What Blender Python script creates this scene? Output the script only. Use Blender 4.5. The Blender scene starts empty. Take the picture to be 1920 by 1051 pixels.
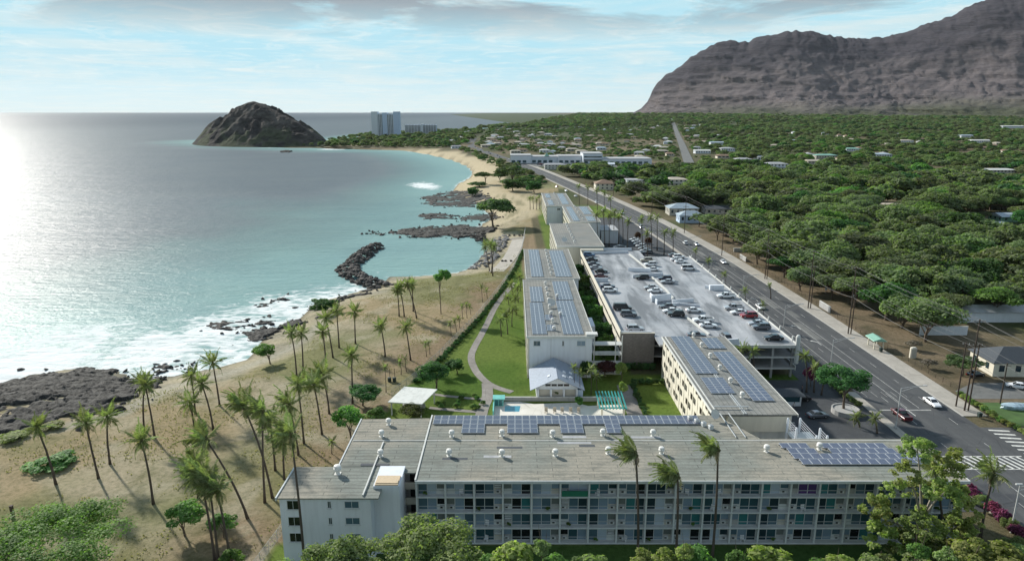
import bpy, math, random
import numpy as np
from mathutils import Vector, Matrix

SC = bpy.context.scene
COL = SC.collection
R = math.radians
# ------------------------------------------------------------------ camera
FPX, PITCH, CAMH = 1280.0, math.atan(317 / 1280.0), 64.0
cam_d = bpy.data.cameras.new('camera')
cam_d.sensor_width = 36.0
cam_d.lens = 36.0 * FPX / 1920.0
cam_d.clip_start = 1.0
cam_d.clip_end = 120000.0
cam = bpy.data.objects.new('camera', cam_d)
COL.objects.link(cam)
cam.location = (0, 0, CAMH)
cam.rotation_euler = (math.pi / 2 - PITCH, 0, 0)
SC.camera = cam
# ------------------------------------------------------------------ light
SUN_AZ, SUN_EL = R(-42.0), R(28.0)          # azimuth from +Y, minus = left
sun_dir = Vector((math.sin(SUN_AZ) * math.cos(SUN_EL), math.cos(SUN_AZ) * math.cos(SUN_EL), math.sin(SUN_EL)))
sd = bpy.data.lights.new('sun', 'SUN')
sd.energy = 3.5
sd.angle = R(2.5)
sd.color = (1.0, 0.95, 0.87)
sun = bpy.data.objects.new('sun', sd)
COL.objects.link(sun)
sun.rotation_euler = (-sun_dir).to_track_quat('-Z', 'Y').to_euler()
world = bpy.data.worlds.new('World')
SC.world = world
world.use_nodes = True
SC.view_settings.view_transform = 'Standard'
SC.view_settings.look = 'None'
SC.view_settings.gamma = 1.0
SC.view_settings.use_curve_mapping = False
SC.view_settings.exposure = 0.85
SC.cycles.max_bounces = 5
SC.cycles.diffuse_bounces = 2
SC.cycles.glossy_bounces = 2
SC.cycles.transmission_bounces = 2
SC.cycles.transparent_max_bounces = 6
SC.cycles.caustics_reflective = False
SC.cycles.caustics_refractive = False
SC.cycles.sample_clamp_indirect = 4.0


def build_world():
    nt = world.node_tree
    nt.nodes.clear()
    N, L = nt.nodes.new, nt.links.new
    out = N('ShaderNodeOutputWorld')
    bg = N('ShaderNodeBackground')
    sky = N('ShaderNodeTexSky')
    sky.sky_type = 'NISHITA'
    sky.sun_disc = False
    sky.sun_elevation = SUN_EL
    sky.sun_rotation = SUN_AZ
    sky.altitude = 50
    sky.air_density = 1.0
    sky.dust_density = 0.6
    sky.ozone_density = 1.6
    tc = N('ShaderNodeTexCoord')
    sep = N('ShaderNodeSeparateXYZ')
    L(tc.outputs['Generated'], sep.inputs[0])

    def math_(op, a, b=None, clamp=False):
        m = N('ShaderNodeMath')
        m.operation = op
        m.use_clamp = clamp
        for i, q in enumerate((a, b)):
            if q is None:
                continue
            if isinstance(q, (int, float)):
                m.inputs[i].default_value = q
            else:
                L(q, m.inputs[i])
        return m.outputs[0]
    # flat cloud deck: direction projected on a plane overhead (softened near the horizon)
    zz = math_('ADD', math_('MAXIMUM', sep.outputs[2], 0.0), 0.035)
    px = math_('DIVIDE', sep.outputs[0], zz)
    py = math_('DIVIDE', sep.outputs[1], zz)
    cmb = N('ShaderNodeCombineXYZ')
    L(px, cmb.inputs[0])
    L(py, cmb.inputs[1])

    def noise(scale, detail, rough, dist, off):
        mp = N('ShaderNodeMapping')
        mp.inputs['Location'].default_value = off
        L(cmb.outputs[0], mp.inputs[0])
        n = N('ShaderNodeTexNoise')
        n.inputs['Scale'].default_value = scale
        n.inputs['Detail'].default_value = detail
        n.inputs['Roughness'].default_value = rough
        n.inputs['Distortion'].default_value = dist
        L(mp.outputs[0], n.inputs['Vector'])
        return n.outputs['Fac']

    def ramp(fac, stops):
        r = N('ShaderNodeValToRGB')
        e = r.color_ramp.elements
        while len(e) < len(stops):
            e.new(0.5)
        for i, (p, c) in enumerate(stops):
            e[i].position = p
            e[i].color = (c, c, c, 1)
        L(fac, r.inputs[0])
        return r.outputs[0]

    def mix(fac, a, b, blend='MIX'):
        m = N('ShaderNodeMix')
        m.data_type = 'RGBA'
        m.blend_type = blend
        if isinstance(fac, float):
            m.inputs[0].default_value = fac
        else:
            L(fac, m.inputs[0])
        for i, q in ((6, a), (7, b)):
            if isinstance(q, tuple):
                m.inputs[i].default_value = q
            else:
                L(q, m.inputs[i])
        return m.outputs[2]
    base = mix(1.0, sky.outputs[0], (0.72, 1.0, 1.08, 1), 'MULTIPLY')
    cap = mix(1.0, base, (2.2, 3.75, 4.35, 1), 'DARKEN')
    base = mix(1.0, base, cap)
    veil = ramp(noise(0.55, 6, 0.62, 0.9, (3.1, 1.7, 0)), [(0.44, 0.0), (0.68, 0.80)])
    c1 = mix(veil, base, (3.75, 4.15, 4.1, 1))
    wisp = ramp(noise(1.7, 8, 0.7, 1.6, (7.3, 2.9, 2)), [(0.50, 0.0), (0.72, 0.62)])
    c2 = mix(wisp, c1, (4.6, 4.75, 4.55, 1))
    # heavier grey cumulus, only where the deck is high enough to see its base
    hgt = math_('MULTIPLY', math_('SUBTRACT', sep.outputs[2], 0.092), 20.0, True)
    dark = ramp(noise(0.42, 7, 0.6, 0.5, (6.2, 1.3, 1)), [(0.48, 0.0), (0.56, 0.92)])
    dk = math_('MULTIPLY', dark, hgt)
    c3 = mix(dk, c2, (1.45, 1.68, 1.9, 1))
    hz = ramp(sep.outputs[2], [(0.0, 0.6), (0.06, 0.0)])
    c4 = mix(hz, c3, (4.1, 4.4, 4.15, 1))
    L(c4, bg.inputs[0])
    bg.inputs[1].default_value = 0.116
    L(bg.outputs[0], out.inputs[0])


build_world()

# ------------------------------------------------------------------ pixel -> place (photo is 1920 x 1051)
_c, _s = math.cos(PITCH), math.sin(PITCH)
SEA = -3.0


def G(u, v, z=0.0):
    a, b = (u - 960) / FPX, (v - 525.5) / FPX
    k = (CAMH - z) / (_s + b * _c)
    return Vector((a * k, (_c - b * _s) * k, z))


def at_depth(u, v, y):
    """point on the ray of pixel (u, v) at world depth y"""
    a, b = (u - 960) / FPX, (v - 525.5) / FPX
    k = y / (_c - b * _s)
    return Vector((a * k, y, CAMH - (_s + b * _c) * k))


# ------------------------------------------------------------------ numpy noise
def _hash(ix, iy, seed):
    n = (ix.astype(np.int64) * 374761393 + iy.astype(np.int64) * 668265263 + seed * 1442695041) & 0x7fffffff
    n = ((n ^ (n >> 13)) * 1274126177) & 0x7fffffff
    n = (n ^ (n >> 16)) & 0x7fffffff
    return n / float(0x7fffffff)


def vnoise(x, y, seed=0):
    x, y = np.asarray(x, float), np.asarray(y, float)
    ix, iy = np.floor(x), np.floor(y)
    fx, fy = x - ix, y - iy
    fx, fy = fx * fx * (3 - 2 * fx), fy * fy * (3 - 2 * fy)
    a, b = _hash(ix, iy, seed), _hash(ix + 1, iy, seed)
    c, d = _hash(ix, iy + 1, seed), _hash(ix + 1, iy + 1, seed)
    return (a * (1 - fx) + b * fx) * (1 - fy) + (c * (1 - fx) + d * fx) * fy


def fbm(x, y, seed=0, octv=4, gain=0.5):
    t, amp, tot = 0.0, 1.0, 0.0
    for o in range(octv):
        t = t + amp * vnoise(x * 2 ** o + 17.3 * o, y * 2 ** o - 9.1 * o, seed + o)
        tot += amp
        amp *= gain
    return t / tot


def sstep(a, b, x):
    t = np.clip((np.asarray(x, float) - a) / (b - a), 0, 1)
    return t * t * (3 - 2 * t)


# ------------------------------------------------------------------ mesh helpers
class MB:
    def __init__(self):
        self.v, self.f, self.m = [], [], []

    def add(self, vs, fs, mi=0):
        o = len(self.v)
        self.v += [tuple(p) for p in vs]
        self.f += [tuple(i + o for i in f) for f in fs]
        self.m += [mi] * len(fs)
        return self

    def box(self, x0, x1, y0, y1, z0, z1, mi=0):
        return self.add([(x0, y0, z0), (x1, y0, z0), (x1, y1, z0), (x0, y1, z0), (x0, y0, z1), (x1, y0, z1), (x1, y1, z1), (x0, y1, z1)],
                        [(0, 3, 2, 1), (4, 5, 6, 7), (0, 1, 5, 4), (1, 2, 6, 5), (2, 3, 7, 6), (3, 0, 4, 7)], mi)

    def bbox(self, x0, x1, y0, y1, z0, z1, b=0.05, mi=0):
        """box with chamfered vertical edges and top"""
        ring = lambda i, z: [(x0 + i + b, y0 + i, z), (x1 - i - b, y0 + i, z), (x1 - i, y0 + i + b, z), (x1 - i, y1 - i - b, z),
                             (x1 - i - b, y1 - i, z), (x0 + i + b, y1 - i, z), (x0 + i, y1 - i - b, z), (x0 + i, y0 + i + b, z)]
        return self.loft([ring(0, z0), ring(0, z1 - b), ring(b, z1)], True, mi)

    def loft(self, rings, cap=True, mi=0):
        n = len(rings[0])
        vs = [p for r in rings for p in r]
        fs = []
        for k in range(len(rings) - 1):
            for i in range(n):
                j = (i + 1) % n
                fs.append((k * n + i, k * n + j, (k + 1) * n + j, (k + 1) * n + i))
        if cap:
            fs.append(tuple(reversed(range(n))))
            fs.append(tuple(range((len(rings) - 1) * n, len(rings) * n)))
        return self.add(vs, fs, mi)

    def tube(self, pts, rad, n=8, mi=0, cap=True):
        pts = [Vector(p) for p in pts]
        if not hasattr(rad, '__len__'):
            rad = [rad] * len(pts)
        rings = []
        for i, p in enumerate(pts):
            d = (pts[min(i + 1, len(pts) - 1)] - pts[max(i - 1, 0)])
            d = d.normalized() if d.length > 1e-9 else Vector((0, 0, 1))
            a = Vector((1, 0, 0)) if abs(d.x) < 0.8 else Vector((0, 1, 0))
            s1 = d.cross(a).normalized()
            s2 = d.cross(s1)
            rings.append([p + (s1 * math.cos(2 * math.pi * k / n) - s2 * math.sin(2 * math.pi * k / n)) * -rad[i] for k in range(n)])
        return self.loft([list(reversed(r)) for r in rings], cap, mi)

    def cyl(self, x, y, z0, z1, r, n=12, r2=None, mi=0):
        r2 = r if r2 is None else r2
        rg = lambda z, q: [(x + q * math.cos(2 * math.pi * k / n), y + q * math.sin(2 * math.pi * k / n), z) for k in range(n)]
        return self.loft([rg(z0, r), rg(z1, r2)], True, mi)

    def lathe(self, x, y, prof, n=12, mi=0):
        rg = lambda z, q: [(x + q * math.cos(2 * math.pi * k / n), y + q * math.sin(2 * math.pi * k / n), z) for k in range(n)]
        return self.loft([rg(z, r) for r, z in prof], True, mi)

    def prism(self, poly, z0, z1, mi=0):
        a = sum(poly[i][0] * poly[(i + 1) % len(poly)][1] - poly[(i + 1) % len(poly)][0] * poly[i][1] for i in range(len(poly)))
        if a < 0:
            poly = list(reversed(poly))
        return self.loft([[(p[0], p[1], z0) for p in poly], [(p[0], p[1], z1) for p in poly]], True, mi)

    def quad(self, a, b, c, d, mi=0):
        return self.add([a, b, c, d], [(0, 1, 2, 3)], mi)

    def mesh(self, name, mats, smooth=False):
        me = bpy.data.meshes.new(name)
        me.from_pydata(self.v, [], self.f)
        if not isinstance(mats, (list, tuple)):
            mats = [mats]
        for m in mats:
            me.materials.append(m)
        if len(mats) > 1:
            me.polygons.foreach_set('material_index', self.m)
        if smooth:
            me.polygons.foreach_set('use_smooth', [True] * len(self.f))
        me.update()
        return me

    def obj(self, name, mats, parent=None, smooth=False):
        return link(name, self.mesh(name, mats, smooth), parent)


def link(name, data, parent=None, loc=None, rot=None, scale=None):
    o = bpy.data.objects.new(name, data)
    COL.objects.link(o)
    if parent is not None:
        o.parent = parent
    if loc is not None:
        o.location = loc
    if rot is not None:
        o.rotation_euler = rot
    if scale is not None:
        o.scale = scale if hasattr(scale, '__len__') else (scale,) * 3
    return o


def tag(o, label=None, cat=None, group=None, kind=None):
    if label:
        o['label'] = label
    if cat:
        o['category'] = cat
    if group:
        o['group'] = group
    if kind:
        o['kind'] = kind
    return o


def thing(name, label, cat, loc=(0, 0, 0), rz=0.0, group=None):
    o = link(name, None, None, loc, (0, 0, rz))
    o.empty_display_size = 0.5
    return tag(o, label, cat, group)


def copy_tree(o, parent=None):
    c = o.copy()
    COL.objects.link(c)
    c.parent = parent
    for ch in list(o.children):
        copy_tree(ch, c)
    return c


def np_mesh(name, V, F, mats, smooth=False, colors=None, attrs=None):
    """V (n,3), F (m,k) arrays -> mesh, optional per-vertex colours"""
    V = np.asarray(V, np.float32)
    F = np.asarray(F, np.int32)
    me = bpy.data.meshes.new(name)
    m, k = F.shape
    me.vertices.add(len(V))
    me.vertices.foreach_set('co', V.ravel())
    me.loops.add(m * k)
    me.loops.foreach_set('vertex_index', F.ravel())
    me.polygons.add(m)
    me.polygons.foreach_set('loop_start', np.arange(0, m * k, k, dtype=np.int32))
    if smooth:
        me.polygons.foreach_set('use_smooth', np.ones(m, dtype=bool))
    me.update(calc_edges=True)
    if colors is not None:
        a = me.color_attributes.new('Col', 'FLOAT_COLOR', 'POINT')
        c = np.ones((len(V), 4), np.float32)
        c[:, :3] = colors
        a.data.foreach_set('color', c.ravel())
    for kx, arr in (attrs or {}).items():
        a = me.attributes.new(kx, 'FLOAT', 'POINT')
        a.data.foreach_set('value', np.asarray(arr, np.float32).ravel())
    for mm in (mats if isinstance(mats, (list, tuple)) else [mats]):
        me.materials.append(mm)
    return me


def grid_faces(nx, ny):
    i = np.arange((nx - 1) * (ny - 1))
    r, c = i // (nx - 1), i % (nx - 1)
    a = r * nx + c
    return np.stack([a, a + 1, a + nx + 1, a + nx], 1)
# ------------------------------------------------------------------ materials
class NT:
    def __init__(self, name):
        self.mat = bpy.data.materials.new(name)
        self.mat.use_nodes = True
        self.t = self.mat.node_tree
        self.t.nodes.clear()
        self.out = self.t.nodes.new('ShaderNodeOutputMaterial')
        self._tc = None

    def n(self, typ, **kw):
        x = self.t.nodes.new(typ)
        for k, v in kw.items():
            setattr(x, k, v)
        return x

    def l(self, a, b):
        self.t.links.new(a, b)

    def set(self, sock, v):
        if isinstance(v, (int, float)):
            sock.default_value = v
        elif isinstance(v, tuple):
            sock.default_value = v if len(v) == 4 or sock.type == 'VECTOR' else (*v, 1)
        else:
            self.l(v, sock)

    def co(self, scale=(1, 1, 1), rot=(0, 0, 0), loc=(0, 0, 0), kind='Object'):
        if self._tc is None:
            self._tc = self.n('ShaderNodeTexCoord')
        mp = self.n('ShaderNodeMapping')
        mp.inputs['Scale'].default_value = scale
        mp.inputs['Rotation'].default_value = rot
        mp.inputs['Location'].default_value = loc
        self.l(self._tc.outputs[kind], mp.inputs[0])
        return mp.outputs[0]

    def noise(self, vec, scale, detail=4, rough=0.55, dist=0.0):
        n = self.n('ShaderNodeTexNoise')
        n.inputs['Scale'].default_value = scale
        n.inputs['Detail'].default_value = detail
        n.inputs['Roughness'].default_value = rough
        n.inputs['Distortion'].default_value = dist
        self.l(vec, n.inputs['Vector'])
        return n.outputs['Fac']

    def vor(self, vec, scale, feature='F1', out='Distance'):
        n = self.n('ShaderNodeTexVoronoi', feature=feature)
        n.inputs['Scale'].default_value = scale
        self.l(vec, n.inputs['Vector'])
        return n.outputs[out]

    def ramp(self, fac, stops, interp='LINEAR'):
        r = self.n('ShaderNodeValToRGB')
        r.color_ramp.interpolation = interp
        e = r.color_ramp.elements
        while len(e) < len(stops):
            e.new(0.5)
        for i, (p, c) in enumerate(stops):
            e[i].position = p
            e[i].color = (c, c, c, 1) if isinstance(c, (int, float)) else (*c, 1)
        self.l(fac, r.inputs[0])
        return r.outputs[0]

    def mix(self, fac, a, b, blend='MIX'):
        m = self.n('ShaderNodeMix', data_type='RGBA', blend_type=blend)
        self.set(m.inputs[0], fac)
        self.set(m.inputs[6], a)
        self.set(m.inputs[7], b)
        return m.outputs[2]

    def math(self, op, a, b=0.0, clamp=False):
        m = self.n('ShaderNodeMath', operation=op, use_clamp=clamp)
        self.set(m.inputs[0], a)
        self.set(m.inputs[1], b)
        return m.outputs[0]

    def attr(self, name, out='Fac'):
        return self.n('ShaderNodeAttribute', attribute_name=name).outputs[out]

    def bump(self, h, strength=0.3, dist=0.1):
        b = self.n('ShaderNodeBump')
        b.inputs['Strength'].default_value = strength
        b.inputs['Distance'].default_value = dist
        self.l(h, b.inputs['Height'])
        return b.outputs[0]

    def pbr(self, color, rough=0.7, normal=None, metallic=0.0, spec=0.4, **kw):
        p = self.n('ShaderNodeBsdfPrincipled')
        self.set(p.inputs['Base Color'], color)
        self.set(p.inputs['Roughness'], rough)
        self.set(p.inputs['Metallic'], metallic)
        self.set(p.inputs['Specular IOR Level'], spec)
        for k, v in kw.items():
            self.set(p.inputs[k], v)
        if normal is not None:
            self.l(normal, p.inputs['Normal'])
        self.l(p.outputs[0], self.out.inputs[0])
        return self.mat


def simple(name, col, rough=0.6, metallic=0.0, var=0.12, scale=0.8, spec=0.4, coat=0.0):
    t = NT(name)
    if var:
        n = t.noise(t.co(), scale, 5, 0.6)
        c = t.mix(t.ramp(n, [(0.3, 0.0), (0.7, 1.0)]), tuple(x * (1 - var) for x in col), tuple(min(1, x * (1 + var)) for x in col))
    else:
        c = tuple(col)
    return t.pbr(c, rough, metallic=metallic, spec=spec, **({'Coat Weight': coat, 'Coat Roughness': 0.08} if coat else {}))


M = {}


def plaster(name, col, dirt=0.5, courses=False):
    t = NT(name)
    co = t.co()
    streak = t.noise(t.co((1.2, 1.2, 0.12)), 1.1, 6, 0.65)
    spot = t.noise(co, 0.35, 5, 0.6)
    c = t.mix(t.ramp(streak, [(0.45, 0.0), (0.78, dirt)]), col, tuple(x * 0.62 for x in col))
    c = t.mix(t.ramp(spot, [(0.35, 0.0), (0.7, 0.35)]), c, tuple(x * 0.86 for x in col))
    nrm = None
    if courses:
        w = t.n('ShaderNodeTexWave', wave_type='BANDS', bands_direction='Z')
        w.inputs['Scale'].default_value = 1.6
        t.l(co, w.inputs[0])
        ln = t.ramp(w.outputs['Fac'], [(0.0, 1.0), (0.08, 0.0)])
        c = t.mix(t.math('MULTIPLY', ln, 0.25), c, tuple(x * 0.6 for x in col))
    nrm = t.bump(t.noise(co, 9, 3), 0.15, 0.03)
    return t.pbr(c, 0.8, nrm, spec=0.25)


M['white'] = plaster('white_plaster', (0.74, 0.78, 0.83), 0.4, True)
M['offwhite'] = plaster('offwhite_concrete', (0.62, 0.63, 0.60), 0.6)
M['frame'] = plaster('frame_paint', (0.60, 0.63, 0.63), 0.5)
M['cream'] = plaster('cream_plaster', (0.70, 0.66, 0.55), 0.4)
M['beige'] = plaster('beige_plaster', (0.50, 0.48, 0.42), 0.5)
M['concrete'] = plaster('bare_concrete', (0.40, 0.40, 0.39), 0.7)
M['hotelblue'] = plaster('pale_blue_paint', (0.52, 0.64, 0.80), 0.2)
M['hotelwhite'] = plaster('pale_tower_paint', (0.66, 0.72, 0.78), 0.2)
M['dark'] = simple('dark_opening', (0.018, 0.02, 0.022), 0.7)
M['louver'] = simple('louver_white', (0.7, 0.72, 0.74), 0.5)
M['green_panel'] = simple('green_panel', (0.02, 0.16, 0.10), 0.5)
M['wood'] = simple('plywood', (0.56, 0.44, 0.29), 0.7, scale=3)
M['steel'] = simple('galvanised_steel', (0.45, 0.46, 0.46), 0.45, 0.6)
M['polewood'] = simple('creosote_pole', (0.075, 0.055, 0.042), 0.85, scale=4, var=0.3)
M['pale_pole'] = simple('pale_pole', (0.52, 0.53, 0.52), 0.5)
M['rail'] = simple('rail_paint', (0.40, 0.43, 0.44), 0.5)
M['ac'] = simple('air_conditioner_case', (0.58, 0.60, 0.60), 0.5)
M['vent'] = simple('vent_white', (0.72, 0.71, 0.67), 0.55, var=0.25, scale=5)
M['wire'] = simple('cable', (0.14, 0.14, 0.14), 0.6, 0.0, 0.0)
M['teal'] = simple('teal_wood', (0.03, 0.26, 0.24), 0.5)
M['bluegrey'] = simple('bluegrey_metal_roof', (0.25, 0.30, 0.37), 0.5, var=0.15, scale=2)
M['paleblue'] = simple('paleblue_metal_roof', (0.36, 0.43, 0.48), 0.45)
M['darkroof'] = simple('dark_shingle', (0.07, 0.08, 0.09), 0.85, var=0.25, scale=6)
M['brownroof'] = simple('brown_shingle', (0.24, 0.16, 0.11), 0.85, var=0.25, scale=5)
M['tanroof'] = simple('tan_roof', (0.46, 0.41, 0.33), 0.8)
M['greyroof'] = simple('grey_roof', (0.38, 0.39, 0.40), 0.8, var=0.2, scale=0.6)
M['greenroof'] = simple('green_metal_roof', (0.22, 0.42, 0.33), 0.5)
M['rubber'] = simple('tyre_rubber', (0.02, 0.02, 0.02), 0.85, var=0)
M['rim'] = simple('wheel_rim', (0.4, 0.4, 0.42), 0.3, 0.8, 0)
M['headlamp'] = simple('lamp_glass', (0.75, 0.78, 0.8), 0.15, 0.0, 0)
M['taillamp'] = simple('tail_lamp', (0.35, 0.02, 0.02), 0.25, 0.0, 0)
M['carglass'] = simple('car_glass', (0.012, 0.016, 0.02), 0.06, 0.0, 0, spec=0.6)
M['bin'] = simple('bin_plastic', (0.03, 0.05, 0.045), 0.6)
M['tarp'] = simple('blue_white_tarp', (0.35, 0.46, 0.52), 0.5, var=0.4, scale=1.5)
M['skylight'] = simple('skylight', (0.75, 0.8, 0.85), 0.2)
M['skin'] = simple('skin', (0.35, 0.22, 0.16), 0.6)
M['shirt'] = simple('shirt_white', (0.6, 0.6, 0.6), 0.8)
M['trousers'] = simple('trousers_dark', (0.05, 0.06, 0.09), 0.8)
M['bark'] = simple('bark', (0.13, 0.10, 0.075), 0.9, var=0.35, scale=3)
M['palebark'] = simple('pale_bark', (0.26, 0.23, 0.19), 0.9, var=0.3, scale=3)
CARC = {'white': (0.80, 0.81, 0.82), 'silver': (0.45, 0.46, 0.48), 'grey': (0.14, 0.15, 0.17), 'black': (0.016, 0.017, 0.02),
        'navy': (0.02, 0.03, 0.07), 'red': (0.30, 0.02, 0.025), 'beige': (0.42, 0.38, 0.30), 'blue': (0.05, 0.13, 0.26), 'maroon': (0.10, 0.02, 0.025)}
for k, c in CARC.items():
    M['car_' + k] = simple('car_paint_' + k, c, 0.28, 0.25 if k in ('silver', 'grey') else 0.0, 0.0, coat=0.7)

# glass and curtains behind it
GL = []
for i, (c, r) in enumerate([((0.012, 0.015, 0.019), 0.08), ((0.020, 0.042, 0.055), 0.08), ((0.035, 0.085, 0.105), 0.1), ((0.085, 0.145, 0.185), 0.12),
                            ((0.21, 0.29, 0.37), 0.16), ((0.42, 0.50, 0.58), 0.2), ((0.16, 0.18, 0.175), 0.15), ((0.04, 0.17, 0.18), 0.1)]):
    t = NT('window_glass_%d' % i)
    w = t.n('ShaderNodeTexWave', wave_type='BANDS', bands_direction='X')
    w.inputs['Scale'].default_value = 2.6
    w.inputs['Distortion'].default_value = 2.5
    w.inputs['Detail'].default_value = 2
    t.l(t.co(), w.inputs[0])
    k = 0.3 if i > 2 else 0.1
    cc = t.mix(w.outputs['Fac'], tuple(x * (1 - k) for x in c), tuple(x * (1 + k) for x in c))
    GL.append(t.pbr(cc, r, spec=0.55))
t = NT('purple_curtain')
w = t.n('ShaderNodeTexWave', bands_direction='X')
w.inputs['Scale'].default_value = 3
w.inputs['Distortion'].default_value = 2
t.l(t.co(), w.inputs[0])
M['purple'] = t.pbr(t.mix(w.outputs['Fac'], (0.05, 0.025, 0.10), (0.11, 0.06, 0.19)), 0.15)


def roofing(name, c0, c1, c2, rot=0.0):
    t = NT(name)
    co = t.co(rot=(0, 0, rot))
    br = t.n('ShaderNodeTexBrick')
    br.offset = 0.37
    br.inputs['Scale'].default_value = 1.0
    br.inputs['Brick Width'].default_value = 6.2
    br.inputs['Row Height'].default_value = 0.95
    br.inputs['Mortar Size'].default_value = 0.06
    br.inputs['Color1'].default_value = (*c0, 1)
    br.inputs['Color2'].default_value = (*[x * 0.9 for x in c0], 1)
    br.inputs['Mortar'].default_value = (*[x * 0.42 for x in c0], 1)
    t.l(co, br.inputs['Vector'])
    big = t.noise(co, 0.055, 5, 0.6)
    c = t.mix(t.ramp(big, [(0.40, 0.0), (0.56, 0.8)]), br.outputs['Color'], c1, 'MIX')
    # keep the seams over the tan areas
    c = t.mix(t.math('MULTIPLY', br.outputs['Fac'], 0.65), c, tuple(x * 0.4 for x in c0))
    mid = t.noise(t.co((0.35, 1.4, 1), rot=(0, 0, rot)), 0.7, 6, 0.7)
    c = t.mix(t.ramp(mid, [(0.48, 0.0), (0.66, 0.75)]), c, c2)
    fine = t.noise(co, 2.6, 6, 0.7)
    c = t.mix(t.ramp(fine, [(0.28, 0.55), (0.58, 0.0)]), c, tuple(x * 0.5 for x in c0))
    crk = t.noise(t.co((0.5, 2.2, 1), rot=(0, 0, rot)), 1.9, 4, 0.75, 0.8)
    c = t.mix(t.ramp(crk, [(0.62, 0.0), (0.70, 0.65)]), c, (0.06, 0.06, 0.055))
    return t.pbr(c, 0.92, t.bump(t.math('ADD', br.outputs['Fac'], fine), 0.25, 0.05), spec=0.15)


M['roof_green'] = roofing('rolled_roofing', (0.255, 0.275, 0.245), (0.37, 0.335, 0.27), (0.14, 0.145, 0.125))
M['roof_grey'] = roofing('rolled_roofing_grey', (0.245, 0.26, 0.25), (0.31, 0.30, 0.265), (0.13, 0.135, 0.13), R(90))

# solar cell
t = NT('solar_cell')
br = t.n('ShaderNodeTexBrick')
br.offset = 0
br.inputs['Scale'].default_value = 1.0
br.inputs['Brick Width'].default_value = 0.21
br.inputs['Row Height'].default_value = 0.28
br.inputs['Mortar Size'].default_value = 0.008
br.inputs['Color1'].default_value = (0.065, 0.075, 0.115, 1)
br.inputs['Color2'].default_value = (0.075, 0.085, 0.125, 1)
br.inputs['Mortar'].default_value = (0.20, 0.22, 0.27, 1)
t.l(t.co(), br.inputs['Vector'])
M['solar'] = t.pbr(br.outputs['Color'], 0.22, spec=0.5)
M['solar_frame'] = simple('solar_frame', (0.62, 0.64, 0.66), 0.4, 0.5, 0)
M['solar_far'] = M['solar']

# brick wall of the garage end
t = NT('tan_brick')
br = t.n('ShaderNodeTexBrick')
br.inputs['Scale'].default_value = 1.0
br.inputs['Brick Width'].default_value = 0.42
br.inputs['Row Height'].default_value = 0.2
br.inputs['Mortar Size'].default_value = 0.015
br.inputs['Color1'].default_value = (0.27, 0.24, 0.22, 1)
br.inputs['Color2'].default_value = (0.20, 0.175, 0.16, 1)
br.inputs['Mortar'].default_value = (0.20, 0.19, 0.18, 1)
t.l(t.co(rot=(R(90), 0, 0)), br.inputs['Vector'])
n = t.noise(t.co((1, 1, 0.2)), 0.6, 5, 0.65)
M['brickwall'] = t.pbr(t.mix(t.ramp(n, [(0.4, 0), (0.75, 0.5)]), br.outputs['Color'], (0.14, 0.13, 0.12)), 0.9, spec=0.15)

# ground: per-vertex soil / grass / sand colour plus fine noise
t = NT('ground_surface')
co = t.co()
col = t.attr('Col', 'Color')
n1 = t.noise(co, 0.16, 6, 0.65)
n2 = t.noise(co, 1.1, 6, 0.75)
n3 = t.noise(co, 5.0, 4, 0.8)
c = t.mix(t.ramp(n1, [(0.3, 0.0), (0.72, 0.55)]), col, t.mix(1.0, col, (0.66, 0.70, 0.62), 'MULTIPLY'))
c = t.mix(t.ramp(n2, [(0.44, 0.0), (0.66, 0.85)]), c, t.mix(1.0, c, (0.50, 0.56, 0.46), 'MULTIPLY'))
c = t.mix(t.ramp(n3, [(0.40, 0.0), (0.62, 0.35)]), c, t.mix(1.0, c, (1.35, 1.3, 1.2), 'MULTIPLY'))
M['ground'] = t.pbr(c, 0.95, t.bump(t.math('ADD', n2, n3), 0.6, 0.25), spec=0.1)


def asphalt(name, c0, c1, lanes=False):
    t = NT(name)
    co = t.co()
    n1 = t.noise(t.co((1.0, 0.05, 1)) if lanes else co, 0.55, 5, 0.6)
    n2 = t.noise(co, 0.12, 6, 0.65)
    n3 = t.noise(co, 14, 3, 0.8)
    c = t.mix(t.ramp(n1, [(0.35, 0), (0.68, 1)]), c0, c1)
    c = t.mix(t.ramp(n2, [(0.40, 0), (0.70, 0.55)]), c, tuple(x * 0.66 for x in c0))
    c = t.mix(t.ramp(n3, [(0.4, 0), (0.7, 0.3)]), c, tuple(min(1, x * 1.5) for x in c1))
    crack = t.vor(t.co((1, 1, 1)), 0.22, 'DISTANCE_TO_EDGE')
    c = t.mix(t.ramp(crack, [(0.0, 0.45), (0.012, 0.0)]), c, tuple(x * 0.4 for x in c0))
    return t.pbr(c, 0.85, t.bump(n3, 0.2, 0.02), spec=0.25)


M['asphalt'] = asphalt('asphalt', (0.062, 0.066, 0.070), (0.105, 0.108, 0.108), True)
M['lot'] = asphalt('lot_asphalt', (0.050, 0.054, 0.060), (0.075, 0.08, 0.085))
M['old_asphalt'] = asphalt('old_asphalt', (0.12, 0.125, 0.12), (0.18, 0.18, 0.17))
M['pavement'] = asphalt('pavement_concrete', (0.33, 0.31, 0.27), (0.42, 0.39, 0.34))
M['kerb'] = plaster('kerb_concrete', (0.45, 0.44, 0.41), 0.6)
M['path'] = asphalt('path_concrete', (0.20, 0.185, 0.165), (0.29, 0.27, 0.245))
M['pooldeck'] = asphalt('pool_deck', (0.66, 0.63, 0.55), (0.72, 0.69, 0.62))
M['paint'] = simple('road_paint', (0.62, 0.62, 0.58), 0.7, var=0.3, scale=1.5)
M['paint_faint'] = simple('road_paint_worn', (0.36, 0.36, 0.34), 0.8, var=0.35, scale=1.2)
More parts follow.
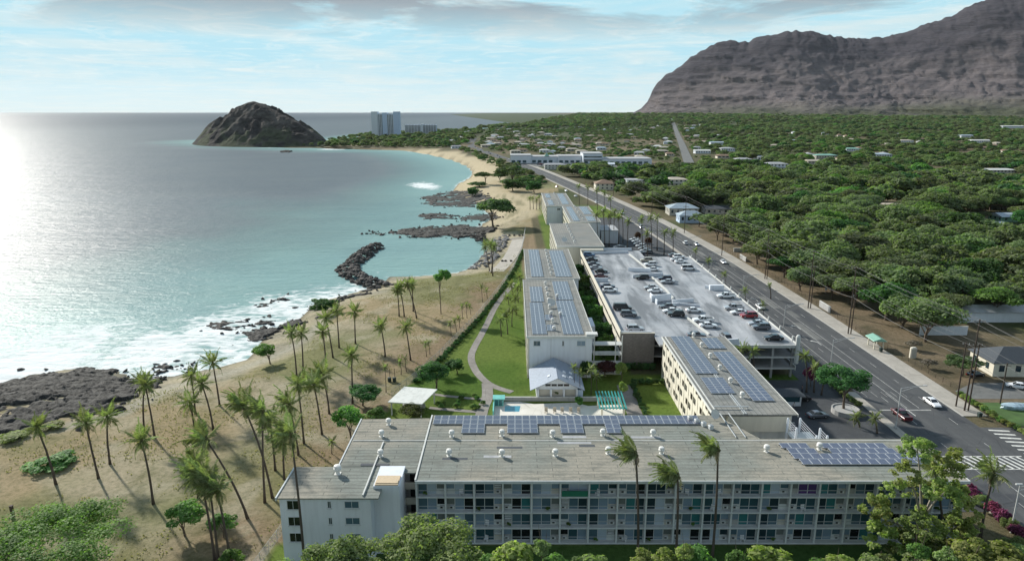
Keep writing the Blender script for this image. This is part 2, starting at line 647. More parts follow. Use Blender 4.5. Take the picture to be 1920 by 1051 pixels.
M['pool'] = simple('pool_water', (0.05, 0.25, 0.34), 0.05, var=0.2, spec=0.6)

# garage deck: pale traffic coating with dark tyre wear
t = NT('deck_coating')
co = t.co()
base = t.mix(t.ramp(t.noise(co, 0.09, 5, 0.6), [(0.35, 0), (0.65, 1)]), (0.32, 0.34, 0.36), (0.46, 0.47, 0.48))
wear = t.noise(t.co((1.0, 0.16, 1)), 0.22, 5, 0.62, 0.6)
c = t.mix(t.ramp(wear, [(0.44, 0.0), (0.61, 0.88)]), base, (0.135, 0.145, 0.155))
w2 = t.noise(t.co((0.2, 1.0, 1)), 0.3, 5, 0.65, 0.4)
c = t.mix(t.ramp(w2, [(0.56, 0.0), (0.72, 0.6)]), c, (0.16, 0.17, 0.18))
fine = t.noise(co, 2.4, 5, 0.7)
c = t.mix(t.ramp(fine, [(0.3, 0.28), (0.6, 0)]), c, (0.2, 0.21, 0.22))
M['deck'] = t.pbr(c, 0.6, spec=0.3)


# leaves: colour from the leaf's own tint attribute and the plant's own variation
def leaf_mat(name, dark, light, trans=0.42, rough=0.62, var=0.25):
    t = NT(name)
    tint = t.attr('tint')
    c = t.mix(tint, dark, light)
    oi = t.n('ShaderNodeObjectInfo')
    hs = t.n('ShaderNodeHueSaturation')
    t.l(t.math('ADD', t.math('MULTIPLY', oi.outputs['Random'], 0.05), 0.475), hs.inputs['Hue'])
    t.l(t.math('ADD', t.math('MULTIPLY', oi.outputs['Random'], 2 * var), 1 - var), hs.inputs['Value'])
    hs.inputs['Saturation'].default_value = 0.88
    t.l(c, hs.inputs['Color'])
    p = t.n('ShaderNodeBsdfPrincipled')
    t.l(hs.outputs[0], p.inputs['Base Color'])
    p.inputs['Roughness'].default_value = rough
    p.inputs['Specular IOR Level'].default_value = 0.14
    tr = t.n('ShaderNodeBsdfTranslucent')
    t.l(t.mix(1.0, hs.outputs[0], (1.25, 1.55, 0.6), 'MULTIPLY'), tr.inputs[0])
    ms = t.n('ShaderNodeMixShader')
    ms.inputs[0].default_value = trans
    t.l(p.outputs[0], ms.inputs[1])
    t.l(tr.outputs[0], ms.inputs[2])
    t.l(ms.outputs[0], t.out.inputs[0])
    return t.mat


M['lf_kiawe'] = leaf_mat('kiawe_leaf', (0.112, 0.155, 0.062), (0.215, 0.270, 0.112))
M['lf_grey'] = leaf_mat('grey_green_leaf', (0.097, 0.132, 0.066), (0.195, 0.236, 0.112))
M['lf_deep'] = leaf_mat('deep_green_leaf', (0.031, 0.087, 0.028), (0.088, 0.201, 0.052))
M['lf_bright'] = leaf_mat('bright_leaf', (0.065, 0.153, 0.028), (0.177, 0.319, 0.059))
M['lf_yellow'] = leaf_mat('yellow_green_leaf', (0.185, 0.240, 0.055), (0.400, 0.430, 0.140), 0.5)
M['lf_front'] = leaf_mat('olive_leaf', (0.115, 0.170, 0.055), (0.270, 0.330, 0.120), 0.45)
M['lf_brown'] = leaf_mat('browning_leaf', (0.060, 0.066, 0.022), (0.120, 0.120, 0.040))
M['lf_lime'] = leaf_mat('lime_leaf', (0.085, 0.175, 0.035), (0.215, 0.360, 0.085), 0.45)
M['lf_umb'] = leaf_mat('park_tree_leaf', (0.053, 0.100, 0.035), (0.130, 0.212, 0.071), 0.4)
M['lf_pink'] = leaf_mat('bougainvillea_leaf', (0.08, 0.02, 0.045), (0.32, 0.035, 0.14), 0.3)
M['lf_red'] = leaf_mat('reddish_leaf', (0.06, 0.025, 0.02), (0.13, 0.05, 0.035), 0.2)
M['lf_dry'] = leaf_mat('dry_twig', (0.13, 0.11, 0.08), (0.24, 0.21, 0.16), 0.1)
M['lf_palm'] = leaf_mat('palm_leaf', (0.106, 0.144, 0.047), (0.283, 0.309, 0.136), 0.36, 0.5)
M['lf_deadpalm'] = leaf_mat('dead_frond', (0.20, 0.16, 0.09), (0.34, 0.28, 0.17), 0.15)
t = NT('palm_trunk')
w = t.n('ShaderNodeTexWave', bands_direction='Z')
w.inputs['Scale'].default_value = 3.0
w.inputs['Distortion'].default_value = 1.5
t.l(t.co(), w.inputs[0])
M['palmtrunk'] = t.pbr(t.mix(w.outputs['Fac'], (0.075, 0.060, 0.050), (0.135, 0.112, 0.092)), 0.9, spec=0.1)

# lava rock
t = NT('lava_rock')
co = t.co()
n1, n2 = t.noise(co, 0.25, 6, 0.65), t.noise(co, 1.8, 6, 0.75)
c = t.mix(t.ramp(n1, [(0.35, 0), (0.7, 1)]), (0.030, 0.031, 0.029), (0.078, 0.074, 0.064))
c = t.mix(t.ramp(n2, [(0.46, 0), (0.62, 0.9)]), c, (0.012, 0.013, 0.013))
M['lava'] = t.pbr(c, 0.8, t.bump(n2, 1.0, 0.4), spec=0.3)
t = NT('boulder')
oi = t.n('ShaderNodeObjectInfo')
n2 = t.noise(t.co(), 1.5, 5, 0.7)
c = t.mix(oi.outputs['Random'], (0.055, 0.05, 0.048), (0.15, 0.135, 0.12))
c = t.mix(t.ramp(n2, [(0.4, 0), (0.7, 0.6)]), c, (0.03, 0.03, 0.03))
M['boulder'] = t.pbr(c, 0.85, t.bump(n2, 0.6, 0.2), spec=0.2)
t = NT('pale_boulder')
oi = t.n('ShaderNodeObjectInfo')
M['pale_boulder'] = t.pbr(t.mix(oi.outputs['Random'], (0.16, 0.155, 0.15), (0.36, 0.35, 0.34)), 0.85, spec=0.2)

# hills
t = NT('mountain_rock')
co = t.co()
col = t.attr('Col', 'Color')
n1 = t.noise(t.co((.7, .7, 6), rot=(0, R(7), 0)), 0.006, 8, 0.7)
n2 = t.noise(t.co((.7, .7, 7), rot=(0, R(7), 0)), 0.022, 7, 0.74)
c = t.mix(t.ramp(n1, [(0.42, 0), (0.62, 0.6)]), col, t.mix(1.0, col, (0.66, 0.66, 0.7), 'MULTIPLY'))
c = t.mix(t.ramp(n2, [(0.48, 0), (0.68, 0.6)]), c, t.mix(1.0, col, (0.55, 0.57, 0.58), 'MULTIPLY'))
n3 = t.noise(co, 0.09, 5, 0.75)
c = t.mix(t.ramp(n3, [(0.55, 0), (0.68, 0.45)]), c, (0.07, 0.08, 0.055))
M['mountain'] = t.pbr(c, 0.95, t.bump(t.math('ADD', n1, n2), 1.0, 15.0), spec=0.05)
t = NT('headland_rock')
co = t.co()
col = t.attr('Col', 'Color')
n2 = t.noise(t.co((1, 1, 2)), 0.06, 7, 0.72)
c = t.mix(t.ramp(n2, [(0.45, 0), (0.64, 0.85)]), col, t.mix(1.0, col, (0.35, 0.36, 0.35), 'MULTIPLY'))
M['headland'] = t.pbr(c, 0.95, t.bump(n2, 1.0, 6.0), spec=0.05)

# sea water: colour follows the depth of the bottom; foam where waves break
t = NT('sea_water')
depth = t.attr('depth')
foam = t.attr('foam')
geo = t.co()
deep, mid, shal = (0.150, 0.180, 0.192), (0.155, 0.222, 0.222), (0.225, 0.365, 0.350)
c = t.ramp(depth, [(0.0, shal), (0.22, (0.178, 0.285, 0.278)), (0.5, mid), (0.72, deep), (1.0, (0.085, 0.110, 0.130))])
pn = t.noise(t.co((1, 1, 1)), 0.012, 5, 0.6, 0.5)
c = t.mix(t.ramp(pn, [(0.38, 0), (0.62, 0.5)]), c, t.mix(1.0, c, (0.82, 0.86, 0.92), 'MULTIPLY'))
f1 = t.noise(t.co((0.42, 1.25, 1), rot=(0, 0, R(-52))), 0.26, 8, 0.74, 1.0)
f2 = t.vor(t.co(), 0.35, 'F1')
fsum = t.math('ADD', t.math('MULTIPLY', f1, 1.0), t.math('MULTIPLY', f2, 0.18))
fm = t.ramp(t.math('ADD', fsum, t.math('SUBTRACT', t.math('MULTIPLY', foam, 0.56), 0.78)), [(0.08, 0.0), (0.24, 0.92)])
c = t.mix(fm, c, (0.78, 0.81, 0.80))
w1 = t.noise(t.co((0.35, 1.0, 1), rot=(0, 0, R(20))), 0.32, 3, 0.6, 0.3)
w2 = t.noise(t.co((0.6, 1.0, 1), rot=(0, 0, R(-15))), 1.3, 4, 0.65)
w3 = t.noise(t.co((0.25, 1, 1), rot=(0, 0, R(10))), 0.045, 3, 0.6)
hh = t.math('ADD', t.math('ADD', t.math('MULTIPLY', w1, 1.0), t.math('MULTIPLY', w2, 0.34)), t.math('MULTIPLY', w3, 1.6))
rough = t.math('ADD', t.math('MULTIPLY', fm, 0.4), 0.30)
nrm = t.bump(hh, 0.8, 0.8)
df = t.n('ShaderNodeBsdfDiffuse')
t.l(c, df.inputs[0])
t.l(nrm, df.inputs['Normal'])
gs = t.n('ShaderNodeBsdfGlossy')
gs.inputs[0].default_value = (1, 1, 1, 1)
t.set(gs.inputs['Roughness'], rough)
t.l(nrm, gs.inputs['Normal'])
fr = t.n('ShaderNodeFresnel')
fr.inputs[0].default_value = 1.33
t.l(nrm, fr.inputs['Normal'])
ms = t.n('ShaderNodeMixShader')
# wave crests shade each other: at low angles a rough sea mirrors only part of the sky
t.l(t.math('MULTIPLY', t.math('MINIMUM', t.math('MULTIPLY', fr.outputs[0], 0.20), 0.085), t.math('SUBTRACT', 1.0, t.math('MULTIPLY', fm, 0.8))), ms.inputs[0])
t.l(df.outputs[0], ms.inputs[1])
t.l(gs.outputs[0], ms.inputs[2])
t.l(ms.outputs[0], t.out.inputs[0])
M['sea'] = t.mat
# ------------------------------------------------------------------ coast line and terrain
_cpx = [(-60, 735), (0, 722), (60, 702), (150, 689), (215, 694), (245, 708), (280, 712), (320, 706), (350, 699), (382, 694), (410, 689), (441, 680), (468, 672),
        (485, 650), (502, 630), (532, 612), (563, 598), (580, 583), (590, 566), (639, 556), (669, 547), (700, 538), (722, 527), (730, 519), (770, 519), (810, 516), (855, 512),
        (885, 502), (898, 488), (912, 470), (918, 455), (905, 446), (893, 436), (905, 420), (925, 410), (915, 398), (902, 388), (880, 372), (850, 358),
        (858, 346), (880, 334), (888, 325), (878, 312), (852, 301), (812, 291), (770, 284), (730, 281)]
COAST = [(-900.0, -300.0), (-420.0, 20.0), (-215.0, 120.0)] + [tuple(G(u, v, SEA)[:2]) for u, v in _cpx] + [
    (-330, 1262), (-420, 1315), (-502, 1362), (-620, 1470), (-726, 1600), (-640, 1700), (-470, 1640), (-400, 1640), (-420, 1800), (-400, 2080), (-260, 2330), (-110, 2750),
    (60, 3300), (240, 4300), (430, 5600), (700, 8000), (1300, 14000)]
POLY = np.array(COAST + [(30000, 14000), (30000, -3000), (-900, -3000)])
CSEG = np.array(COAST)


def inside(poly, x, y):
    poly = np.asarray(poly)
    r = np.zeros(x.shape, bool)
    j = len(poly) - 1
    for i in range(len(poly)):
        xi, yi = poly[i]
        xj, yj = poly[j]
        with np.errstate(divide='ignore', invalid='ignore'):
            cnd = ((yi > y) != (yj > y)) & (x < (xj - xi) * (y - yi) / (yj - yi) + xi)
        r ^= cnd
        j = i
    return r


def seg_dist(pts, x, y):
    d = np.full(x.shape, 1e12)
    for i in range(len(pts) - 1):
        ax, ay = pts[i]
        bx, by = pts[i + 1]
        dx, dy = bx - ax, by - ay
        L2 = dx * dx + dy * dy + 1e-9
        t = np.clip(((x - ax) * dx + (y - ay) * dy) / L2, 0, 1)
        d = np.minimum(d, (x - ax - t * dx) ** 2 + (y - ay - t * dy) ** 2)
    return np.sqrt(d)


def coast_d(x, y):
    x, y = np.atleast_1d(np.asarray(x, float)), np.atleast_1d(np.asarray(y, float))
    d = seg_dist(CSEG, x, y)
    return np.where(inside(POLY, x, y), d, -d)


def terr(x, y, d=None):
    x, y = np.atleast_1d(np.asarray(x, float)), np.atleast_1d(np.asarray(y, float))
    if d is None:
        d = coast_d(x, y)
    z = np.where(d > 0, SEA - 0.12 + 3.12 * sstep(-4, 24, d) ** 0.9, SEA - 0.15 - 5 * sstep(0, 45, -d))
    z = z + np.where(d > 6, (fbm(x / 14, y / 14, 5, 3) - 0.5) * 0.5 * sstep(6, 20, d) * (x < -8) * sstep(60, 80, y + 20), 0)
    far = sstep(900, 4200, y) * sstep(150, 1500, x + 0.12 * y) * 34
    return z + far


def tz(x, y):
    return float(terr(x, y)[0])


def Gt(u, v):
    p = G(u, v, 0)
    for _ in range(5):
        p = G(u, v, tz(p.x, p.y))
    return p


def W(pts, z=0.0):
    return [tuple(G(u, v, z)[:2]) for u, v in pts]


# fence between park and apartment grounds (photo pixels -> ground)
FENCE = W([(985, 432), (978, 470), (962, 505), (940, 540), (898, 594), (824, 671), (775, 715), (735, 745)]) + [(-29.0, 116.0), (-35.0, 100.0), (-37.0, 84.0), (-43.0, 60.0), (-46.0, 40.0)]
ROADL = [(80.5, -40), (80.5, 110), (80.5, 270), (77, 350), (70.5, 430), (46, 598), (8, 840), (-52, 1125), (-92, 1330), (-100, 1700)]
ROADR = [(97.7, -40), (97.7, 110), (97.5, 270), (92.5, 350), (86, 430), (62, 598), (23, 840), (-36, 1125), (-77, 1330), (-85, 1700)]


def axis(lo, dense0, dense1, hi, step, growth=1.09):
    a = list(np.arange(dense0, dense1 + 1e-6, step))
    s, q = step, dense1
    while q < hi:
        s *= growth
        q += s
        a.append(q)
    s, q, b = step, dense0, []
    while q > lo:
        s *= growth
        q -= s
        b.append(q)
    return np.array(b[::-1] + a)


def build_ground():
    xs, ys = axis(-2500, -118, 116, 14000, 1.5), axis(-60, 62, 335, 14000, 1.6)
    X, Y = np.meshgrid(xs, ys)
    x, y = X.ravel(), Y.ravel()
    d = coast_d(x, y)
    z = terr(x, y, d)
    n1, n2, n3 = fbm(x / 22, y / 22, 11, 4), fbm(x / 6, y / 6, 21, 4), fbm(x / 90, y / 90, 31, 4)

    def lerp(a, b, t):
        return a + (b - a) * t[:, None]
    tan, pale, oliv, brown = np.array([.345, .270, .165]), np.array([.395, .340, .245]), np.array([.195, .200, .090]), np.array([.265, .190, .125])
    col = np.tile(tan, (len(x), 1))
    col = lerp(col, pale, sstep(.42, .62, n1) * .9)
    col = lerp(col, oliv, sstep(.46, .66, fbm(x / 30 + 9, y / 30, 41, 4)) * .85)
    # bare reddish soil near the fence
    fd = seg_dist(FENCE, x, y)
    col = lerp(col, brown, sstep(22, 6, fd) * sstep(.30, .6, n1) * .9)
    # inland side of the fence / far town: dull brown-green brush floor
    fpoly = FENCE + [(200, 40), (6000, 40), (14000, 14000), (60, 14000), (45, 600), (12, 460)]
    inl = inside(fpoly, x, y)
    town = np.array([.115, .105, .062])
    tn = lerp(np.tile(town, (len(x), 1)), np.array([.215, .165, .110]), sstep(.45, .7, n3) * .8)
    tn = lerp(tn, np.array([.06, .085, .03]), sstep(.5, .7, fbm(x / 40, y / 40, 77, 3)) * .8)
    use = (inl & (x > 12)) | (y > 640) | (x > 98)
    col[use] = tn[use]
    # dirt verge right of the road
    vg = (x > 102) & (x < 150) & (y < 420)
    dirt = lerp(np.tile(np.array([.215, .165, .115]), (len(x), 1)), np.array([.125, .105, .07]), sstep(.4, .65, n2))
    k = (vg * sstep(160, 118, x + (n1 - .5) * 40))
    col = col * (1 - k[:, None]) + dirt * k[:, None]
    # mown lawns of the apartment grounds
    lawn = np.array([.082, .150, .022])
    lawn2 = np.array([.140, .195, .040])
    lc = lerp(np.tile(lawn, (len(x), 1)), lawn2, sstep(.35, .7, n1))
    lw = inl & (x < 3.9) & (y > 112) & (y < 470)
    lw |= inl & (x < 80) & (y < 92)
    lw |= (x > 3) & (x < 78) & (y > 110) & (y < 160)
    lw |= (x > 19) & (x < 30) & (y > 157) & (y < 280)
    lw |= (x > 16) & (x < 80) & (y > 275) & (y < 470)
    col[lw] = lc[lw]
    shade = inl & (x > -33) & (x < 80) & (y < 92)  # lawn before the block painted darker: the building's shade in its colour
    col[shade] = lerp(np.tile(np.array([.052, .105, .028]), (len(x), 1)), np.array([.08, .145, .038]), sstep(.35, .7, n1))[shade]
    # sand along the water, gritty bank
    sand = lerp(np.tile(np.array([.43, .37, .27]), (len(x), 1)), np.array([.31, .28, .22]), sstep(.35, .65, n2))
    far = sstep(330, 500, y)
    wd = 13 + 9 * (n1 - .5) * 2 + far * 26 + 8 * sstep(-60, -90, x) * (y < 200)
    k = sstep(wd + 5, wd - 2, d) * (d > -60)
    sand2 = sand * (1 - far[:, None]) + np.array([.56, .46, .32]) * far[:, None]
    k = k * np.where(y > 1240, 0, 1)
    col = col * (1 - k[:, None]) + sand2 * k[:, None]
    wet = (d > -6) & (d < 1.5) & (y < 1240)
    col[wet] *= .62
    trk = seg_dist([tuple(Gt(u, v)[:2]) for u, v in ((-40, 838), (60, 815), (160, 792), (230, 772), (275, 748), (330, 722), (420, 702), (480, 680), (540, 655), (590, 622), (610, 600))], x, y)
    tk = sstep(3.4, .6, trk + (n2 - .5) * 3.5) * .75
    col = col * (1 - tk[:, None]) + np.array([.40, .37, .31]) * tk[:, None]
    # worn bare spots and weedy tufts on the dry park
    park = (~inl) & (d > 8) & (y < 560)
    wk = sstep(.60, .70, fbm(x / 3.5, y / 3.5, 141, 4)) * park * .55
    col = col * (1 - wk[:, None]) + np.array([.135, .135, .060]) * wk[:, None]
    wk = sstep(.60, .72, fbm(x / 9 + 40, y / 9, 151, 4)) * park * .6
    col = col * (1 - wk[:, None]) + np.array([.43, .38, .29]) * wk[:, None]
    gk = sstep(1500, 2600, y) * (x < 1000)
    col = col * (1 - gk[:, None]) + np.array([.06, .085, .04]) * gk[:, None]
    # bare hillside fields under the mountain
    fk = sstep(2300, 3000, y) * sstep(500, 900, x) * sstep(.45, .6, fbm(x / 300, y / 300, 51, 3))
    col = col * (1 - fk[:, None]) + np.array([.17, .14, .10]) * fk[:, None]
    me = np_mesh('ground', np.stack([x, y, z], 1), grid_faces(len(xs), len(ys)), M['ground'], True, col)
    tag(link('ground', me), kind='structure')


def build_sea():
    xs, ys = axis(-30000, -170, 40, 30000, 3.0, 1.1), axis(-300, 90, 420, 32000, 3.0, 1.09)
    X, Y = np.meshgrid(xs, ys)
    x, y = X.ravel(), Y.ravel()
    d = -coast_d(x, y)
    n = fbm(x / 35, y / 35, 61, 4)
    n2 = fbm(x / 90, y / 90, 63, 3)
    dep = .72 * sstep(0, 210, d + (n - .5) * 60) + .28 * sstep(250, 2600, d)
    cove = inside(W([(700, 527), (880, 505), (930, 450), (700, 446), (650, 500)], SEA), x, y)
    dep = np.where(cove, np.minimum(dep, .02 + .10 * n), dep)
    dep = np.maximum(dep, sstep(300, 620, y) * sstep(4, 130, d) * .8)
    near = sstep(330, 250, y)
    foam = np.clip(sstep(30 + 26 * (n2 - .5), 0, d) * near * .74, 0, 1)
    foam = np.maximum(foam, sstep(7, 0, d) * .62 * (y < 1240))
    foam = np.where(cove, np.minimum(foam, .25), foam)
    p = G(795, 348, SEA)
    brk = np.exp(-(((x - p.x + .35 * (y - p.y)) / 16) ** 2 + ((y - p.y) / 36) ** 2))
    foam = np.maximum(foam, brk * 1.05)
    # surf along the rocks off the near shore
    for u, v, r, a in ((130, 640, 26, .7), (40, 690, 24, .95), (300, 655, 24, .85), (420, 620, 26, .8), (520, 575, 22, .75), (600, 545, 14, .55), (220, 680, 16, .8), (470, 640, 16, .8)):
        q = G(u, v, SEA)
        foam = np.maximum(foam, a * np.exp(-((x - q.x) ** 2 + ((y - q.y) * .8) ** 2) / r ** 2))
    rk = (y > 1200) & (y < 1760) & (x < -300)
    foam = np.where(rk, np.maximum(foam, sstep(16, 0, d) * .8), foam)
    me = np_mesh('sea', np.stack([x, y, np.full(x.shape, SEA)], 1), grid_faces(len(xs), len(ys)), M['sea'], True, None,
                 {'depth': dep, 'foam': foam})
    tag(link('sea', me), kind='structure')


def build_mountain():
    crest = [(1150, 214), (1185, 213), (1203, 203), (1216, 188), (1226, 165), (1246, 142), (1275, 126), (1300, 106), (1345, 80), (1360, 77), (1400, 78), (1440, 66), (1490, 58),
             (1530, 61), (1562, 69), (1620, 73), (1660, 70), (1700, 58), (1750, 42), (1800, 22), (1840, 2), (1900, -14), (1990, -34), (2120, -60), (2300, -80), (2600, -60)]
    us = np.linspace(1150, 2600, 520)
    vs = np.interp(us, [c[0] for c in crest], [c[1] for c in crest])
    yr = np.interp(us, [1150, 1300, 1600, 1920, 2600], [5400, 5100, 4700, 4300, 3600])
    P = [at_depth(u, v, yy) for u, v, yy in zip(us, vs, yr)]
    rx, rz = np.array([p.x for p in P]), np.array([p.z for p in P])
    rz = np.maximum(rz, 8)
    jit = (fbm(us / 9, us * 0, 3, 3) - .5) * 26 * sstep(40, 200, rz)
    dep = np.interp(us, [1150, 1200, 1260, 1400, 1700, 1920, 2600], [200, 330, 700, 1250, 1500, 1500, 1400])
    nt = 190
    t = np.concatenate([np.linspace(0, 1, nt - 30), 1 + np.linspace(.02, .5, 30)])
    T, Sx = np.meshgrid(t, np.arange(len(us)), indexing='ij')
    RX, RZ, YR, DP = rx[Sx], rz[Sx], yr[Sx], dep[Sx]
    tt = np.clip(T, 0, 1)
    steep = np.interp(us, [1150, 1230, 1400, 1900], [.9, 1.0, 1.0, 1.0])[Sx]
    prof = (.42 * tt ** 1.25 + .58 * sstep(.42, 1.0, tt) ** 1.15) * steep + (1 - steep) * tt
    prof = np.where(T > 1, 1 - (T - 1) * .9, prof)
    X = RX - (1 - T) * DP * .30
    Y = YR - (1 - T) * DP
    ridg = 1 - np.abs(fbm(X / 260 + Y / 900, Y / 1500, 8, 4) * 2 - 1)
    fine = fbm(X / 95, Y / 130, 18, 6, .68) - .5
    env = np.sin(np.clip(tt, 0, 1) * math.pi) ** .6 * np.clip(RZ / 300, 0, 1)
    Z = 18 + (RZ - 18) * prof + env * (ridg - .6) * 34 + env * fine * 62 + env * (fbm(X / 420, RZ * prof / 150, 88, 4) - .5) * 90
    Z = Z + jit[Sx] * tt ** 10 * np.where(T > 1, np.clip(1.5 - T, 0, .5) * 2, 1)
    # lava beds: stepped ledges
    step = 46.0
    fr = (Z + 20 * fbm(X / 400, Y / 400, 28, 3)) / step
    Z = Z + env * (sstep(.25, .75, fr - np.floor(fr)) - (fr - np.floor(fr))) * step * .18 * sstep(.25, .6, fbm(X / 300, Y / 300, 128, 3))
    X = X + env * (fbm(X / 120, Z / 40, 38, 4) - .5) * 90
    hrel = np.clip(Z / np.maximum(RZ, 1), 0, 1.2)
    n = fbm(X / 180, Z / 60, 48, 4)
    m = sstep(.40, .72, hrel + (n - .5) * .5 + (X - 2600) / 9000)  # pale talus low down; shadow on upper right cliffs put into the colour
    lo, hi = np.array([.195, .170, .170]), np.array([.096, .088, .101])
    col = lo + (hi - lo) * m.ravel()[:, None]
    low = sstep(.26, .04, hrel + (n - .5) * .2).ravel()[:, None]
    col = col * (1 - low) + np.array([.105, .115, .075]) * low
    V = np.stack([X.ravel(), Y.ravel(), Z.ravel()], 1)
    me = np_mesh('mountain', V, grid_faces(len(us), len(t)), M['mountain'], True, col)
    tag(link('mountain', me), kind='structure')


def build_headland():
    A, B = np.array([-688., 1580.]), np.array([-372., 1345.])
    sil = [(352, 268), (368, 263), (385, 255), (398, 243), (404, 228), (420, 220), (436, 214), (446, 205), (458, 197), (470, 192), (480, 190), (492, 194), (503, 199), (520, 209),
           (545, 221), (565, 233), (580, 245), (592, 258), (606, 270), (640, 276)]
    ns, ntt = 260, 150
    sv = np.linspace(-.02, 1.06, ns)
    cx, cy = A[0] + (B[0] - A[0]) * sv, A[1] + (B[1] - A[1]) * sv
    cz = []
    for x, y in zip(cx, cy):
        u = 960 + FPX * x / (y * _c + 50 * _s)
        v = np.interp(u, [q[0] for q in sil], [q[1] for q in sil])
        cz.append(max(at_depth(u, v, y).z, SEA + 1))
    cz = np.array(cz)
    L = B - A
    nrm = np.array([L[1], -L[0]]) / np.hypot(*L)      # towards camera side
    if nrm[1] > 0:
        nrm = -nrm
    tv = np.linspace(-1, 1, ntt)
    T, S = np.meshgrid(tv, np.arange(ns), indexing='ij')
    wf = 14 + 105 * np.sin(np.clip(sv, 0.02, .98) * math.pi) ** .7
    w = wf[S]
    X, Y = cx[S] + nrm[0] * T * w, cy[S] + nrm[1] * T * w
    a = np.abs(T)
    prof = np.where(T > 0, .72 * (1 - a) ** .9 + .28 * sstep(1, .25, a), (1 - a ** 1.6))
    env = np.sin((1 - a) * math.pi / 2) * np.sin(np.clip(sv[S], 0, 1) * math.pi) ** .5
    Z = SEA - 2 + (cz[S] - SEA + 2) * prof
    Z = Z + env * (1 - a) ** 0 * ((1 - np.abs(fbm(X / 38, Y / 38, 14, 4) * 2 - 1)) - .86) * 32 * sstep(0, .2, a) + (fbm(X / 9, Y / 9, 24, 4) - .5) * 9 * sstep(0, .12, a) * env
    n = fbm(X / 30, Z / 14, 9, 4).ravel()
    hr = (Z / 84).ravel()
    col = np.array([.118, .110, .100]) + (np.array([.055, .053, .052]) - np.array([.118, .110, .100])) * sstep(.35, .6, n)[:, None]
    veg = (sstep(.42, .6, fbm(X / 22, Y / 22, 64, 4).ravel()) * sstep(.62, .2, hr))[:, None]
    col = col * (1 - veg) + np.array([.085, .098, .062]) * veg
    me = np_mesh('rocky_headland', np.stack([X.ravel(), Y.ravel(), Z.ravel()], 1), grid_faces(ns, ntt), M['headland'], True, col)
    tag(link('rocky_headland', me), kind='structure')


def lava(name, px, h, label, seed, z0=SEA, group=None, res=None, mat=None):
    """uneven lava shelf inside a pixel outline at water level"""
    P = np.array(W(px, z0))
    lo, hi = P.min(0) - 3, P.max(0) + 3
    step = res or max(.4, (hi - lo).max() / 230)
    xs, ys = np.arange(lo[0], hi[0], step), np.arange(lo[1], hi[1], step)
    X, Y = np.meshgrid(xs, ys)
    x, y = X.ravel(), Y.ravel()
    k = np.clip((hi - lo).min() / 14, .25, 1)
    wob = ((fbm(x / 6, y / 4, seed + 7, 4) - .5) * 13 + (fbm(x / 2.2, y / 1.2, seed + 17, 4) - .5) * 5) * k
    d = seg_dist([tuple(p) for p in P] + [tuple(P[0])], x, y)
    sgn = np.where(inside(P, x, y), d, -d) + wob
    m = sstep(-.6, 1.6, sgn)
    plates = fbm(x / 3.2 + y / 6, y / 1.5, seed, 5, .68)
    pool = sstep(.60, .70, fbm(x / 7 + 3, y / 4.5, seed + 27, 3)) * .8
    zb = np.maximum(terr(x, y), z0 - .25)
    z = zb - 1.1 + m * (1.15 - pool + h * (.1 + .5 * fbm(x / 13, y / 13, seed + 3, 3) + 1.1 * (np.floor(plates * 6) / 6 * .7 + plates * .3 - .42)))
    z = z + m * (fbm(x / .9, y / .7, seed + 37, 2) - .5) * .5
    me = np_mesh(name, np.stack([x, y, z], 1), grid_faces(len(xs), len(ys)), mat or M['lava'], False)
    o = link(name, me)
    tag(o, label, 'rock', group)
    rr = random.Random(seed)
    for k in range(int(min(46, 8 + (hi - lo).prod() / 90))):
        a = P[rr.randrange(len(P))]
        b = P[rr.randrange(len(P))]
        t = rr.random()
        px_, py_ = a[0] * t + b[0] * (1 - t) + rr.gauss(0, 2.5), a[1] * t + b[1] * (1 - t) + rr.gauss(0, 2.5)
        s_ = rr.uniform(.25, .8)
        link('stone', ROCKS[rr.randrange(5)][0], o, (px_, py_, max(tz(px_, py_), z0 - .2) + .1 + (h * .25 if y.max() > 300 else 0)), (rr.random(), rr.random(), rr.uniform(0, 6)), (s_ * 1.5, s_, s_ * .7))
    return o


ROCKS = []
for q in range(5):
    rr = random.Random(q)
    mb = MB()
    n = 7
    rings = []
    for k, (r, z) in enumerate([(.55, -.5), (1, -.15), (.95, .3), (.5, .62)]):
        rings.append([(math.cos(2 * math.pi * i / n + .3 * k) * r * rr.uniform(.75, 1.15), math.sin(2 * math.pi * i / n + .3 * k) * r * rr.uniform(.75, 1.15), z * rr.uniform(.8, 1.2)) for i in range(n)])
    mb.loft(rings)
    ROCKS.append((mb.mesh('rock', M['boulder']), mb.mesh('rock', M['pale_boulder'])))


def rock_bank(name, label, px, width, hgt, n, smin, smax, pale=False, z0=SEA, seed=1, zend=None):
    rr = random.Random(seed)
    P = [Vector((*p, 0)) for p in W(px, z0)]
    seg = [(P[i + 1] - P[i]).length for i in range(len(P) - 1)]
    tot = sum(seg)
    root = thing(name, label, 'breakwater' if not pale else 'stone bank', (P[0].x, P[0].y, z0))
    for k in range(n):
        s = rr.random() * tot
        i = 0
        while s > seg[i] and i < len(seg) - 1:
            s -= seg[i]
            i += 1
        d = (P[i + 1] - P[i]).normalized()
        c = P[i] + d * s
        w = rr.uniform(-1, 1)
        off = Vector((-d.y, d.x, 0)) * w * width / 2
        sc = rr.uniform(smin, smax)
        z = z0 + (1 - abs(w) ** 1.5) * hgt + rr.uniform(-.3, .2)
        if pale:
            z = z0 + (w * .5 + .5) * hgt
        link('rock', ROCKS[rr.randrange(5)][1 if pale else 0], root, Vector((c.x + off.x, c.y + off.y, z)) - root.location,
             (rr.uniform(-.4, .4), rr.uniform(-.4, .4), rr.uniform(0, 6.3)), (sc * rr.uniform(.8, 1.4), sc, sc * rr.uniform(.7, 1)))
    return root


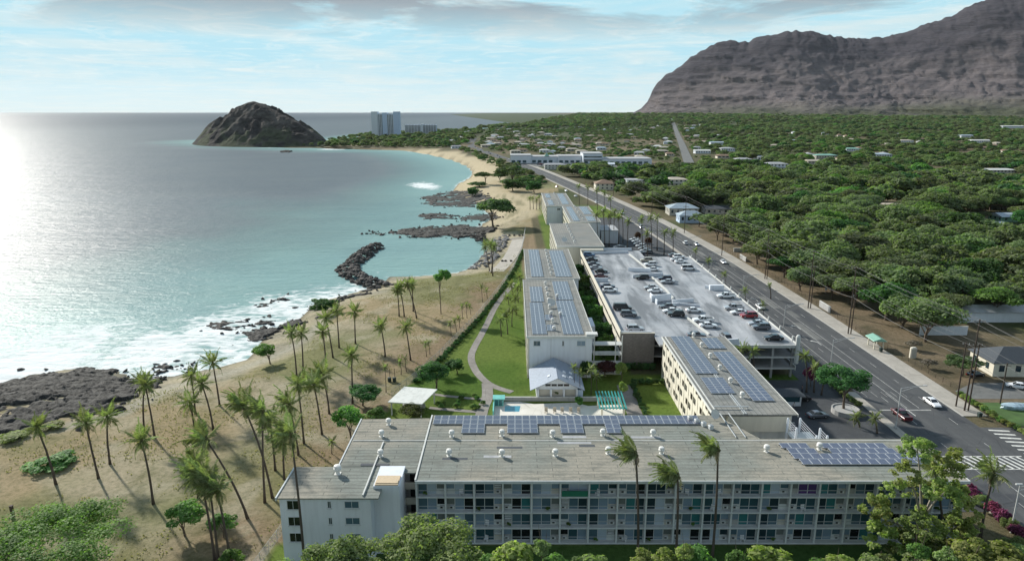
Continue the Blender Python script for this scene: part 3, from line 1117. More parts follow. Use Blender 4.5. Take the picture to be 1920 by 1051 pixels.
build_ground()
build_sea()
build_mountain()
build_headland()
lava('lava_shelf', [(-90, 742), (0, 722), (60, 702), (150, 689), (215, 693), (250, 708), (300, 722), (318, 735), (262, 752), (225, 790), (160, 812), (90, 826), (0, 838), (-90, 850)], 1.5,
     'broad dark lava shelf beside the breaking surf and dry palm park', 1, SEA + .2)
lava('lava_shelf', [(385, 612), (420, 603), (470, 598), (498, 592), (510, 600), (490, 612), (440, 620), (395, 622)], 1.2, 'long dark lava ledge washed by white surf off the sandy bank', 2)
lava('lava_shelf', [(450, 622), (500, 612), (560, 598), (580, 590), (560, 612), (520, 628), (480, 640), (455, 632)], 1.2, 'dark broken lava shelf joining the sandy bank by the round shrub', 3)
lava('lava_rock', [(488, 570), (515, 562), (540, 556), (538, 564), (515, 573), (495, 576)], 1.3, 'small black lava rock in foam near the shore shrub', 4)
lava('lava_rock', [(562, 575), (590, 566), (610, 572), (640, 560), (690, 548), (690, 556), (640, 572), (600, 590), (575, 586)], 1.2, 'strip of dark shore boulders below the leafy shore shrub', 5)
lava('lava_rock', [(285, 688), (305, 681), (322, 688), (310, 697), (290, 697)], 1.3, 'small wet lava rock in surf beside the broad lava shelf', 6)
lava('lava_rock', [(318, 684), (338, 678), (348, 686), (335, 696), (320, 694)], 1.2, 'twin wet lava rock standing in surf by the sandy bank', 7)
lava('lava_rock', [(280, 703), (310, 697), (326, 705), (310, 715), (285, 716)], 1.2, 'flat lava rock at the foot of the sandy bank', 8)
lava('lava_tongue', [(718, 437), (760, 430), (800, 425), (850, 422), (900, 424), (935, 430), (905, 446), (850, 446), (800, 446), (755, 443)], 1.8, 'long dark lava tongue sheltering the turquoise cove', 9, res=.8)
lava('lava_rock', [(690, 436), (705, 434), (722, 437), (715, 441), (697, 441)], 1.4, 'low black rock off the tip of the long lava tongue', 10)
lava('lava_tongue', [(776, 404), (800, 401), (830, 401), (862, 405), (850, 411), (800, 411)], 1.3, 'flat dark lava islet between two lava points', 11, res=.8)
lava('lava_tongue', [(855, 409), (890, 403), (925, 400), (940, 410), (905, 415), (865, 416)], 1.2, 'dark lava point reaching out below the spreading shore tree', 12, res=.8)
lava('lava_tongue', [(787, 371), (820, 364), (850, 358), (895, 362), (925, 378), (890, 388), (840, 389), (790, 383), (800, 377)], 1.3, 'brown lava point between the sand beach and the islet', 13, res=1.0)
lava('lava_rock', [(525, 284), (536, 282), (547, 284), (540, 286), (528, 286)], 2.5, 'lone dark rock in the bay in front of the headland', 14)
rock_bank('breakwater', 'curved boulder breakwater closing the turquoise cove', [(706, 463), (690, 472), (668, 488), (652, 505), (662, 517), (690, 530), (722, 542)], 9.5, 2.2, 300, .75, 1.45)
rock_bank('stone_bank', 'bank of pale boulders along the path above the cove', [(940, 446), (932, 465), (915, 490), (893, 507)], 9, 2.0, 220, .5, 1.1, True, seed=3)
rock_bank('stone_bank', 'short row of dark boulders at the head of the cove', [(885, 443), (905, 448), (900, 455)], 6, 1.2, 50, .6, 1.1, seed=5)
# ------------------------------------------------------------------ roads, pavements, paths
def resample(pts, step):
    pts = [Vector((p[0], p[1], 0)) for p in pts]
    out = [pts[0]]
    for a, b in zip(pts, pts[1:]):
        n = max(1, int((b - a).length / step))
        for k in range(1, n + 1):
            out.append(a.lerp(b, k / n))
    return out


def smooth_line(pts, it=3):
    pts = [Vector((p[0], p[1], 0)) for p in pts]
    for _ in range(it):
        q = [pts[0]]
        for a, b in zip(pts, pts[1:]):
            q += [a.lerp(b, .25), a.lerp(b, .75)]
        pts = q + [pts[-1]]
    return pts


def strip(name, left, right, z, mat, kind='structure', thick=0.0):
    """sheet between two polylines of equal length; optional kerb thickness"""
    mb = MB()
    n = len(left)
    for i in range(n - 1):
        a, b, c, d = left[i], right[i], right[i + 1], left[i + 1]
        mb.quad((a[0], a[1], z), (b[0], b[1], z), (c[0], c[1], z), (d[0], d[1], z))
        if thick:
            mb.quad((a[0], a[1], z - thick), (a[0], a[1], z), (d[0], d[1], z), (d[0], d[1], z - thick))
            mb.quad((b[0], b[1], z), (b[0], b[1], z - thick), (c[0], c[1], z - thick), (c[0], c[1], z))
    o = mb.obj(name, mat)
    if kind:
        tag(o, kind=kind)
    return o


def ribbon(name, pts, width, mat, dz=.06, kind='structure', follow=True, parent=None):
    P = resample(pts, 1.2) if follow else [Vector((p[0], p[1], 0)) for p in pts]
    mb = MB()
    L, Rr = [], []
    for i, p in enumerate(P):
        d = (P[min(i + 1, len(P) - 1)] - P[max(i - 1, 0)]).normalized()
        s = Vector((-d.y, d.x, 0)) * width / 2
        L.append(p + s)
        Rr.append(p - s)
    if follow:
        zl = terr([p.x for p in L], [p.y for p in L])
        zr = terr([p.x for p in Rr], [p.y for p in Rr])
    else:
        zl = zr = [0] * len(P)
    for i in range(len(P) - 1):
        mb.quad((L[i].x, L[i].y, zl[i] + dz), (Rr[i].x, Rr[i].y, zr[i] + dz), (Rr[i + 1].x, Rr[i + 1].y, zr[i + 1] + dz), (L[i + 1].x, L[i + 1].y, zl[i + 1] + dz))
    o = mb.obj(name, mat, parent)
    if kind:
        tag(o, kind=kind)
    return o


rl, rr_ = smooth_line(ROADL), smooth_line(ROADR)
strip('road', rl, rr_, .04, M['asphalt'])


def lane(t, off=0.0):
    return [a.lerp(b, t) + Vector((off, 0, 0)) for a, b in zip(rl, rr_)]


def off_line(line, o):
    out = []
    for i, p in enumerate(line):
        d = (line[min(i + 1, len(line) - 1)] - line[max(i - 1, 0)]).normalized()
        out.append(p + Vector((d.y, -d.x, 0)) * o)
    return out


def cut(line, y0, y1):
    return [p for p in resample(line, 2.0) if y0 <= p.y <= y1]


# pavements with kerbs
k1 = cut(rr_, 134, 900)
strip('pavement', k1, off_line(k1, 5.2), .15, M['pavement'], thick=.2)
strip('kerb', off_line(k1, -.18), k1, .158, M['kerb'], thick=.2)
k2 = cut(rl, -40, 150)
strip('pavement', off_line(k2, -2.0), k2, .15, M['pavement'], thick=.2)
k3 = cut(rl, 172, 700)
strip('pavement', off_line(k3, -1.6), k3, .15, M['pavement'], thick=.2)
# dry verge stays ground. side street on the right
strip('side_street', [(97.7, 92), (260, 88)], [(97.7, 131), (260, 127)], .035, M['asphalt'])
far_st = W([(1292, 303), (1278, 268), (1264, 240), (1255, 225)], 2)
ribbon('town_street', [(p[0], p[1]) for p in far_st], 13, M['old_asphalt'], .6, follow=True)

MK = MB()


def mark_line(t, w, y0, y1, dash=None, off=0.0, z=.048, mb=None):
    mb = mb or MK
    P = [p for p in resample(lane(t, off), 1.0) if y0 <= p.y <= y1]
    for i in range(len(P) - 1):
        if dash and (P[i].y % (dash[0] + dash[1])) > dash[0]:
            continue
        a, b = P[i], P[i + 1]
        mb.quad((a.x - w / 2, a.y, z), (a.x + w / 2, a.y, z), (b.x + w / 2, b.y, z), (b.x - w / 2, b.y, z))


mark_line(.985, .14, 136, 900)
mark_line(.03, .14, -40, 112)
mark_line(.13, .14, 150, 700)
mark_line(.03, .13, 172, 700)
mark_line(.425, .16, 140, 420)
mark_line(.58, .16, 140, 420)
mark_line(.5, .2, 420, 900)
mark_line(.42, .16, -40, 112)
mark_line(.28, .14, 60, 620, (3, 8))
mark_line(.78, .14, 60, 620, (3, 8))
mark_line(.40, .14, 137, 149)
for y in (139.2,):
    MK.box(81.2, 92.5, y, y + .45, .046, .049)
MK.obj('lane_marking', M['paint_faint'])['kind'] = 'structure'


def bars(name, x0, x1, y0, y1, n, along, z=.05):
    """one crosswalk: two edge lines and slanting bars"""
    mb = MB()
    if along == 'x':
        for e in (y0, y1):
            mb.box(x0, x1, e - .14, e + .14, z - .004, z)
        st = (x1 - x0) / n
        for i in range(n):
            x = x0 + (i + .5) * st
            mb.quad((x + .7, y0, z), (x + 1.2, y0, z), (x - .3, y1, z), (x - .8, y1, z))
    else:
        st = (y1 - y0) / n
        for i in range(n):
            y = y0 + (i + .5) * st
            mb.quad((x0, y - .28, z), (x1, y - .28 - .5, z), (x1, y + .28 - .5, z), (x0, y + .28, z))
    return tag(mb.obj(name, M['paint']), kind='structure')


bars('crosswalk', 80.9, 97.4, 113.8, 118.6, 13, 'x')
bars('crosswalk', 98.6, 102.6, 112, 130.5, 11, 'y')


def arrow(px, bend=-1, z=.05):
    p = G(*px, 0)
    mb = MB()
    mb.quad((p.x - .1, p.y - 1.8, z), (p.x + .1, p.y - 1.8, z), (p.x + .1, p.y + 1.0, z), (p.x - .1, p.y + 1.0, z))
    mb.quad((p.x - .1, p.y + .8, z), (p.x + .1, p.y + 1.05, z), (p.x + bend * .9, p.y + 1.9, z), (p.x + bend * 1.0, p.y + 1.55, z))
    mb.add([(p.x + bend * .75, p.y + 1.15, z), (p.x + bend * .95, p.y + 2.3, z), (p.x + bend * 1.7, p.y + 1.85, z)], [(0, 1, 2)])
    tag(mb.obj('lane_arrow', M['paint']), kind='structure')


for q in ((1497, 614), (1535, 643), (1418, 562), (1708, 773), (1345, 505)):
    arrow(q)

# faded box of parking grid left of the kerb lane
mb = MB()
for i in range(5):
    mb.box(82.0 + i * 2.3, 82.1 + i * 2.3, 146.5, 149.5, .046, .049)
tag(mb.obj('road_grid_marking', M['paint_faint']), kind='structure')

# apartment car park and drive
tag(MB().prism([(52.6, 100), (78.6, 100), (78.6, 172), (70.5, 172), (70.5, 156.8), (52.6, 156.8)], -.05, .03).obj('car_park', M['lot']), kind='structure')
strip('drive_apron', [(78.5, 112), (80.6, 112)], [(78.5, 132), (80.6, 132)], .055, M['path'])
tag(MB().prism([(44, 276), (80, 276), (80, 420), (47, 420)], -.05, .03).obj('car_park', M['lot']), kind='structure')
# shops' car park beside the highway far off
strip('shop_car_park', [(28, 820), (12, 880)], [(190, 805), (170, 845)], .2, M['old_asphalt'])

# paths on the apartment grounds
PATH = smooth_line(W([(965, 530), (945, 552), (927, 577), (910, 614), (890, 649), (881, 671), (893, 698), (913, 718), (935, 728), (960, 735)]), 2)
ribbon('footpath', PATH, 1.9, M['path'])
ribbon('footpath', smooth_line(W([(913, 718), (915, 745), (905, 765), (900, 790)]), 2), 2.6, M['path'], .075)
ribbon('footpath', W([(790, 735), (830, 741), (880, 746), (912, 748)]), 1.1, M['path'], .065)
ribbon('footpath', W([(805, 764), (850, 768), (900, 772)]), 1.3, M['path'], .065)
ribbon('beach_path', smooth_line(W([(972, 446), (962, 470), (948, 490), (930, 508)]), 2), 6.5, M['pavement'], .07)
ribbon('beach_path', smooth_line(W([(905, 452), (940, 444), (985, 444)]), 2), 3.5, M['path'], .06)
# resurfaced patches on the highway
rp = random.Random(2)
for k in range(16):
    x, y = rp.uniform(82, 94), rp.uniform(95, 330)
    tag(MB().box(x, x + rp.uniform(1.2, 3.2), y, y + rp.uniform(3, 16), .041, .0435).obj('road_patch', M['lot'] if k % 3 else M['old_asphalt']), kind='structure')
# ------------------------------------------------------------------ shared small parts
VENT = MB()
VENT.cyl(0, 0, 0, .55, .34, 12)
VENT.lathe(0, 0, [(.34, .5), (.62, .62), (.66, .9), (.5, 1.02), (.5, 1.1), (.62, 1.14), (.5, 1.34), (.2, 1.42)], 14)
VENT.box(-.5, .5, -.5, .5, -.02, .08)
VENT.v = [(p[0] * .74, p[1] * .74, p[2] * .86) for p in VENT.v]
VENT_ME = VENT.mesh('roof_vent', M['vent'])


def add_vents(roof, pts, z, s=1.0):
    for i, (x, y) in enumerate(pts):
        link('roof_vent', VENT_ME, roof, (x, y, z), (0, 0, i), s)


def panel_mesh(w, h):
    mb = MB()
    mb.box(-w / 2, w / 2, -h / 2, h / 2, 0, .05, 1)
    mb.quad((-w / 2 + .05, -h / 2 + .05, .056), (w / 2 - .05, -h / 2 + .05, .056), (w / 2 - .05, h / 2 - .05, .056), (-w / 2 + .05, h / 2 - .05, .056), 0)
    return mb.mesh('solar_panel', [M['solar'], M['solar_frame']])


_PM = {}


def solar(label, cells, w, h, z, tilt=(0, 0, 0), group=None, rail_dir='y'):
    """cells: list of (x, y) panel centres -> one array, each panel its own part"""
    key = (w, h)
    if key not in _PM:
        _PM[key] = panel_mesh(w - .06, h - .06)
    x0 = sum(c[0] for c in cells) / len(cells)
    y0 = sum(c[1] for c in cells) / len(cells)
    root = thing('solar_array', label, 'solar panels', (x0, y0, z), 0, group)
    xs = sorted(set(round(c[0], 2) for c in cells))
    ys = sorted(set(round(c[1], 2) for c in cells))
    mb = MB()
    for y in ys:
        row = sorted(c[0] for c in cells if abs(c[1] - y) < .02)
        runs = [[row[0], row[0]]]
        for q in row[1:]:
            if q - runs[-1][1] < w * 1.3:
                runs[-1][1] = q
            else:
                runs.append([q, q])
        for a_, b_ in runs:
            for e in (-.3, .3):
                mb.box(a_ - w / 2 - x0 - .1, b_ + w / 2 - x0 + .1, y - y0 + h * e, y - y0 + h * e + .06, .0, .15)
    mb.obj('mounting_rail', M['solar_frame'], root)
    for c in cells:
        link('solar_panel', _PM[key], root, (c[0] - x0, c[1] - y0, .2), tilt)
    return root


def solar_far(label, rects, pw, ph, z, group=None):
    """distant array: panels too small to tell apart singly, one part per block"""
    x0, y0 = rects[0][0], rects[0][2]
    root = thing('solar_array', label, 'solar panels', (x0, y0, z), 0, group)
    for (xa, xb, ya, yb) in rects:
        mb = MB()
        nx, ny = max(1, round((xb - xa) / pw)), max(1, round((yb - ya) / ph))
        w, h = (xb - xa) / nx, (yb - ya) / ny
        mb.box(xa - x0, xb - x0, ya - y0, yb - y0, .08, .18, 1)
        for i in range(nx):
            for j in range(ny):
                a, b = xa - x0 + i * w + .05, ya - y0 + j * h + .05
                mb.quad((a, b, .186), (a + w - .1, b, .186), (a + w - .1, b + h - .1, .186), (a, b + h - .1, .186), 0)
        o = mb.obj('panel_block', [M['solar'], M['solar_frame']], root)
        o['kind'] = 'stuff'
    return root


def window_part(parent, x, y, z, w, h, face, glass, fr=.08, frame=None, depth=.06, name='window'):
    """framed window on a wall; face: '-y' '-x' '+x' '+y' """
    mb = MB()
    g = MB()
    d = depth

    def bx(b, u0, u1, z0, z1, o0, o1, mi=0):
        if face == '-y':
            b.box(u0, u1, -o1, -o0, z0, z1, mi)
        elif face == '+y':
            b.box(u0, u1, o0, o1, z0, z1, mi)
        elif face == '-x':
            b.box(-o1, -o0, u0, u1, z0, z1, mi)
        else:
            b.box(o0, o1, u0, u1, z0, z1, mi)
    bx(mb, -w / 2, w / 2, 0, fr, 0.003, d)
    bx(mb, -w / 2, w / 2, h - fr, h, 0.003, d)
    bx(mb, -w / 2, -w / 2 + fr, fr, h - fr, 0.003, d)
    bx(mb, w / 2 - fr, w / 2, fr, h - fr, 0.003, d)
    bx(mb, -fr / 3, fr / 3, fr, h - fr, 0.003, d * .8)
    bx(mb, -w / 2 - .08, w / 2 + .08, -.08, 0, 0.003, d + .08)
    bx(g, -w / 2 + fr, w / 2 - fr, fr, h - fr, 0.004, .02)
    fo = mb.obj(name, frame or M['frame'], parent)
    fo.location = (x, y, z)
    go = g.obj('pane', glass, fo)
    return fo


# ------------------------------------------------------------------ front apartment building
FH, NB, BW = 2.62, 19, 4.31
FX0, FY = -14.3, 91.5
ROOFZ = .12 + 4 * FH


BALC = []


def front_building():
    rg = random.Random(12)
    root = thing('apartment_building', 'long four-storey apartment block with glazed balcony grid and grey-green rolled roof', 'building', (0, 0, 0))
    X1 = FX0 + NB * BW
    # core walls
    mb = MB()
    mb.box(FX0 + .02, X1 - .02, FY + 1.05, 103.6, -.2, ROOFZ - .12)
    mb.box(FX0 + .02, 36.5, 103.6, 113.0, -.2, ROOFZ - .12)
    mb.box(-26.3, FX0 - .1, 96.0, 111.5, -.2, ROOFZ - .12)
    mb.obj('wall', M['offwhite'], root)
    roof = MB()
    T = .22
    roof.prism([(FX0 - .1, FY - .35), (X1 + .3, FY - .35), (X1 + .3, 104.6), (41.6, 104.6), (36.9, 113.7), (FX0 - .1, 113.7)], ROOFZ, ROOFZ + T)
    ro = roof.obj('roof', [M['roof_green']], root)
    r2 = MB()
    r2.prism([(-26.8, 95.55), (-19.4, 95.55), (-19.0, 93.7), (FX0 - .12, 93.7), (FX0 - .12, 112.6), (-26.8, 112.2)], ROOFZ - .05, ROOFZ + T - .06)
    ro2 = r2.obj('roof', M['roof_green'], root)
    r3 = MB()
    r3.prism([(-33.6, 86.7), (-19.0, 86.7), (-19.0, 93.68), (-19.42, 95.53), (-33.5, 95.53)], ROOFZ - .10, ROOFZ + T - .12)
    r3.obj('roof', M['roof_green'], root)
    # parapet upstands and joints
    for a in ((FX0 - .2, FX0 + .05, FY - .2, 113.6), (-21.4, -21.2, 87.2, 103.4)):
        MB().box(a[0], a[1], a[2], a[3], ROOFZ + .05, ROOFZ + T + .14).obj('roof_upstand', M['offwhite'], root)
    MB().box(-26.5, X1, 103.9, 104.05, ROOFZ + .1, ROOFZ + T + .05).obj('roof_upstand', M['offwhite'], root)
    MB().box(-33.65, -33.45, 86.6, 95.6, ROOFZ - .25, ROOFZ + T + .02).obj('roof_edge', M['frame'], root)
    MB().box(-26.95, -26.75, 95.5, 112.3, ROOFZ - .25, ROOFZ + T + .04).obj('roof_edge', M['frame'], root)
    MB().box(X1 + .28, X1 + .42, FY - .45, 104.7, ROOFZ - .25, ROOFZ + T + .05).obj('roof_edge', M['frame'], root)
    MB().box(FX0 - .1, X1 + .3, FY - .45, FY - .3, ROOFZ - .2, ROOFZ + T + .04).obj('roof_edge', M['frame'], root)
    # torn repair strips on the roof
    for i, (x, y, w) in enumerate(((-11, 97.5, 4.0), (-4.5, 98.2, 4.4), (-2.5, 101.2, 4.2), (7.5, 102.8, 5.6), (11, 101.8, 2.6), (20, 104.8, 5.0), (-23.5, 95.7, 4.4), (8.5, 104.9, 4))):
        MB().box(x, x + w, y, y + .7, ROOFZ + T + .0, ROOFZ + T + .012).obj('repair_strip', M['greyroof'] if i % 2 else M['darkroof'], root)
    # floors and columns
    for f in range(4):
        z = .12 + f * FH
        MB().box(FX0 - .1, X1 + .1, FY - .12, FY + 1.04, z - .16, z + .04).obj('floor_slab', M['frame'], root)
    cm = MB().box(-.13, .13, -.02, 1.04, .045, FH - .165).mesh('column', M['frame'])
    rail = MB()
    rail.box(-2.02, 2.02, .02, .075, 1.0, 1.07)
    rail.box(-2.02, 2.02, .03, .06, .12, .15)
    rail_me = rail.mesh('railing', M['rail'])
    acm = MB().bbox(-.34, .34, -.34, .1, 0, .44, .03)
    acm.box(-.26, .1, -.352, -.341, .07, .36, 1)
    ac_me = acm.mesh('air_conditioner', [M['ac'], M['dark']])
    pane_cache = {}

    def pane(w, h, mat):
        key = (w, h, mat.name)
        if key not in pane_cache:
            pane_cache[key] = MB().box(-w / 2, w / 2, 0, .03, 0, h).mesh('glass_pane', mat)
        return pane_cache[key]
    louv = MB()
    for k in range(4):
        louv.box(-.5, .5, -.05, .05, .12 + k * .32, .26 + k * .32)
    louv_me = louv.mesh('louvers', M['louver'])
    for f in range(4):
        z = .12 + f * FH
        for b in range(NB + 1):
            link('column', cm, root, (FX0 + b * BW, FY, z))
        for b in range(NB):
            xc = FX0 + (b + .5) * BW
            side = -1 if b % 2 else 1            # which end the narrow window takes
            bm = MB()
            hw = 2.02
            yb = .72 + rg.choice((0, 0, .1))
            xs = hw - 1.22                       # split between door and window
            sx = lambda q: q * side
            H_ = FH - .165

            def bxx(a, c, y0, y1, z0, z1, mi=0):
                a, c = sorted((sx(a), sx(c)))
                bm.box(a, c, y0, y1, z0, z1, mi)
            bxx(xs - .05, xs + .05, yb - .05, yb + .06, .045, H_)
            bxx(-hw, hw, yb - .04, yb + .06, H_ - .12, H_ - .002)
            bxx(-hw, hw, yb - .04, yb + .06, .045, .12)
            bxx(-hw - .0, -hw + .07, yb - .04, yb + .06, .12, H_ - .12)
            bxx(-.66, -.58, yb - .03, yb + .05, .12, H_ - .12)
            bxx(xs + .05, hw, yb - .03, yb + .055, .12, 1.0, 1)       # spandrel under window
            bal = bm.obj('balcony', [M['frame'], M[rg.choice(('beige', 'concrete', 'frame'))]], root)
            bal.location = (xc, FY, z)
            top = (f == 3)
            special = top and b == 5
            if special:
                MB().box(-1.95, 1.95, -.02, .05, .06, .98).obj('green_screen', M['green_panel'], bal)
            else:
                link('railing', rail_me, bal, (0, 0, 0))
            g1 = GL[rg.choice((0, 0, 1, 1, 2, 2, 3, 3, 4, 7))]
            g2 = GL[rg.choice((0, 1, 2, 2, 3, 3, 4, 4, 5, 7))]
            if special:
                g1 = g2 = GL[5]
            if top and b == 13:
                g1 = g2 = M['purple']
            w1 = (hw - .62 - .04)
            hh = H_ - .24
            wl = -.66 - (-hw + .07)
            link('glass_pane', pane(round(wl, 2), round(hh, 2), g1), bal, (sx((-hw + .07 - .66) / 2), yb, .12))
            wr = xs - .05 + .58
            link('glass_pane', pane(round(wr, 2), round(hh, 2), g2), bal, (sx((xs - .05 - .58) / 2), yb + .03, .12))
            if rg.random() < .16:
                link('louvers', louv_me, bal, (sx((xs + hw) / 2), yb - .06, 1.0))
            g3 = GL[rg.choice((0, 1, 3, 6, 6, 6, 4))]
            link('glass_pane', pane(1.15, round(H_ - 1.12, 2), g3), bal, (sx((xs + .05 + hw) / 2), yb, 1.0))
            q = rg.random()
            if q < .16:
                BALC.append((bal, rg.uniform(-1.5, 1.5), 'plant'))
            elif q < .3:
                BALC.append((bal, rg.uniform(-1.4, .4), 'chair'))
            if rg.random() < .72:
                link('air_conditioner', ac_me, bal, (sx((xs + hw) / 2) + rg.uniform(-.2, .2), yb - .03, .42))
    # end wall to the street
    MB().box(X1 - .02, X1 + .16, FY + .0, 103.6, -.1, ROOFZ - .13).obj('end_wall', M['offwhite'], root)
    # recess with access galleries between annex and balconies
    for f in range(4):
        z = .12 + f * FH
        g = MB()
        g.box(-18.7, FX0 - .12, 93.9, 95.98, z - .16, z)
        g.box(-18.7, FX0 - .12, 93.85, 93.95, z, z + 1.02)
        g.obj('gallery', M['beige'], root)
        MB().box(-15.9, -14.9, 95.9, 95.99, z + .02, z + 2.1).obj('door', M['dark'], root)
    MB().box(FX0 - .12, FX0 - .02, FY + .0, 96.0, -.1, ROOFZ - .1).obj('party_wall', M['frame'], root)
    # white annex towards the sea
    an = MB()
    an.box(-33.2, -20.2, 87.0, 95.4, -.4, ROOFZ - .13)
    an.obj('annex_wall', M['white'], root)
    st = MB()
    st.box(-20.2, -16.4, 89.2, 95.0, -.4, ROOFZ + .55)
    st.obj('stair_tower', M['white'], root)
    MB().box(-20.0, -16.6, 89.3, 91.9, ROOFZ + .56, ROOFZ + .72).box(-19.9, -16.7, 89.6, 90.5, ROOFZ + .73, ROOFZ + .82).obj('plywood_cover', M['wood'], root)
    for f in range(4):
        z = .12 + f * FH
        if f == 0:
            continue
        window_part(root, -31.3, 86.995, z + .72, 1.75, 1.5, '-y', GL[0], name='window')
        window_part(root, -26.1, 86.995, z + .95, .55, 1.15, '-y', GL[1], name='window')
        window_part(root, -22.9, 86.995, z + .95, 2.1, 1.15, '-y', GL[3], name='window')
    for i, p in enumerate(((-29.6, 93.4),)):
        pass
    vz = ROOFZ + T
    add_vents(ro2, [(-21.6, 110.0), (-22.0, 105.5), (-20.9, 98.7)], vz - .06)
    link('roof_vent', VENT_ME, root, (-26.4, 93.4, vz - .12), None, 1.25)
    back = [tuple(G(u, v, vz)[:2]) for u, v in ((847, 818), (941, 817), (1036, 818), (1130, 816), (1224, 817), (842, 854), (941, 855), (1041, 854), (1140, 850), (1240, 850), (1437, 846), (1536, 842))]
    add_vents(ro, back, vz)
    # satellite dish and clutter by the corner
    d = G(1336, 782, vz)
    ds = MB()
    ds.lathe(0, 0, [(.05, .0), (.5, .07), (.85, .22), (.88, .22), (.5, .1), (.05, .04)], 16)
    dish = ds.mesh('dish', M['offwhite'])
    dr = thing('satellite_dish', 'white satellite dish on a post at the roof corner by the stacked white pipes', 'dish', (d.x, d.y - 1, vz))
    MB().cyl(0, 0, 0, 1.0, .06).obj('post', M['steel'], dr)
    link('reflector', dish, dr, (0, 0, 1.1), (R(62), 0, R(20)))
    for i in range(4):
        q = thing('roof_cooler', 'small white cooling unit in a row beside the satellite dish', 'cooler', (31.6 + i * .9, 111.8 - i * 1.2, vz), .3, 'cooling units by the dish')
        MB().bbox(-.4, .4, -.35, .35, .05, .75, .06).obj('case', M['ac'], q)
        MB().cyl(0, 0, .75, .82, .26).obj('fan_guard', M['steel'], q)
    for x in (37.6, 39.2):
        pr = thing('roof_pipe', 'long white pipe run along the roof edge beside the dish', 'pipe', (x, 105, vz), 0, 'pipes on the roof edge')
        MB().tube([(0, -.2, .16), (0, 9.2, .16)], .09).obj('pipe', M['rail'], pr)
        for k in range(4):
            MB().box(-.12, .12, .6 + k * 2.4, .8 + k * 2.4, 0, .1).obj('bracket', M['steel'], pr)

    return root


BLD = front_building()
_sz = ROOFZ + .22
# back row of panels: two deep, with deeper blocks
pw, ph = 1.305, 1.72
cells = []
x0 = -13.2
for i in range(36):
    for j in range(2):
        cells.append((x0 + i * pw * 1.0, 112.3 - j * ph))
deep = [4, 5, 6, 10, 11, 12, 13, 17, 18, 19, 23, 24, 25]
deep = [4, 5, 6, 10, 11, 12, 13, 17, 18, 19, 23, 24]
for i in deep:
    for j in (2, 3):
        cells.append((x0 + i * pw, 112.3 - j * ph))
solar('long comb-shaped row of solar panels along the back roof edge above the pool', cells, pw, ph, _sz)
c2 = []
for r, (xa, n) in enumerate(((44.6, 10), (45.2, 10), (45.2, 14), (45.8, 14))):
    for i in range(n):
        c2.append((xa + i * 1.5 + (2.2 if (r < 2 and i > 2) else 0), 101.8 - r * 1.75))
solar('square block of solar panels at the street end of the long roof', c2, 1.5, 1.75, _sz)


# ------------------------------------------------------------------ wing with cream egg-crate wall
def wing_crate():
    x0, x1, y0, y1, h = 36.8, 51.2, 115.2, 157.6, ROOFZ
    root = thing('apartment_wing', 'four-storey apartment wing with sunlit cream egg-crate balconies and two solar strips', 'building', (x0, y0, 0))
    W_, D_ = x1 - x0, y1 - y0
    MB().box(.9, W_, 0, D_, -.2, h - .1).obj('wall', M['offwhite'], root)
    ro = MB().prism([(-.3, -1.2), (W_ + .5, -1.2), (W_ + .5, D_ + .3), (-.3, D_ + .3)], h, h + .22).obj('roof', M['roof_grey'], root)
    MB().box(-.42, -.28, -1.3, D_ + .4, h - .2, h + .3).obj('roof_edge', M['offwhite'], root)
    MB().box(W_ + .48, W_ + .6, -1.3, D_ + .4, h - .2, h + .3).obj('roof_edge', M['offwhite'], root)
    MB().box(.3, .5, -.9, D_, h + .22, h + .36).obj('roof_upstand', M['offwhite'], root)
    nb = 12
    bw = D_ / nb
    rg = random.Random(5)
    pier = MB().box(0, .9, -.13, .13, 0, FH).mesh('pier', M['cream'])
    spn = MB().box(.06, .2, .13, bw - .13, .02, 1.02).box(.06, .9, .13, bw - .13, -.12, .02).mesh('spandrel', M['cream'])
    scr = MB().box(.1, .2, .13, bw * .42, 1.02, FH - .13).mesh('sun_screen', M['cream'])
    gm = {}
    for f in range(4):
        for b in range(nb + 1):
            link('pier', pier, root, (0, b * bw, .12 + f * FH))
        for b in range(nb):
            sp = link('balcony_front', spn, root, (0, b * bw, .12 + f * FH))
            if (b + f) % 2:
                link('sun_screen', scr, sp)
            else:
                link('sun_screen', scr, sp, (0, bw * .58 - .13, 0))
            k = rg.choice((0, 0, 1, 2, 6))
            if k not in gm:
                gm[k] = MB().box(.84, .895, .2, bw - .2, .1, FH - .2).mesh('glass_pane', GL[k])
            link('glass_pane', gm[k], sp)
    # pale end bay over the undercroft
    MB().box(2.4, W_ - .6, -.95, -.01, 7.3, h - .25).obj('end_panel', M['cream'], root)
    add_vents(ro, [(7.3, 6.5 + i * 7.2) for i in range(6)], h + .22, .95)
    MB().box(.4, 6.8, 1.2, 1.4, h + .6, h + .75).box(.5, .6, 1.2, 1.4, h + .2, h + .6).box(6.5, 6.6, 1.2, 1.4, h + .2, h + .6).obj('roof_pipe', M['rail'], root)
    for x in (5.2, 5.6):
        MB().box(x, x + .14, -1, 22, h + .23, h + .35).obj('roof_conduit', M['rail'], root)
    # outside stair on the car park side
    for f in range(3):
        s = MB()
        for k in range(9):
            s.box(W_ + .1, W_ + 1.4, -1 + k * .32, -.68 + k * .32, .3 + f * FH + k * .28, .36 + f * FH + k * .28)
        s.obj('stair_flight', M['concrete'], root)
    return root


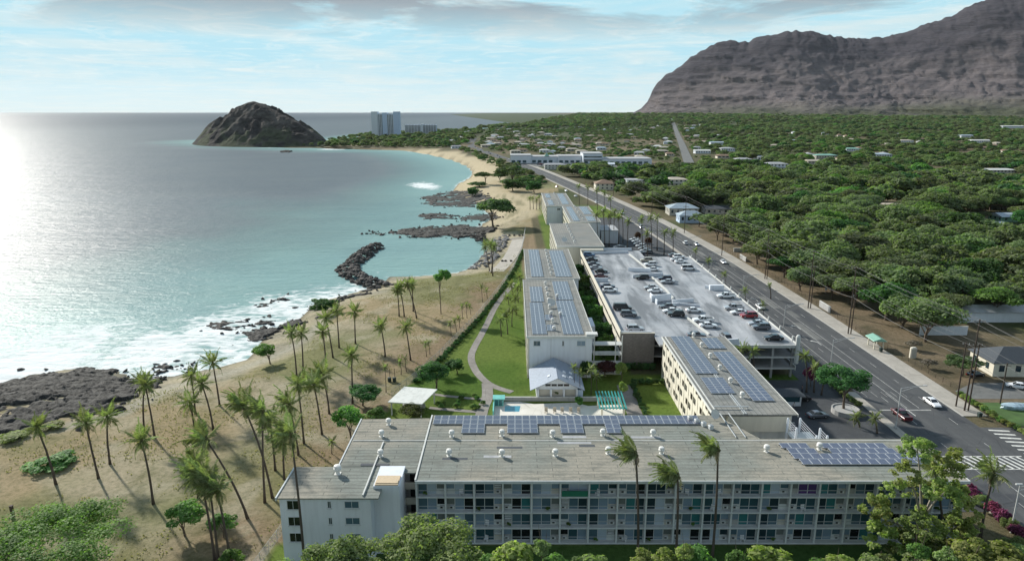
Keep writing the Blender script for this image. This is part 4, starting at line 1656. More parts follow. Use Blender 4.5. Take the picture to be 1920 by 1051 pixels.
wing_crate()
h2 = ROOFZ + .22
cl = [(38.6 + .55 + i * 1.55, 157.0 - j * 1.15) for j in range(21) for i in range(3)]
solar('long solar strip along the sunlit cream edge of the wing roof', cl, 1.55, 1.15, h2)
cl = [(39.4 + i * 1.55, 130.6 - j * 1.15) for j in range(7) for i in range(3)]
solar('short solar block beside the long strip on the wing roof', cl, 1.55, 1.15, h2)
cl = [(46.2 + i * 1.35, 145.8 - j * 1.5) for j in range(18) for i in range(3)]
solar('long solar strip on the car park side of the wing roof', cl, 1.35, 1.5, h2)
cl = [(46.0 + i * 1.35, 155.6 - j * 1.5) for j in range(5) for i in range(3)]
solar('small square solar block at the garage end of the wing roof', cl, 1.35, 1.5, h2)


# ------------------------------------------------------------------ wings with plain ends
def plain_wing(name, label, x0, x1, y0, y1, h, roofmat, vents, left='cream', end='white', floors=4, bw=3.9):
    root = thing(name, label, 'building', (x0, y0, 0))
    w, d = x1 - x0, y1 - y0
    MB().box(.35, w, 0, d, -.2, h - .1).obj('wall', M[end], root)
    ro = MB().prism([(-.25, -.35), (w + .35, -.35), (w + .35, d + .3), (-.25, d + .3)], h, h + .22).obj('roof', roofmat, root)
    for a in ((-.37, -.23), (w + .33, w + .47)):
        MB().box(a[0], a[1], -.45, d + .4, h - .25, h + .32).obj('roof_edge', M['offwhite'], root)
    MB().box(-.23, w + .33, -.47, -.33, h - .25, h + .3).obj('roof_edge', M['offwhite'], root)
    nb = max(3, int(d / bw))
    b = d / nb
    fh = h / floors
    pm = MB().box(-.12, .35, -.14, .14, 0, h - .1).mesh('pier', M[left])
    for i in range(nb + 1):
        link('pier', pm, root, (0, i * b, 0))
    for f in range(floors):
        MB().box(-.08, .35, .14, d - .14, f * fh - .1, f * fh + .95).obj('spandrel', M[left], root)
    gm = MB().box(.2, .34, .2, b - .2, 1.0, fh - .1).mesh('glass_pane', GL[2])
    for f in range(floors):
        for i in range(nb):
            link('glass_pane', gm, root, (0, i * b, f * fh))
    add_vents(ro, [(vx * w, vy * d) for vx, vy in vents], h + .22, .95)
    return root, ro


wa, _ = plain_wing('apartment_wing', 'seaside apartment wing whose plain white end wall stands behind the gabled pavilion', 3.9, 19.6, 158.4, 215.6, ROOFZ, M['roof_grey'],
                   [(.42, .08 + i * .115) for i in range(8)] + [(.58, .3), (.6, .62)])
for x, wd, k in ((2.2, 1.7, 2), (13.0, 2.1, 4), (8.6, .5, 0)):
    window_part(wa, x, -.005, ROOFZ - 2.3, wd, 1.3, '-y', GL[k])
MB().box(5.6, 5.68, -.06, -.003, 2.8, ROOFZ - .4).box(5.68, 15.2, -.06, -.003, 2.8, 2.88).obj('wall_joint', M['concrete'], wa)
MB().box(15.9, 18.6, 18, 26, -.2, 7.6).obj('stair_block', M['hotelwhite'], wa)
MB().box(14.2, 17.0, -.2, 1.8, ROOFZ + .23, ROOFZ + .75).obj('roof_plinth', M['offwhite'], wa)
d = MB().lathe(0, 0, [(.05, .0), (.7, .1), (1.1, .3), (1.14, .3), (.7, .14), (.05, .05)], 16)
dm = d.mesh('dish', M['offwhite'])
dr = thing('satellite_dish', 'round white satellite dish in the middle of the seaside wing roof', 'dish', (11.0, 184, ROOFZ + .22))
MB().cyl(0, 0, 0, 1.2, .08).obj('post', M['steel'], dr)
link('reflector', dm, dr, (0, 0, 1.2), (R(50), 0, R(10)))
solar_far('paired solar strips running down the seaside wing roof', [(5.0, 8.6, 159.5, 188), (12.6, 17.6, 159.5, 190), (12.8, 17.8, 191, 213), (5.4, 9.2, 189, 206), (8.8, 10.8, 162, 167), (8.8, 10.8, 171, 176)], 1.05, 1.65, h2)
wb, _ = plain_wing('apartment_wing', 'rear seaside apartment wing with two long solar strips beside the garage', 5.0, 21.8, 217.4, 266.0, ROOFZ + .1, M['roof_grey'],
                   [(.48, .1 + i * .13) for i in range(7)])
solar_far('pair of long solar strips on the rear seaside wing roof', [(6.4, 10.4, 219, 264), (14.4, 19.8, 219, 262)], 1.05, 1.65, h2 + .1)
wc, _ = plain_wing('apartment_wing', 'low grey-roofed cream wing standing beyond the garage without solar strips', 18.6, 37.0, 272.5, 330, ROOFZ + .1, M['roof_grey'],
                   [(.4, .12 + i * .13) for i in range(7)], end='cream')
MB().box(9, 18.2, -3.5, -.02, -.2, ROOFZ - .5).obj('end_block', M['cream'], wc)
for x in (12.0, 15.6):
    window_part(wc, x, -3.505, 7.2, 1.6, 1.1, '-y', GL[2])
dr = copy_tree(dr)
dr.location = (21.8, 280, ROOFZ + .32)
dr['label'] = 'white satellite dish near the end of the cream wing beyond the garage'
wd_, _ = plain_wing('apartment_wing', 'white apartment wing with bright roof panels nearest the highway palms', 29.2, 43.6, 334.6, 392, ROOFZ + .1, M['roof_grey'],
                    [(.45, .12 + i * .2) for i in range(5)])
solar_far('bright solar strips on the roof by the highway palms', [(30.6, 33.8, 337, 388), (37.8, 42.0, 337, 352), (38.2, 42.4, 360, 389)], 1.05, 1.65, h2 + .1)
we, _ = plain_wing('apartment_wing', 'farthest apartment wing, tall white end beside the dry park', 20.0, 35.4, 393.5, 457, ROOFZ + .1, M['roof_grey'],
                   [(.5, .12 + i * .16) for i in range(6)])
window_part(we, 7, -.005, ROOFZ - 2.2, 1.8, 1.2, '-y', GL[2])
solar_far('short bright solar strips on the farthest apartment roof', [(21.5, 24.5, 397, 420), (21.5, 24.5, 430, 452), (29.6, 33.6, 400, 452)], 1.05, 1.65, h2 + .1)
# annexe with slanted white fins beside the highway palms
fr = thing('side_block', 'low white block with upright fins beside the highway palms', 'building', (44.2, 335, 0))
MB().box(0, 8.5, 0, 16, -.2, 6.4).obj('wall', M['white'], fr)
MB().box(-.2, 8.8, -.3, 16.2, 6.4, 6.65).obj('roof', M['greyroof'], fr)
for k in range(6):
    MB().box(.4 + k * 1.5, .65 + k * 1.5, -.5, -.01, 0, 6.3).obj('fin', M['white'], fr)


# ------------------------------------------------------------------ parking garage
def garage():
    x0, x1, y0, y1, z = 27.8, 69.6, 157.9, 274.5, 8.6
    root = thing('parking_garage', 'three-level open parking garage with pale car deck on top', 'garage', (0, 0, 0))
    deck = MB().prism([(x0, 166.0), (36.2, 166.0), (36.2, 158.3), (51.9, 158.3), (51.9, y0), (x1, y0), (x1, 262.5), (52, 262.5), (52, y1), (x0, y1)], z - .5, z)
    deck.obj('deck', M['deck'], root)
    for zz in (2.75, 5.65):
        MB().prism([(x0 + .3, 166.4), (52, 166.4), (52, y0 + .3), (x1 - .2, y0 + .3), (x1 - .2, 262), (x0 + .3, 262)], zz - .35, zz).obj('floor_slab', M['concrete'], root)
    # seaward parapet bands
    for zz, hh in ((z - .55, 1.65), (z - 3.0, 1.25), (z - 5.9, 1.25)):
        MB().box(x0 - .28, x0 - .02, 165.6, y1, zz, zz + hh).obj('parapet', M['cream'], root)
    cm = MB().box(-.25, .25, -.25, .25, 0, z - .5).mesh('column', M['concrete'])
    for k in range(15):
        link('column', cm, root, (x0 + .35, 168 + k * 7.2, 0))
        link('column', cm, root, (x1 - .45, 159.2 + k * 7.2, 0))
    for x in (53, 58.5, 64):
        link('column', cm, root, (x, y0 + .6, 0))
    # street side and front edges
    MB().box(x1, x1 + .2, y0 - .1, 262.6, z - .6, z + .35).obj('parapet', M['offwhite'], root)
    for zz in (2.2, 5.1):
        MB().box(x1, x1 + .18, y0 - .1, 262.6, zz, zz + 1.15).obj('parapet', M['offwhite'], root)
        MB().box(52.2, x1 - .02, y0 - .12, y0 + .06, zz + .25, zz + .55).obj('guard_beam', M['offwhite'], root)
    MB().box(51.9, x1 + .2, y0 - .22, y0 - .02, z - .6, z + .12).obj('parapet', M['offwhite'], root)
    MB().box(x0, 49, y1, y1 + .25, z - .6, z + 1.1).obj('parapet', M['hotelwhite'], root)
    # brick end
    MB().box(x0 + .1, 36.4, 165.45, 165.95, -.2, z + .55).obj('end_wall', M['brickwall'], root)
    MB().box(x0 - .3, 36.45, 165.40, 166.0, z + .56, z + .70).obj('coping', M['cream'], root)
    MB().box(x0 + .2, 35.5, 166.05, 166.3, z + .0, z + .9).obj('parapet', M['white'], root)
    # posts along the street side and light standards
    pm = MB().box(-.16, .16, -.16, .16, 0, 1.35).mesh('post', M['offwhite'])
    for k in range(13):
        link('post', pm, root, (x1 + .05, 161 + k * 8.2, z))
    MB().lathe(x1 + .1, y0, [(.55, 4), (.55, z + 2.2), (.35, z + 2.6), (.1, z + 2.7)], 12).obj('corner_pier', M['offwhite'], root)
    # ramp walls on the deck, from the photograph
    def wall(px, hgt, t=.3, mat='white', name='ramp_wall'):
        P = [G(u, v, z) for u, v in px]
        for a, b in zip(P, P[1:]):
            dd = (b - a).normalized()
            s = Vector((-dd.y, dd.x, 0)) * t / 2
            q = [(a + s), (b + s), (b - s), (a - s)]
            MB().prism([(p.x, p.y) for p in q], z, z + hgt).obj(name, M[mat], root)
    wall([(1232, 571), (1219, 556)], 1.35)
    wall([(1221, 566), (1258, 562)], 2.0)
    wall([(1260, 569), (1300, 566)], 1.2)
    wall([(1234, 576), (1272, 571), (1312, 575)], .7)
    wall([(1178, 508), (1220, 510)], 1.3)
    wall([(1186, 521), (1243, 517)], 1.2)
    wall([(1114, 527), (1140, 527)], 1.2)
    wall([(1330, 543), (1356, 543)], 1.6, 1.2)
    wall([(1322, 540), (1330, 541)], 1.0, .6)
    wall([(1098, 476), (1178, 474)], .9)
    wall([(1358, 650), (1384, 648)], 1.9, .4)
    # divider beam between the two halves
    wall([(1180, 477), (1218, 508)], .45, .5, 'offwhite', 'divider')
    wall([(1222, 520), (1250, 545), (1262, 560)], .45, .5, 'offwhite', 'divider')
    wall([(1280, 590), (1330, 628)], .45, .5, 'offwhite', 'divider')
    # parking bay lines
    ln = MB()
    for k in range(38):
        y = 168 + k * 2.7
        ln.box(x0 + .4, x0 + 5.2, y, y + .09, z + .003, z + .006)
        ln.box(x1 - 5.2, x1 - .4, y - 6, y - 5.91, z + .003, z + .006)
        ln.box(46.6, 51.0, y - 2, y - 1.91, z + .003, z + .006)
    ln.obj('bay_lines', M['paint'], root)['kind'] = 'stuff'
    return root


garage()
# open stair between the white wing and the garage
sb = thing('stair_walkway', 'open white stair walkway between the white wing and the brick garage end', 'stairs', (20.2, 160.5, 0))
for f in range(4):
    s = MB().box(0, 7.2, 0, 2.6, .0 + f * 2.55, .16 + f * 2.55)
    s.obj('landing', M['offwhite'], sb)
    r = MB()
    for q in (.45, .75, 1.05):
        r.box(0, 7.2, -.06, -.01, f * 2.55 + q, f * 2.55 + q + .06)
    r.obj('railing', M['offwhite'], sb)
for x in (.1, 5.4, 7.0):
    MB().box(x, x + .22, -.1, .12, -.1, 10.2).obj('column', M['offwhite'], sb)


# ------------------------------------------------------------------ pavilion, pool court, pergola
def gable_pavilion():
    a = G(1020, 745, 0)
    root = thing('pool_pavilion', 'white pool pavilion with blue-grey gabled metal roof and skylights', 'pavilion', (5.6, 144.6, 0))
    MB().box(0, 9.4, .6, 12.4, 0, 3.2).obj('wall', M['white'], root)
    pe, pr = 3.2, 5.6
    xm = 4.7
    MB().add([(0, .58, pe - .02), (9.4, .58, pe - .02), (xm, .58, pr - .35)], [(0, 1, 2)]).obj('gable', M['white'], root)
    rf = MB()
    t = .14
    for s in (-1, 1):
        e = xm + s * 6.2
        rf.add([(xm, -.4, pr), (e, -.4, pe - .55), (e, 12.9, pe - .55), (xm, 12.9, pr), (xm, -.4, pr - t), (e, -.4, pe - .55 - t), (e, 12.9, pe - .55 - t), (xm, 12.9, pr - t)],
               [(0, 1, 2, 3) if s > 0 else (3, 2, 1, 0), (4, 7, 6, 5), (0, 4, 5, 1), (1, 5, 6, 2), (2, 6, 7, 3)])
    ro = rf.obj('roof', M['bluegrey'], root)
    for i, (x, y) in enumerate(((6.4, 2.6), (6.6, 5.6), (8.1, 4.0), (8.2, 6.8), (2.9, 2.9))):
        s = 1 if x > xm else -1
        z = pr - (abs(x - xm)) / 6.2 * (pr - pe + .55)
        o = MB().bbox(-.38, .38, -.5, .5, 0, .16, .05).obj('skylight', M['skylight'], ro)
        o.location = (x, y, z)
        o.rotation_euler = (0, s * math.atan2(pr - pe + .55, 6.2), 0)
    for i in range(4):
        MB().box(2.0 + i * 1.4, 3.2 + i * 1.4, .50, .565, 3.3, 3.8).obj('window', GL[0], root)
    for i in range(4):
        MB().box(.2 + i * 2.95, .5 + i * 2.95, -.2, .1, 0, 2.75).obj('column', M['white'], root)
    for i in range(3):
        MB().box(.6 + i * 2.95, 3.0 + i * 2.95, .52, .575, .1, 2.5).obj('screen_panel', M['beige'], root)
    MB().box(9.45, 10.6, .5, 6, 0, 2.4).obj('side_room', M['hotelblue'], root)
    return root


gable_pavilion()
tag(MB().prism([(-4.2, 114.5), (24.5, 114.5), (24.5, 142.4), (17, 141.6), (14.5, 143.4), (5, 142.6), (1.5, 144), (-4.2, 143.6)], -.04, .05).obj('pool_deck', M['pooldeck']), kind='structure')
tag(MB().prism([(-1.6, 138.6), (1.6, 138.6), (1.9, 141.6), (-1.6, 141.6)], -.02, .056).obj('pool', M['pool']), kind='structure')
tag(MB().prism([(24.9, 116), (28.2, 116), (28.6, 153.5), (25.2, 153.5)], -.04, .045).obj('court_path', M['path']), kind='structure')
wl = thing('garden_wall', 'low grey wall between the pool deck and the gabled pavilion', 'wall', (-4.2, 144.2, 0))
MB().box(0, 28.6, 0, .25, -.1, .95).obj('wall', M['concrete'], wl)
MB().box(-.05, 28.65, -.05, .3, .955, 1.05).obj('coping', M['offwhite'], wl)
cab = thing('pool_cabana', 'turquoise-trimmed low cabana at the end of the pool', 'cabana', (-4.1, 141.2, 0))
TQ = simple('turquoise_paint', (.16, .50, .46), .5)
MB().box(0, 2.2, .3, 2.2, .05, 1.7).obj('wall', TQ, cab)
MB().box(-.2, 2.5, .0, 2.4, 1.7, 1.85).obj('roof', TQ, cab)
for i in range(2):
    MB().box(.3 + i * .9, 1.0 + i * .9, .25, .297, .2, 1.5).obj('door', GL[7], cab)
MB().box(-.1, .15, -4.6, .2, .05, 1.1).obj('side_wall', TQ, cab)
# pool chairs
chair = thing('deck_chair', 'tan folded deck chair in the row beside the pool', 'chair', (0, 0, .05), 0, 'deck chairs beside the pool')
MB().box(-.35, .35, -.35, .35, .35, .42).obj('seat', M['tanroof'], chair)
MB().box(-.35, .35, .28, .36, .42, 1.25).obj('backrest', M['tanroof'], chair)
for sx in (-1, 1):
    for sy in (-1, 1):
        MB().box(sx * .3 - .03, sx * .3 + .03, sy * .27 - .03, sy * .27 + .03, 0, .35).obj('leg', M['steel'], chair)
for i, u in enumerate((1024, 1040, 1054, 1070, 1085)):
    p = G(u, 774, 0)
    c = chair if i == 0 else copy_tree(chair)
    c.location = (p.x, p.y, .05)
pg = thing('pergola', 'teal slatted pergola beside the pool deck', 'pergola', (19.0, 134.6, 0))
for x in (.2, 4.9):
    for y in (.3, 6.4):
        MB().box(x - .22, x + .22, y - .22, y + .22, 0, 2.5).obj('post', M['cream'], pg)
for y in (.3, 6.4):
    MB().box(-.4, 5.5, y - .1, y + .1, 2.5, 2.75).obj('beam', M['teal'], pg)
sl = MB().box(-.13, .13, -.7, 7.4, 0, .2).mesh('slat', M['teal'])
for i in range(9):
    link('slat', sl, pg, (-.3 + i * .7, 0, 2.755), (R(4), 0, 0))
# kiosk, railings and posts by the car park
gk = thing('guard_kiosk', 'small white gate kiosk with dark hipped roof in the car park', 'kiosk', (60.0, 141.5, .03))
MB().box(0, 4.6, 0, 3.4, 0, .95).box(0, .3, 0, .3, .95, 2.5).box(4.3, 4.6, 0, .3, .95, 2.5).box(0, .3, 3.1, 3.4, .95, 2.5).box(4.3, 4.6, 3.1, 3.4, .95, 2.5).obj('wall', M['white'], gk)
MB().box(.32, 4.28, .1, 3.3, .96, 2.42).obj('window', GL[2], gk)
rf = MB()
rf.loft([[(-.7, -.7, 2.5), (5.3, -.7, 2.5), (5.3, 4.1, 2.5), (-.7, 4.1, 2.5)], [(1.6, 1.5, 3.5), (3.0, 1.5, 3.5), (3.0, 1.9, 3.5), (1.6, 1.9, 3.5)]])
rf.obj('roof', M['darkroof'], gk)
wr = thing('stair_tower', 'white outside stair with round-topped posts between the long block and the cream wing', 'stairs', (49.2, 105.2, 0))
for x, y in ((.2, 7.4), (.2, 3.6), (2.4, 7.4), (4.2, 3.4), (4.2, .6), (2.4, .6)):
    MB().lathe(x, y, [(.2, 0), (.2, 10.6), (.14, 10.8), (.04, 10.85)], 10).obj('post', M['white'], wr)
for a_, b_ in (((.2, 3.6), (.2, 7.4)), ((2.4, .6), (2.4, 7.4)), ((4.2, .6), (4.2, 3.4))):
    r = MB()
    for q in range(5):
        r.tube([(a_[0], a_[1], 8.8 + q * .45), (b_[0], b_[1], 8.8 + q * .45)], .028, 5)
    r.obj('rail', M['white'], wr)
for f in range(4):
    MB().box(.2, 4.3, .5, 7.5, f * FH + .05, f * FH + .2).obj('landing', M['offwhite'], wr)
gp = thing('ground_floor_block', 'low beige ground floor block with a palm court between the two roofs', 'building', (42.6, 105.3, 0))
MB().box(.2, 9.6, 6.0, 9.0, -.1, 4.6).obj('wall', M['beige'], gp)
MB().box(0, 9.9, 5.9, 9.2, 4.6, 4.8).obj('roof', M['greyroof'], gp)

# seaside shelter with the flat white roof
P = [G(u, v, 3.3) for u, v in ((758, 724), (820, 729), (791, 757), (727, 753))]
c = sum(P, Vector()) / 4
sh = thing('beach_shelter', 'open shelter with a weathered flat white roof beside the clipped round bush', 'shelter', (c.x, c.y, 0))
MB().prism([(p.x - c.x, p.y - c.y) for p in P], 3.1, 3.3).obj('roof', plaster('weathered_white', (.66, .68, .64), .9), sh)
for p in P:
    q = (p - c) * .86
    MB().box(q.x - .14, q.x + .14, q.y - .14, q.y + .14, -.3, 3.1).obj('post', M['offwhite'], sh)
MB().box(-2.5, 2.5, .5, 1.2, -.2, .75).obj('bench', M['concrete'], sh)
# ------------------------------------------------------------------ foliage
def leaves_mesh(name, mat, P, Nn, size, seed, aspect=1.6, tint=None):
    """P (n,3) leaf centres, Nn (n,3) facing; each leaf a small folded rhombus"""
    r = np.random.default_rng(seed)
    n = len(P)
    Nn = Nn / (np.linalg.norm(Nn, axis=1, keepdims=True) + 1e-9)
    t = r.normal(size=(n, 3))
    t -= Nn * (t * Nn).sum(1, keepdims=True)
    t /= np.linalg.norm(t, axis=1, keepdims=True) + 1e-9
    b = np.cross(Nn, t)
    s = (size * r.uniform(.6, 1.4, n))[:, None]
    a, c = P - t * s * aspect / 2, P + t * s * aspect / 2
    d, e = P - b * s / 2 + Nn * s * .18, P + b * s / 2 + Nn * s * .18
    V = np.stack([a, d, c, e], 1).reshape(-1, 3)
    F = np.arange(4 * n).reshape(n, 4)
    ti = r.random(n) if tint is None else np.clip(tint + r.normal(0, .22, n), 0, 1)
    me = np_mesh(name, V, F, mat, False, None, {'tint': np.repeat(ti, 4)})
    return me


def crown_mesh(name, mat, seed, n, leaf, clumps=22, flat=.62, clump_r=(.26, .42), spread=.78, low=-.35, shell=.5):
    """unit crown (radius about 1): clumps of leaves on a lumpy ellipsoid, gaps between them"""
    r = np.random.default_rng(seed)
    cs = []
    while len(cs) < clumps:
        d = r.normal(size=3)
        d /= np.linalg.norm(d)
        if d[2] < low:
            continue
        q = d * spread * r.uniform(.55, 1.05) * np.array([1, 1, flat])
        cs.append((q, r.uniform(*clump_r), r.random()))
    wts = np.array([c[1] ** 2 for c in cs])
    k = r.choice(len(cs), n, p=wts / wts.sum())
    C = np.array([c[0] for c in cs])[k]
    rad = np.array([c[1] for c in cs])[k]
    tn = np.array([c[2] for c in cs])[k]
    d = r.normal(size=(n, 3))
    d[:, 2] = np.abs(d[:, 2]) * np.where(r.random(n) < .72, 1, -1)
    d /= np.linalg.norm(d, axis=1, keepdims=True)
    rr = rad * (shell + (1 - shell) * r.random(n) ** .5) * r.uniform(.85, 1.12, n)
    P = C + d * rr[:, None] * np.array([1, 1, .72])
    N = d * .9 + r.normal(size=(n, 3)) * .55 + np.array([0, 0, .45])
    return leaves_mesh(name, mat, P, N, leaf, seed + 1, tint=.15 + .7 * tn)


def trunk_mesh(name, mat, seed, h, r0, limbs=5, spread=.55, top=1.0, kx=0.0):
    """tapered trunk from z=0 to h with limbs reaching into a crown of horizontal radius 'spread'"""
    g = random.Random(seed)
    mb = MB()
    bend = g.uniform(-.06, .06)
    pts = [(0, 0, -.1), (bend * h, 0, h * .35), (bend * h * 1.5, bend * h, h * .7)]
    mb.tube(pts, [r0 * 1.25, r0, r0 * .75], 7)
    for i in range(limbs):
        a = 2 * math.pi * (i + g.random() * .7) / limbs
        s = spread * g.uniform(.55, 1.0)
        b = pts[1] if i % 2 else pts[2]
        e = (b[0] + math.cos(a) * s, b[1] + math.sin(a) * s, h * top * g.uniform(1.05, 1.4))
        m = ((b[0] + e[0]) / 2 + g.uniform(-.1, .1) * s, (b[1] + e[1]) / 2 + g.uniform(-.1, .1) * s, b[2] + (e[2] - b[2]) * .62)
        mb.tube([b, m, e], [r0 * .6, r0 * .38, r0 * .12], 5)
    return mb.mesh(name, mat)


CR = {}
CHR = MB().box(-.3, .3, -.22, .22, .36, .42).box(-.3, .3, .2, .26, .42, .95).box(-.28, -.22, -.2, .2, 0, .36).box(.22, .28, -.2, .2, 0, .36).mesh('chair', M['louver'])
for k in range(5):
    CR['kiawe', k] = crown_mesh('crown', M[('lf_kiawe', 'lf_grey', 'lf_kiawe', 'lf_deep', 'lf_grey')[k]], 100 + k, 5200, .072, 30, .62, (.28, .42), .72, -.3, .62)
CR['kiawe', 5] = crown_mesh('crown', M['lf_bright'], 108, 5200, .072, 30, .62, (.28, .42), .72, -.3, .62)
for k in range(3):
    CR['round', k] = crown_mesh('crown', M[('lf_deep', 'lf_bright', 'lf_deep')[k]], 140 + k, 3000, .095, 26, .85, (.24, .38), .74, -.75)
CR['kiawe', 6] = crown_mesh('crown', M['lf_grey'], 109, 2600, .075, 40, .85, (.13, .26), .88, -.6, .3)
CR['kiawe', 7] = crown_mesh('crown', M['lf_kiawe'], 110, 3600, .070, 46, .7, (.14, .30), .88, -.4, .3)
for k in range(3):
    CR['far', k] = crown_mesh('crown', M[('lf_kiawe', 'lf_deep', 'lf_grey')[k]], 160 + k, 800, .17, 16, .62, (.3, .44), .7, -.2, .6)
CR['umb', 0] = crown_mesh('crown', M['lf_umb'], 170, 4200, .080, 34, .62, (.2, .34), .8, -.25)
CR['shrub', 0] = crown_mesh('crown', M['lf_front'], 180, 2200, .11, 16, .9, (.25, .42), .7, -.4)
CR['shrub', 1] = crown_mesh('crown', M['lf_yellow'], 181, 2000, .11, 16, .9, (.25, .42), .7, -.4)
CR['shrub', 2] = crown_mesh('crown', M['lf_bright'], 182, 2000, .11, 16, .9, (.25, .42), .7, -.4)
CR['dome', 0] = crown_mesh('crown', M['lf_brown'], 183, 4200, .055, 60, .85, (.18, .24), .80, -.2, .8)
CR['pink', 0] = crown_mesh('crown', M['lf_pink'], 184, 1500, .12, 16, .8, (.25, .42), .7, -.4)
CR['red', 0] = crown_mesh('crown', M['lf_red'], 185, 1500, .12, 16, .9, (.25, .42), .7, -.5)
CR['twig', 0] = crown_mesh('crown', M['lf_dry'], 186, 900, .10, 20, .7, (.25, .42), .7, -.4)
CR['grape', 0] = crown_mesh('crown', M['lf_bright'], 187, 3400, .082, 24, .7, (.22, .36), .78, -.3)
CR['hi', 0] = crown_mesh('crown', M['lf_lime'], 190, 26000, .023, 90, .48, (.14, .26), .86, -.3, .3)
CR['hi', 1] = crown_mesh('crown', M['lf_front'], 191, 12000, .040, 46, .75, (.18, .30), .80, -.5, .4)
CR['hi', 2] = crown_mesh('crown', M['lf_front'], 192, 9000, .042, 36, .7, (.18, .32), .80, -.5, .4)
CR['hi', 3] = crown_mesh('crown', M['lf_deep'], 193, 6500, .055, 40, .6, (.2, .32), .8, -.25, .6)
TRK = {}
for k in range(4):
    TRK[k] = trunk_mesh('trunk', M['bark'], 200 + k, 1.0, .055, 5, .6, 1.0)
    TRK['p', k] = trunk_mesh('trunk', M['palebark'], 210 + k, 1.0, .05, 5, .6, 1.0)


def tree(name, label, cat, x, y, z, rx, rz, cz, crown, trunk=0, rot=0.0, group=None, ry=None, cx=0.0, rng=random):
    """crown half-width rx, half-height rz, centre height cz above the ground"""
    t = thing(name, label, cat, (x, y, z), rot, group)
    h = max(.6, cz - rz * .35)
    if trunk is not None:
        link('trunk', TRK[trunk], t, (0, 0, 0), None, (max(rx, .5) * .8, max(rx, .5) * .8, h))
    link('crown', CR[crown], t, (cx, 0, cz), (0, 0, rng.uniform(0, 6.28)), (rx, ry or rx, rz))
    return t


def tree_px(name, label, cat, base, cen, wpx, hpx, crown, trunk=0, group=None, seed=0, zflat=1.0):
    p = Gt(*base)
    c = at_depth(cen[0], cen[1], p.y)
    mpp = (p.y * _c + (CAMH - c.z) * _s) / FPX
    rx = wpx / 2 * mpp
    rz = hpx / 2 * mpp * zflat
    g = random.Random(seed + int(base[0]))
    return tree(name, label, cat, p.x, p.y, p.z, rx, rz, max(c.z - p.z, rz * .6), crown, trunk, 0, group, None, c.x - p.x, g)


# ------------------------------------------------------------------ palms
def frond_mesh(name, mat, L, droop, seed, pairs=25, wid=.74, hang=.5, up=0.0):
    g = random.Random(seed)
    V, F, T = [], [], []
    ax = []
    for i in range(pairs + 1):
        s = i / pairs
        ax.append(Vector((L * (s - .12 * droop * s * s), 0, up * L * s - droop * L * (s ** 2.1) * .52)))
    # midrib
    for i in range(0, pairs, 3):
        a, b = ax[i], ax[min(i + 3, pairs)]
        w0, w1 = .05 * (1 - i / pairs) + .012, .05 * (1 - (i + 3) / pairs) + .012
        o = len(V)
        V += [a + Vector((0, w0, 0)), a - Vector((0, w0, 0)), b - Vector((0, w1, 0)), b + Vector((0, w1, 0))]
        F.append((o, o + 1, o + 2, o + 3))
        T += [.85] * 4
    for i in range(2, pairs + 1):
        s = i / pairs
        ll = wid * L / 3.2 * (math.sin(min(1, s * 1.25 + .12) * math.pi) ** .6 * .9 + .2) * g.uniform(.85, 1.1)
        for sd_ in (-1, 1):
            p = ax[i]
            tip = p + Vector((ll * .55, sd_ * ll * .8, -ll * hang * g.uniform(.6, 1.3)))
            w = .072 * L / 3.2
            o = len(V)
            m = p.lerp(tip, .5) + Vector((0, 0, .05 * ll))
            V += [p, m + Vector((w, 0, 0)), tip, m - Vector((w, 0, 0))]
            F.append((o, o + 1, o + 2, o + 3))
            tt = g.random()
            T += [tt] * 4
    me = np_mesh(name, np.array([tuple(v) for v in V]), np.array(F), mat, False, None, {'tint': np.array(T)})
    return me


FR = [frond_mesh('frond', M['lf_palm'], 3.5, d, 300 + i, hang=hg) for i, (d, hg) in enumerate(((.5, .35), (.85, .6), (1.2, .8)))]
FRW = [frond_mesh('frond', M['lf_palm'], 3.7, d, 320 + i, hang=hg, wid=.7) for i, (d, hg) in enumerate(((.35, .3), (.6, .9), (.8, 1.1)))]
FRD = [frond_mesh('frond', M['lf_deadpalm'], 2.6, 1.2, 330, hang=.9)]
CBASE = MB()
CBASE.lathe(0, 0, [(.17, -.45), (.26, -.1), (.24, .25), (.1, .6)], 8)
for k in range(7):
    a = k * 2.4
    CBASE.lathe(.30 * math.cos(a), .30 * math.sin(a), [(.02, -.38), (.12, -.28), (.13, -.16), (.03, -.04)], 6)
CBASE_ME = CBASE.mesh('crown', simple('palm_heart', (.10, .10, .04), .7, var=.4, scale=5))
NPALM = 0


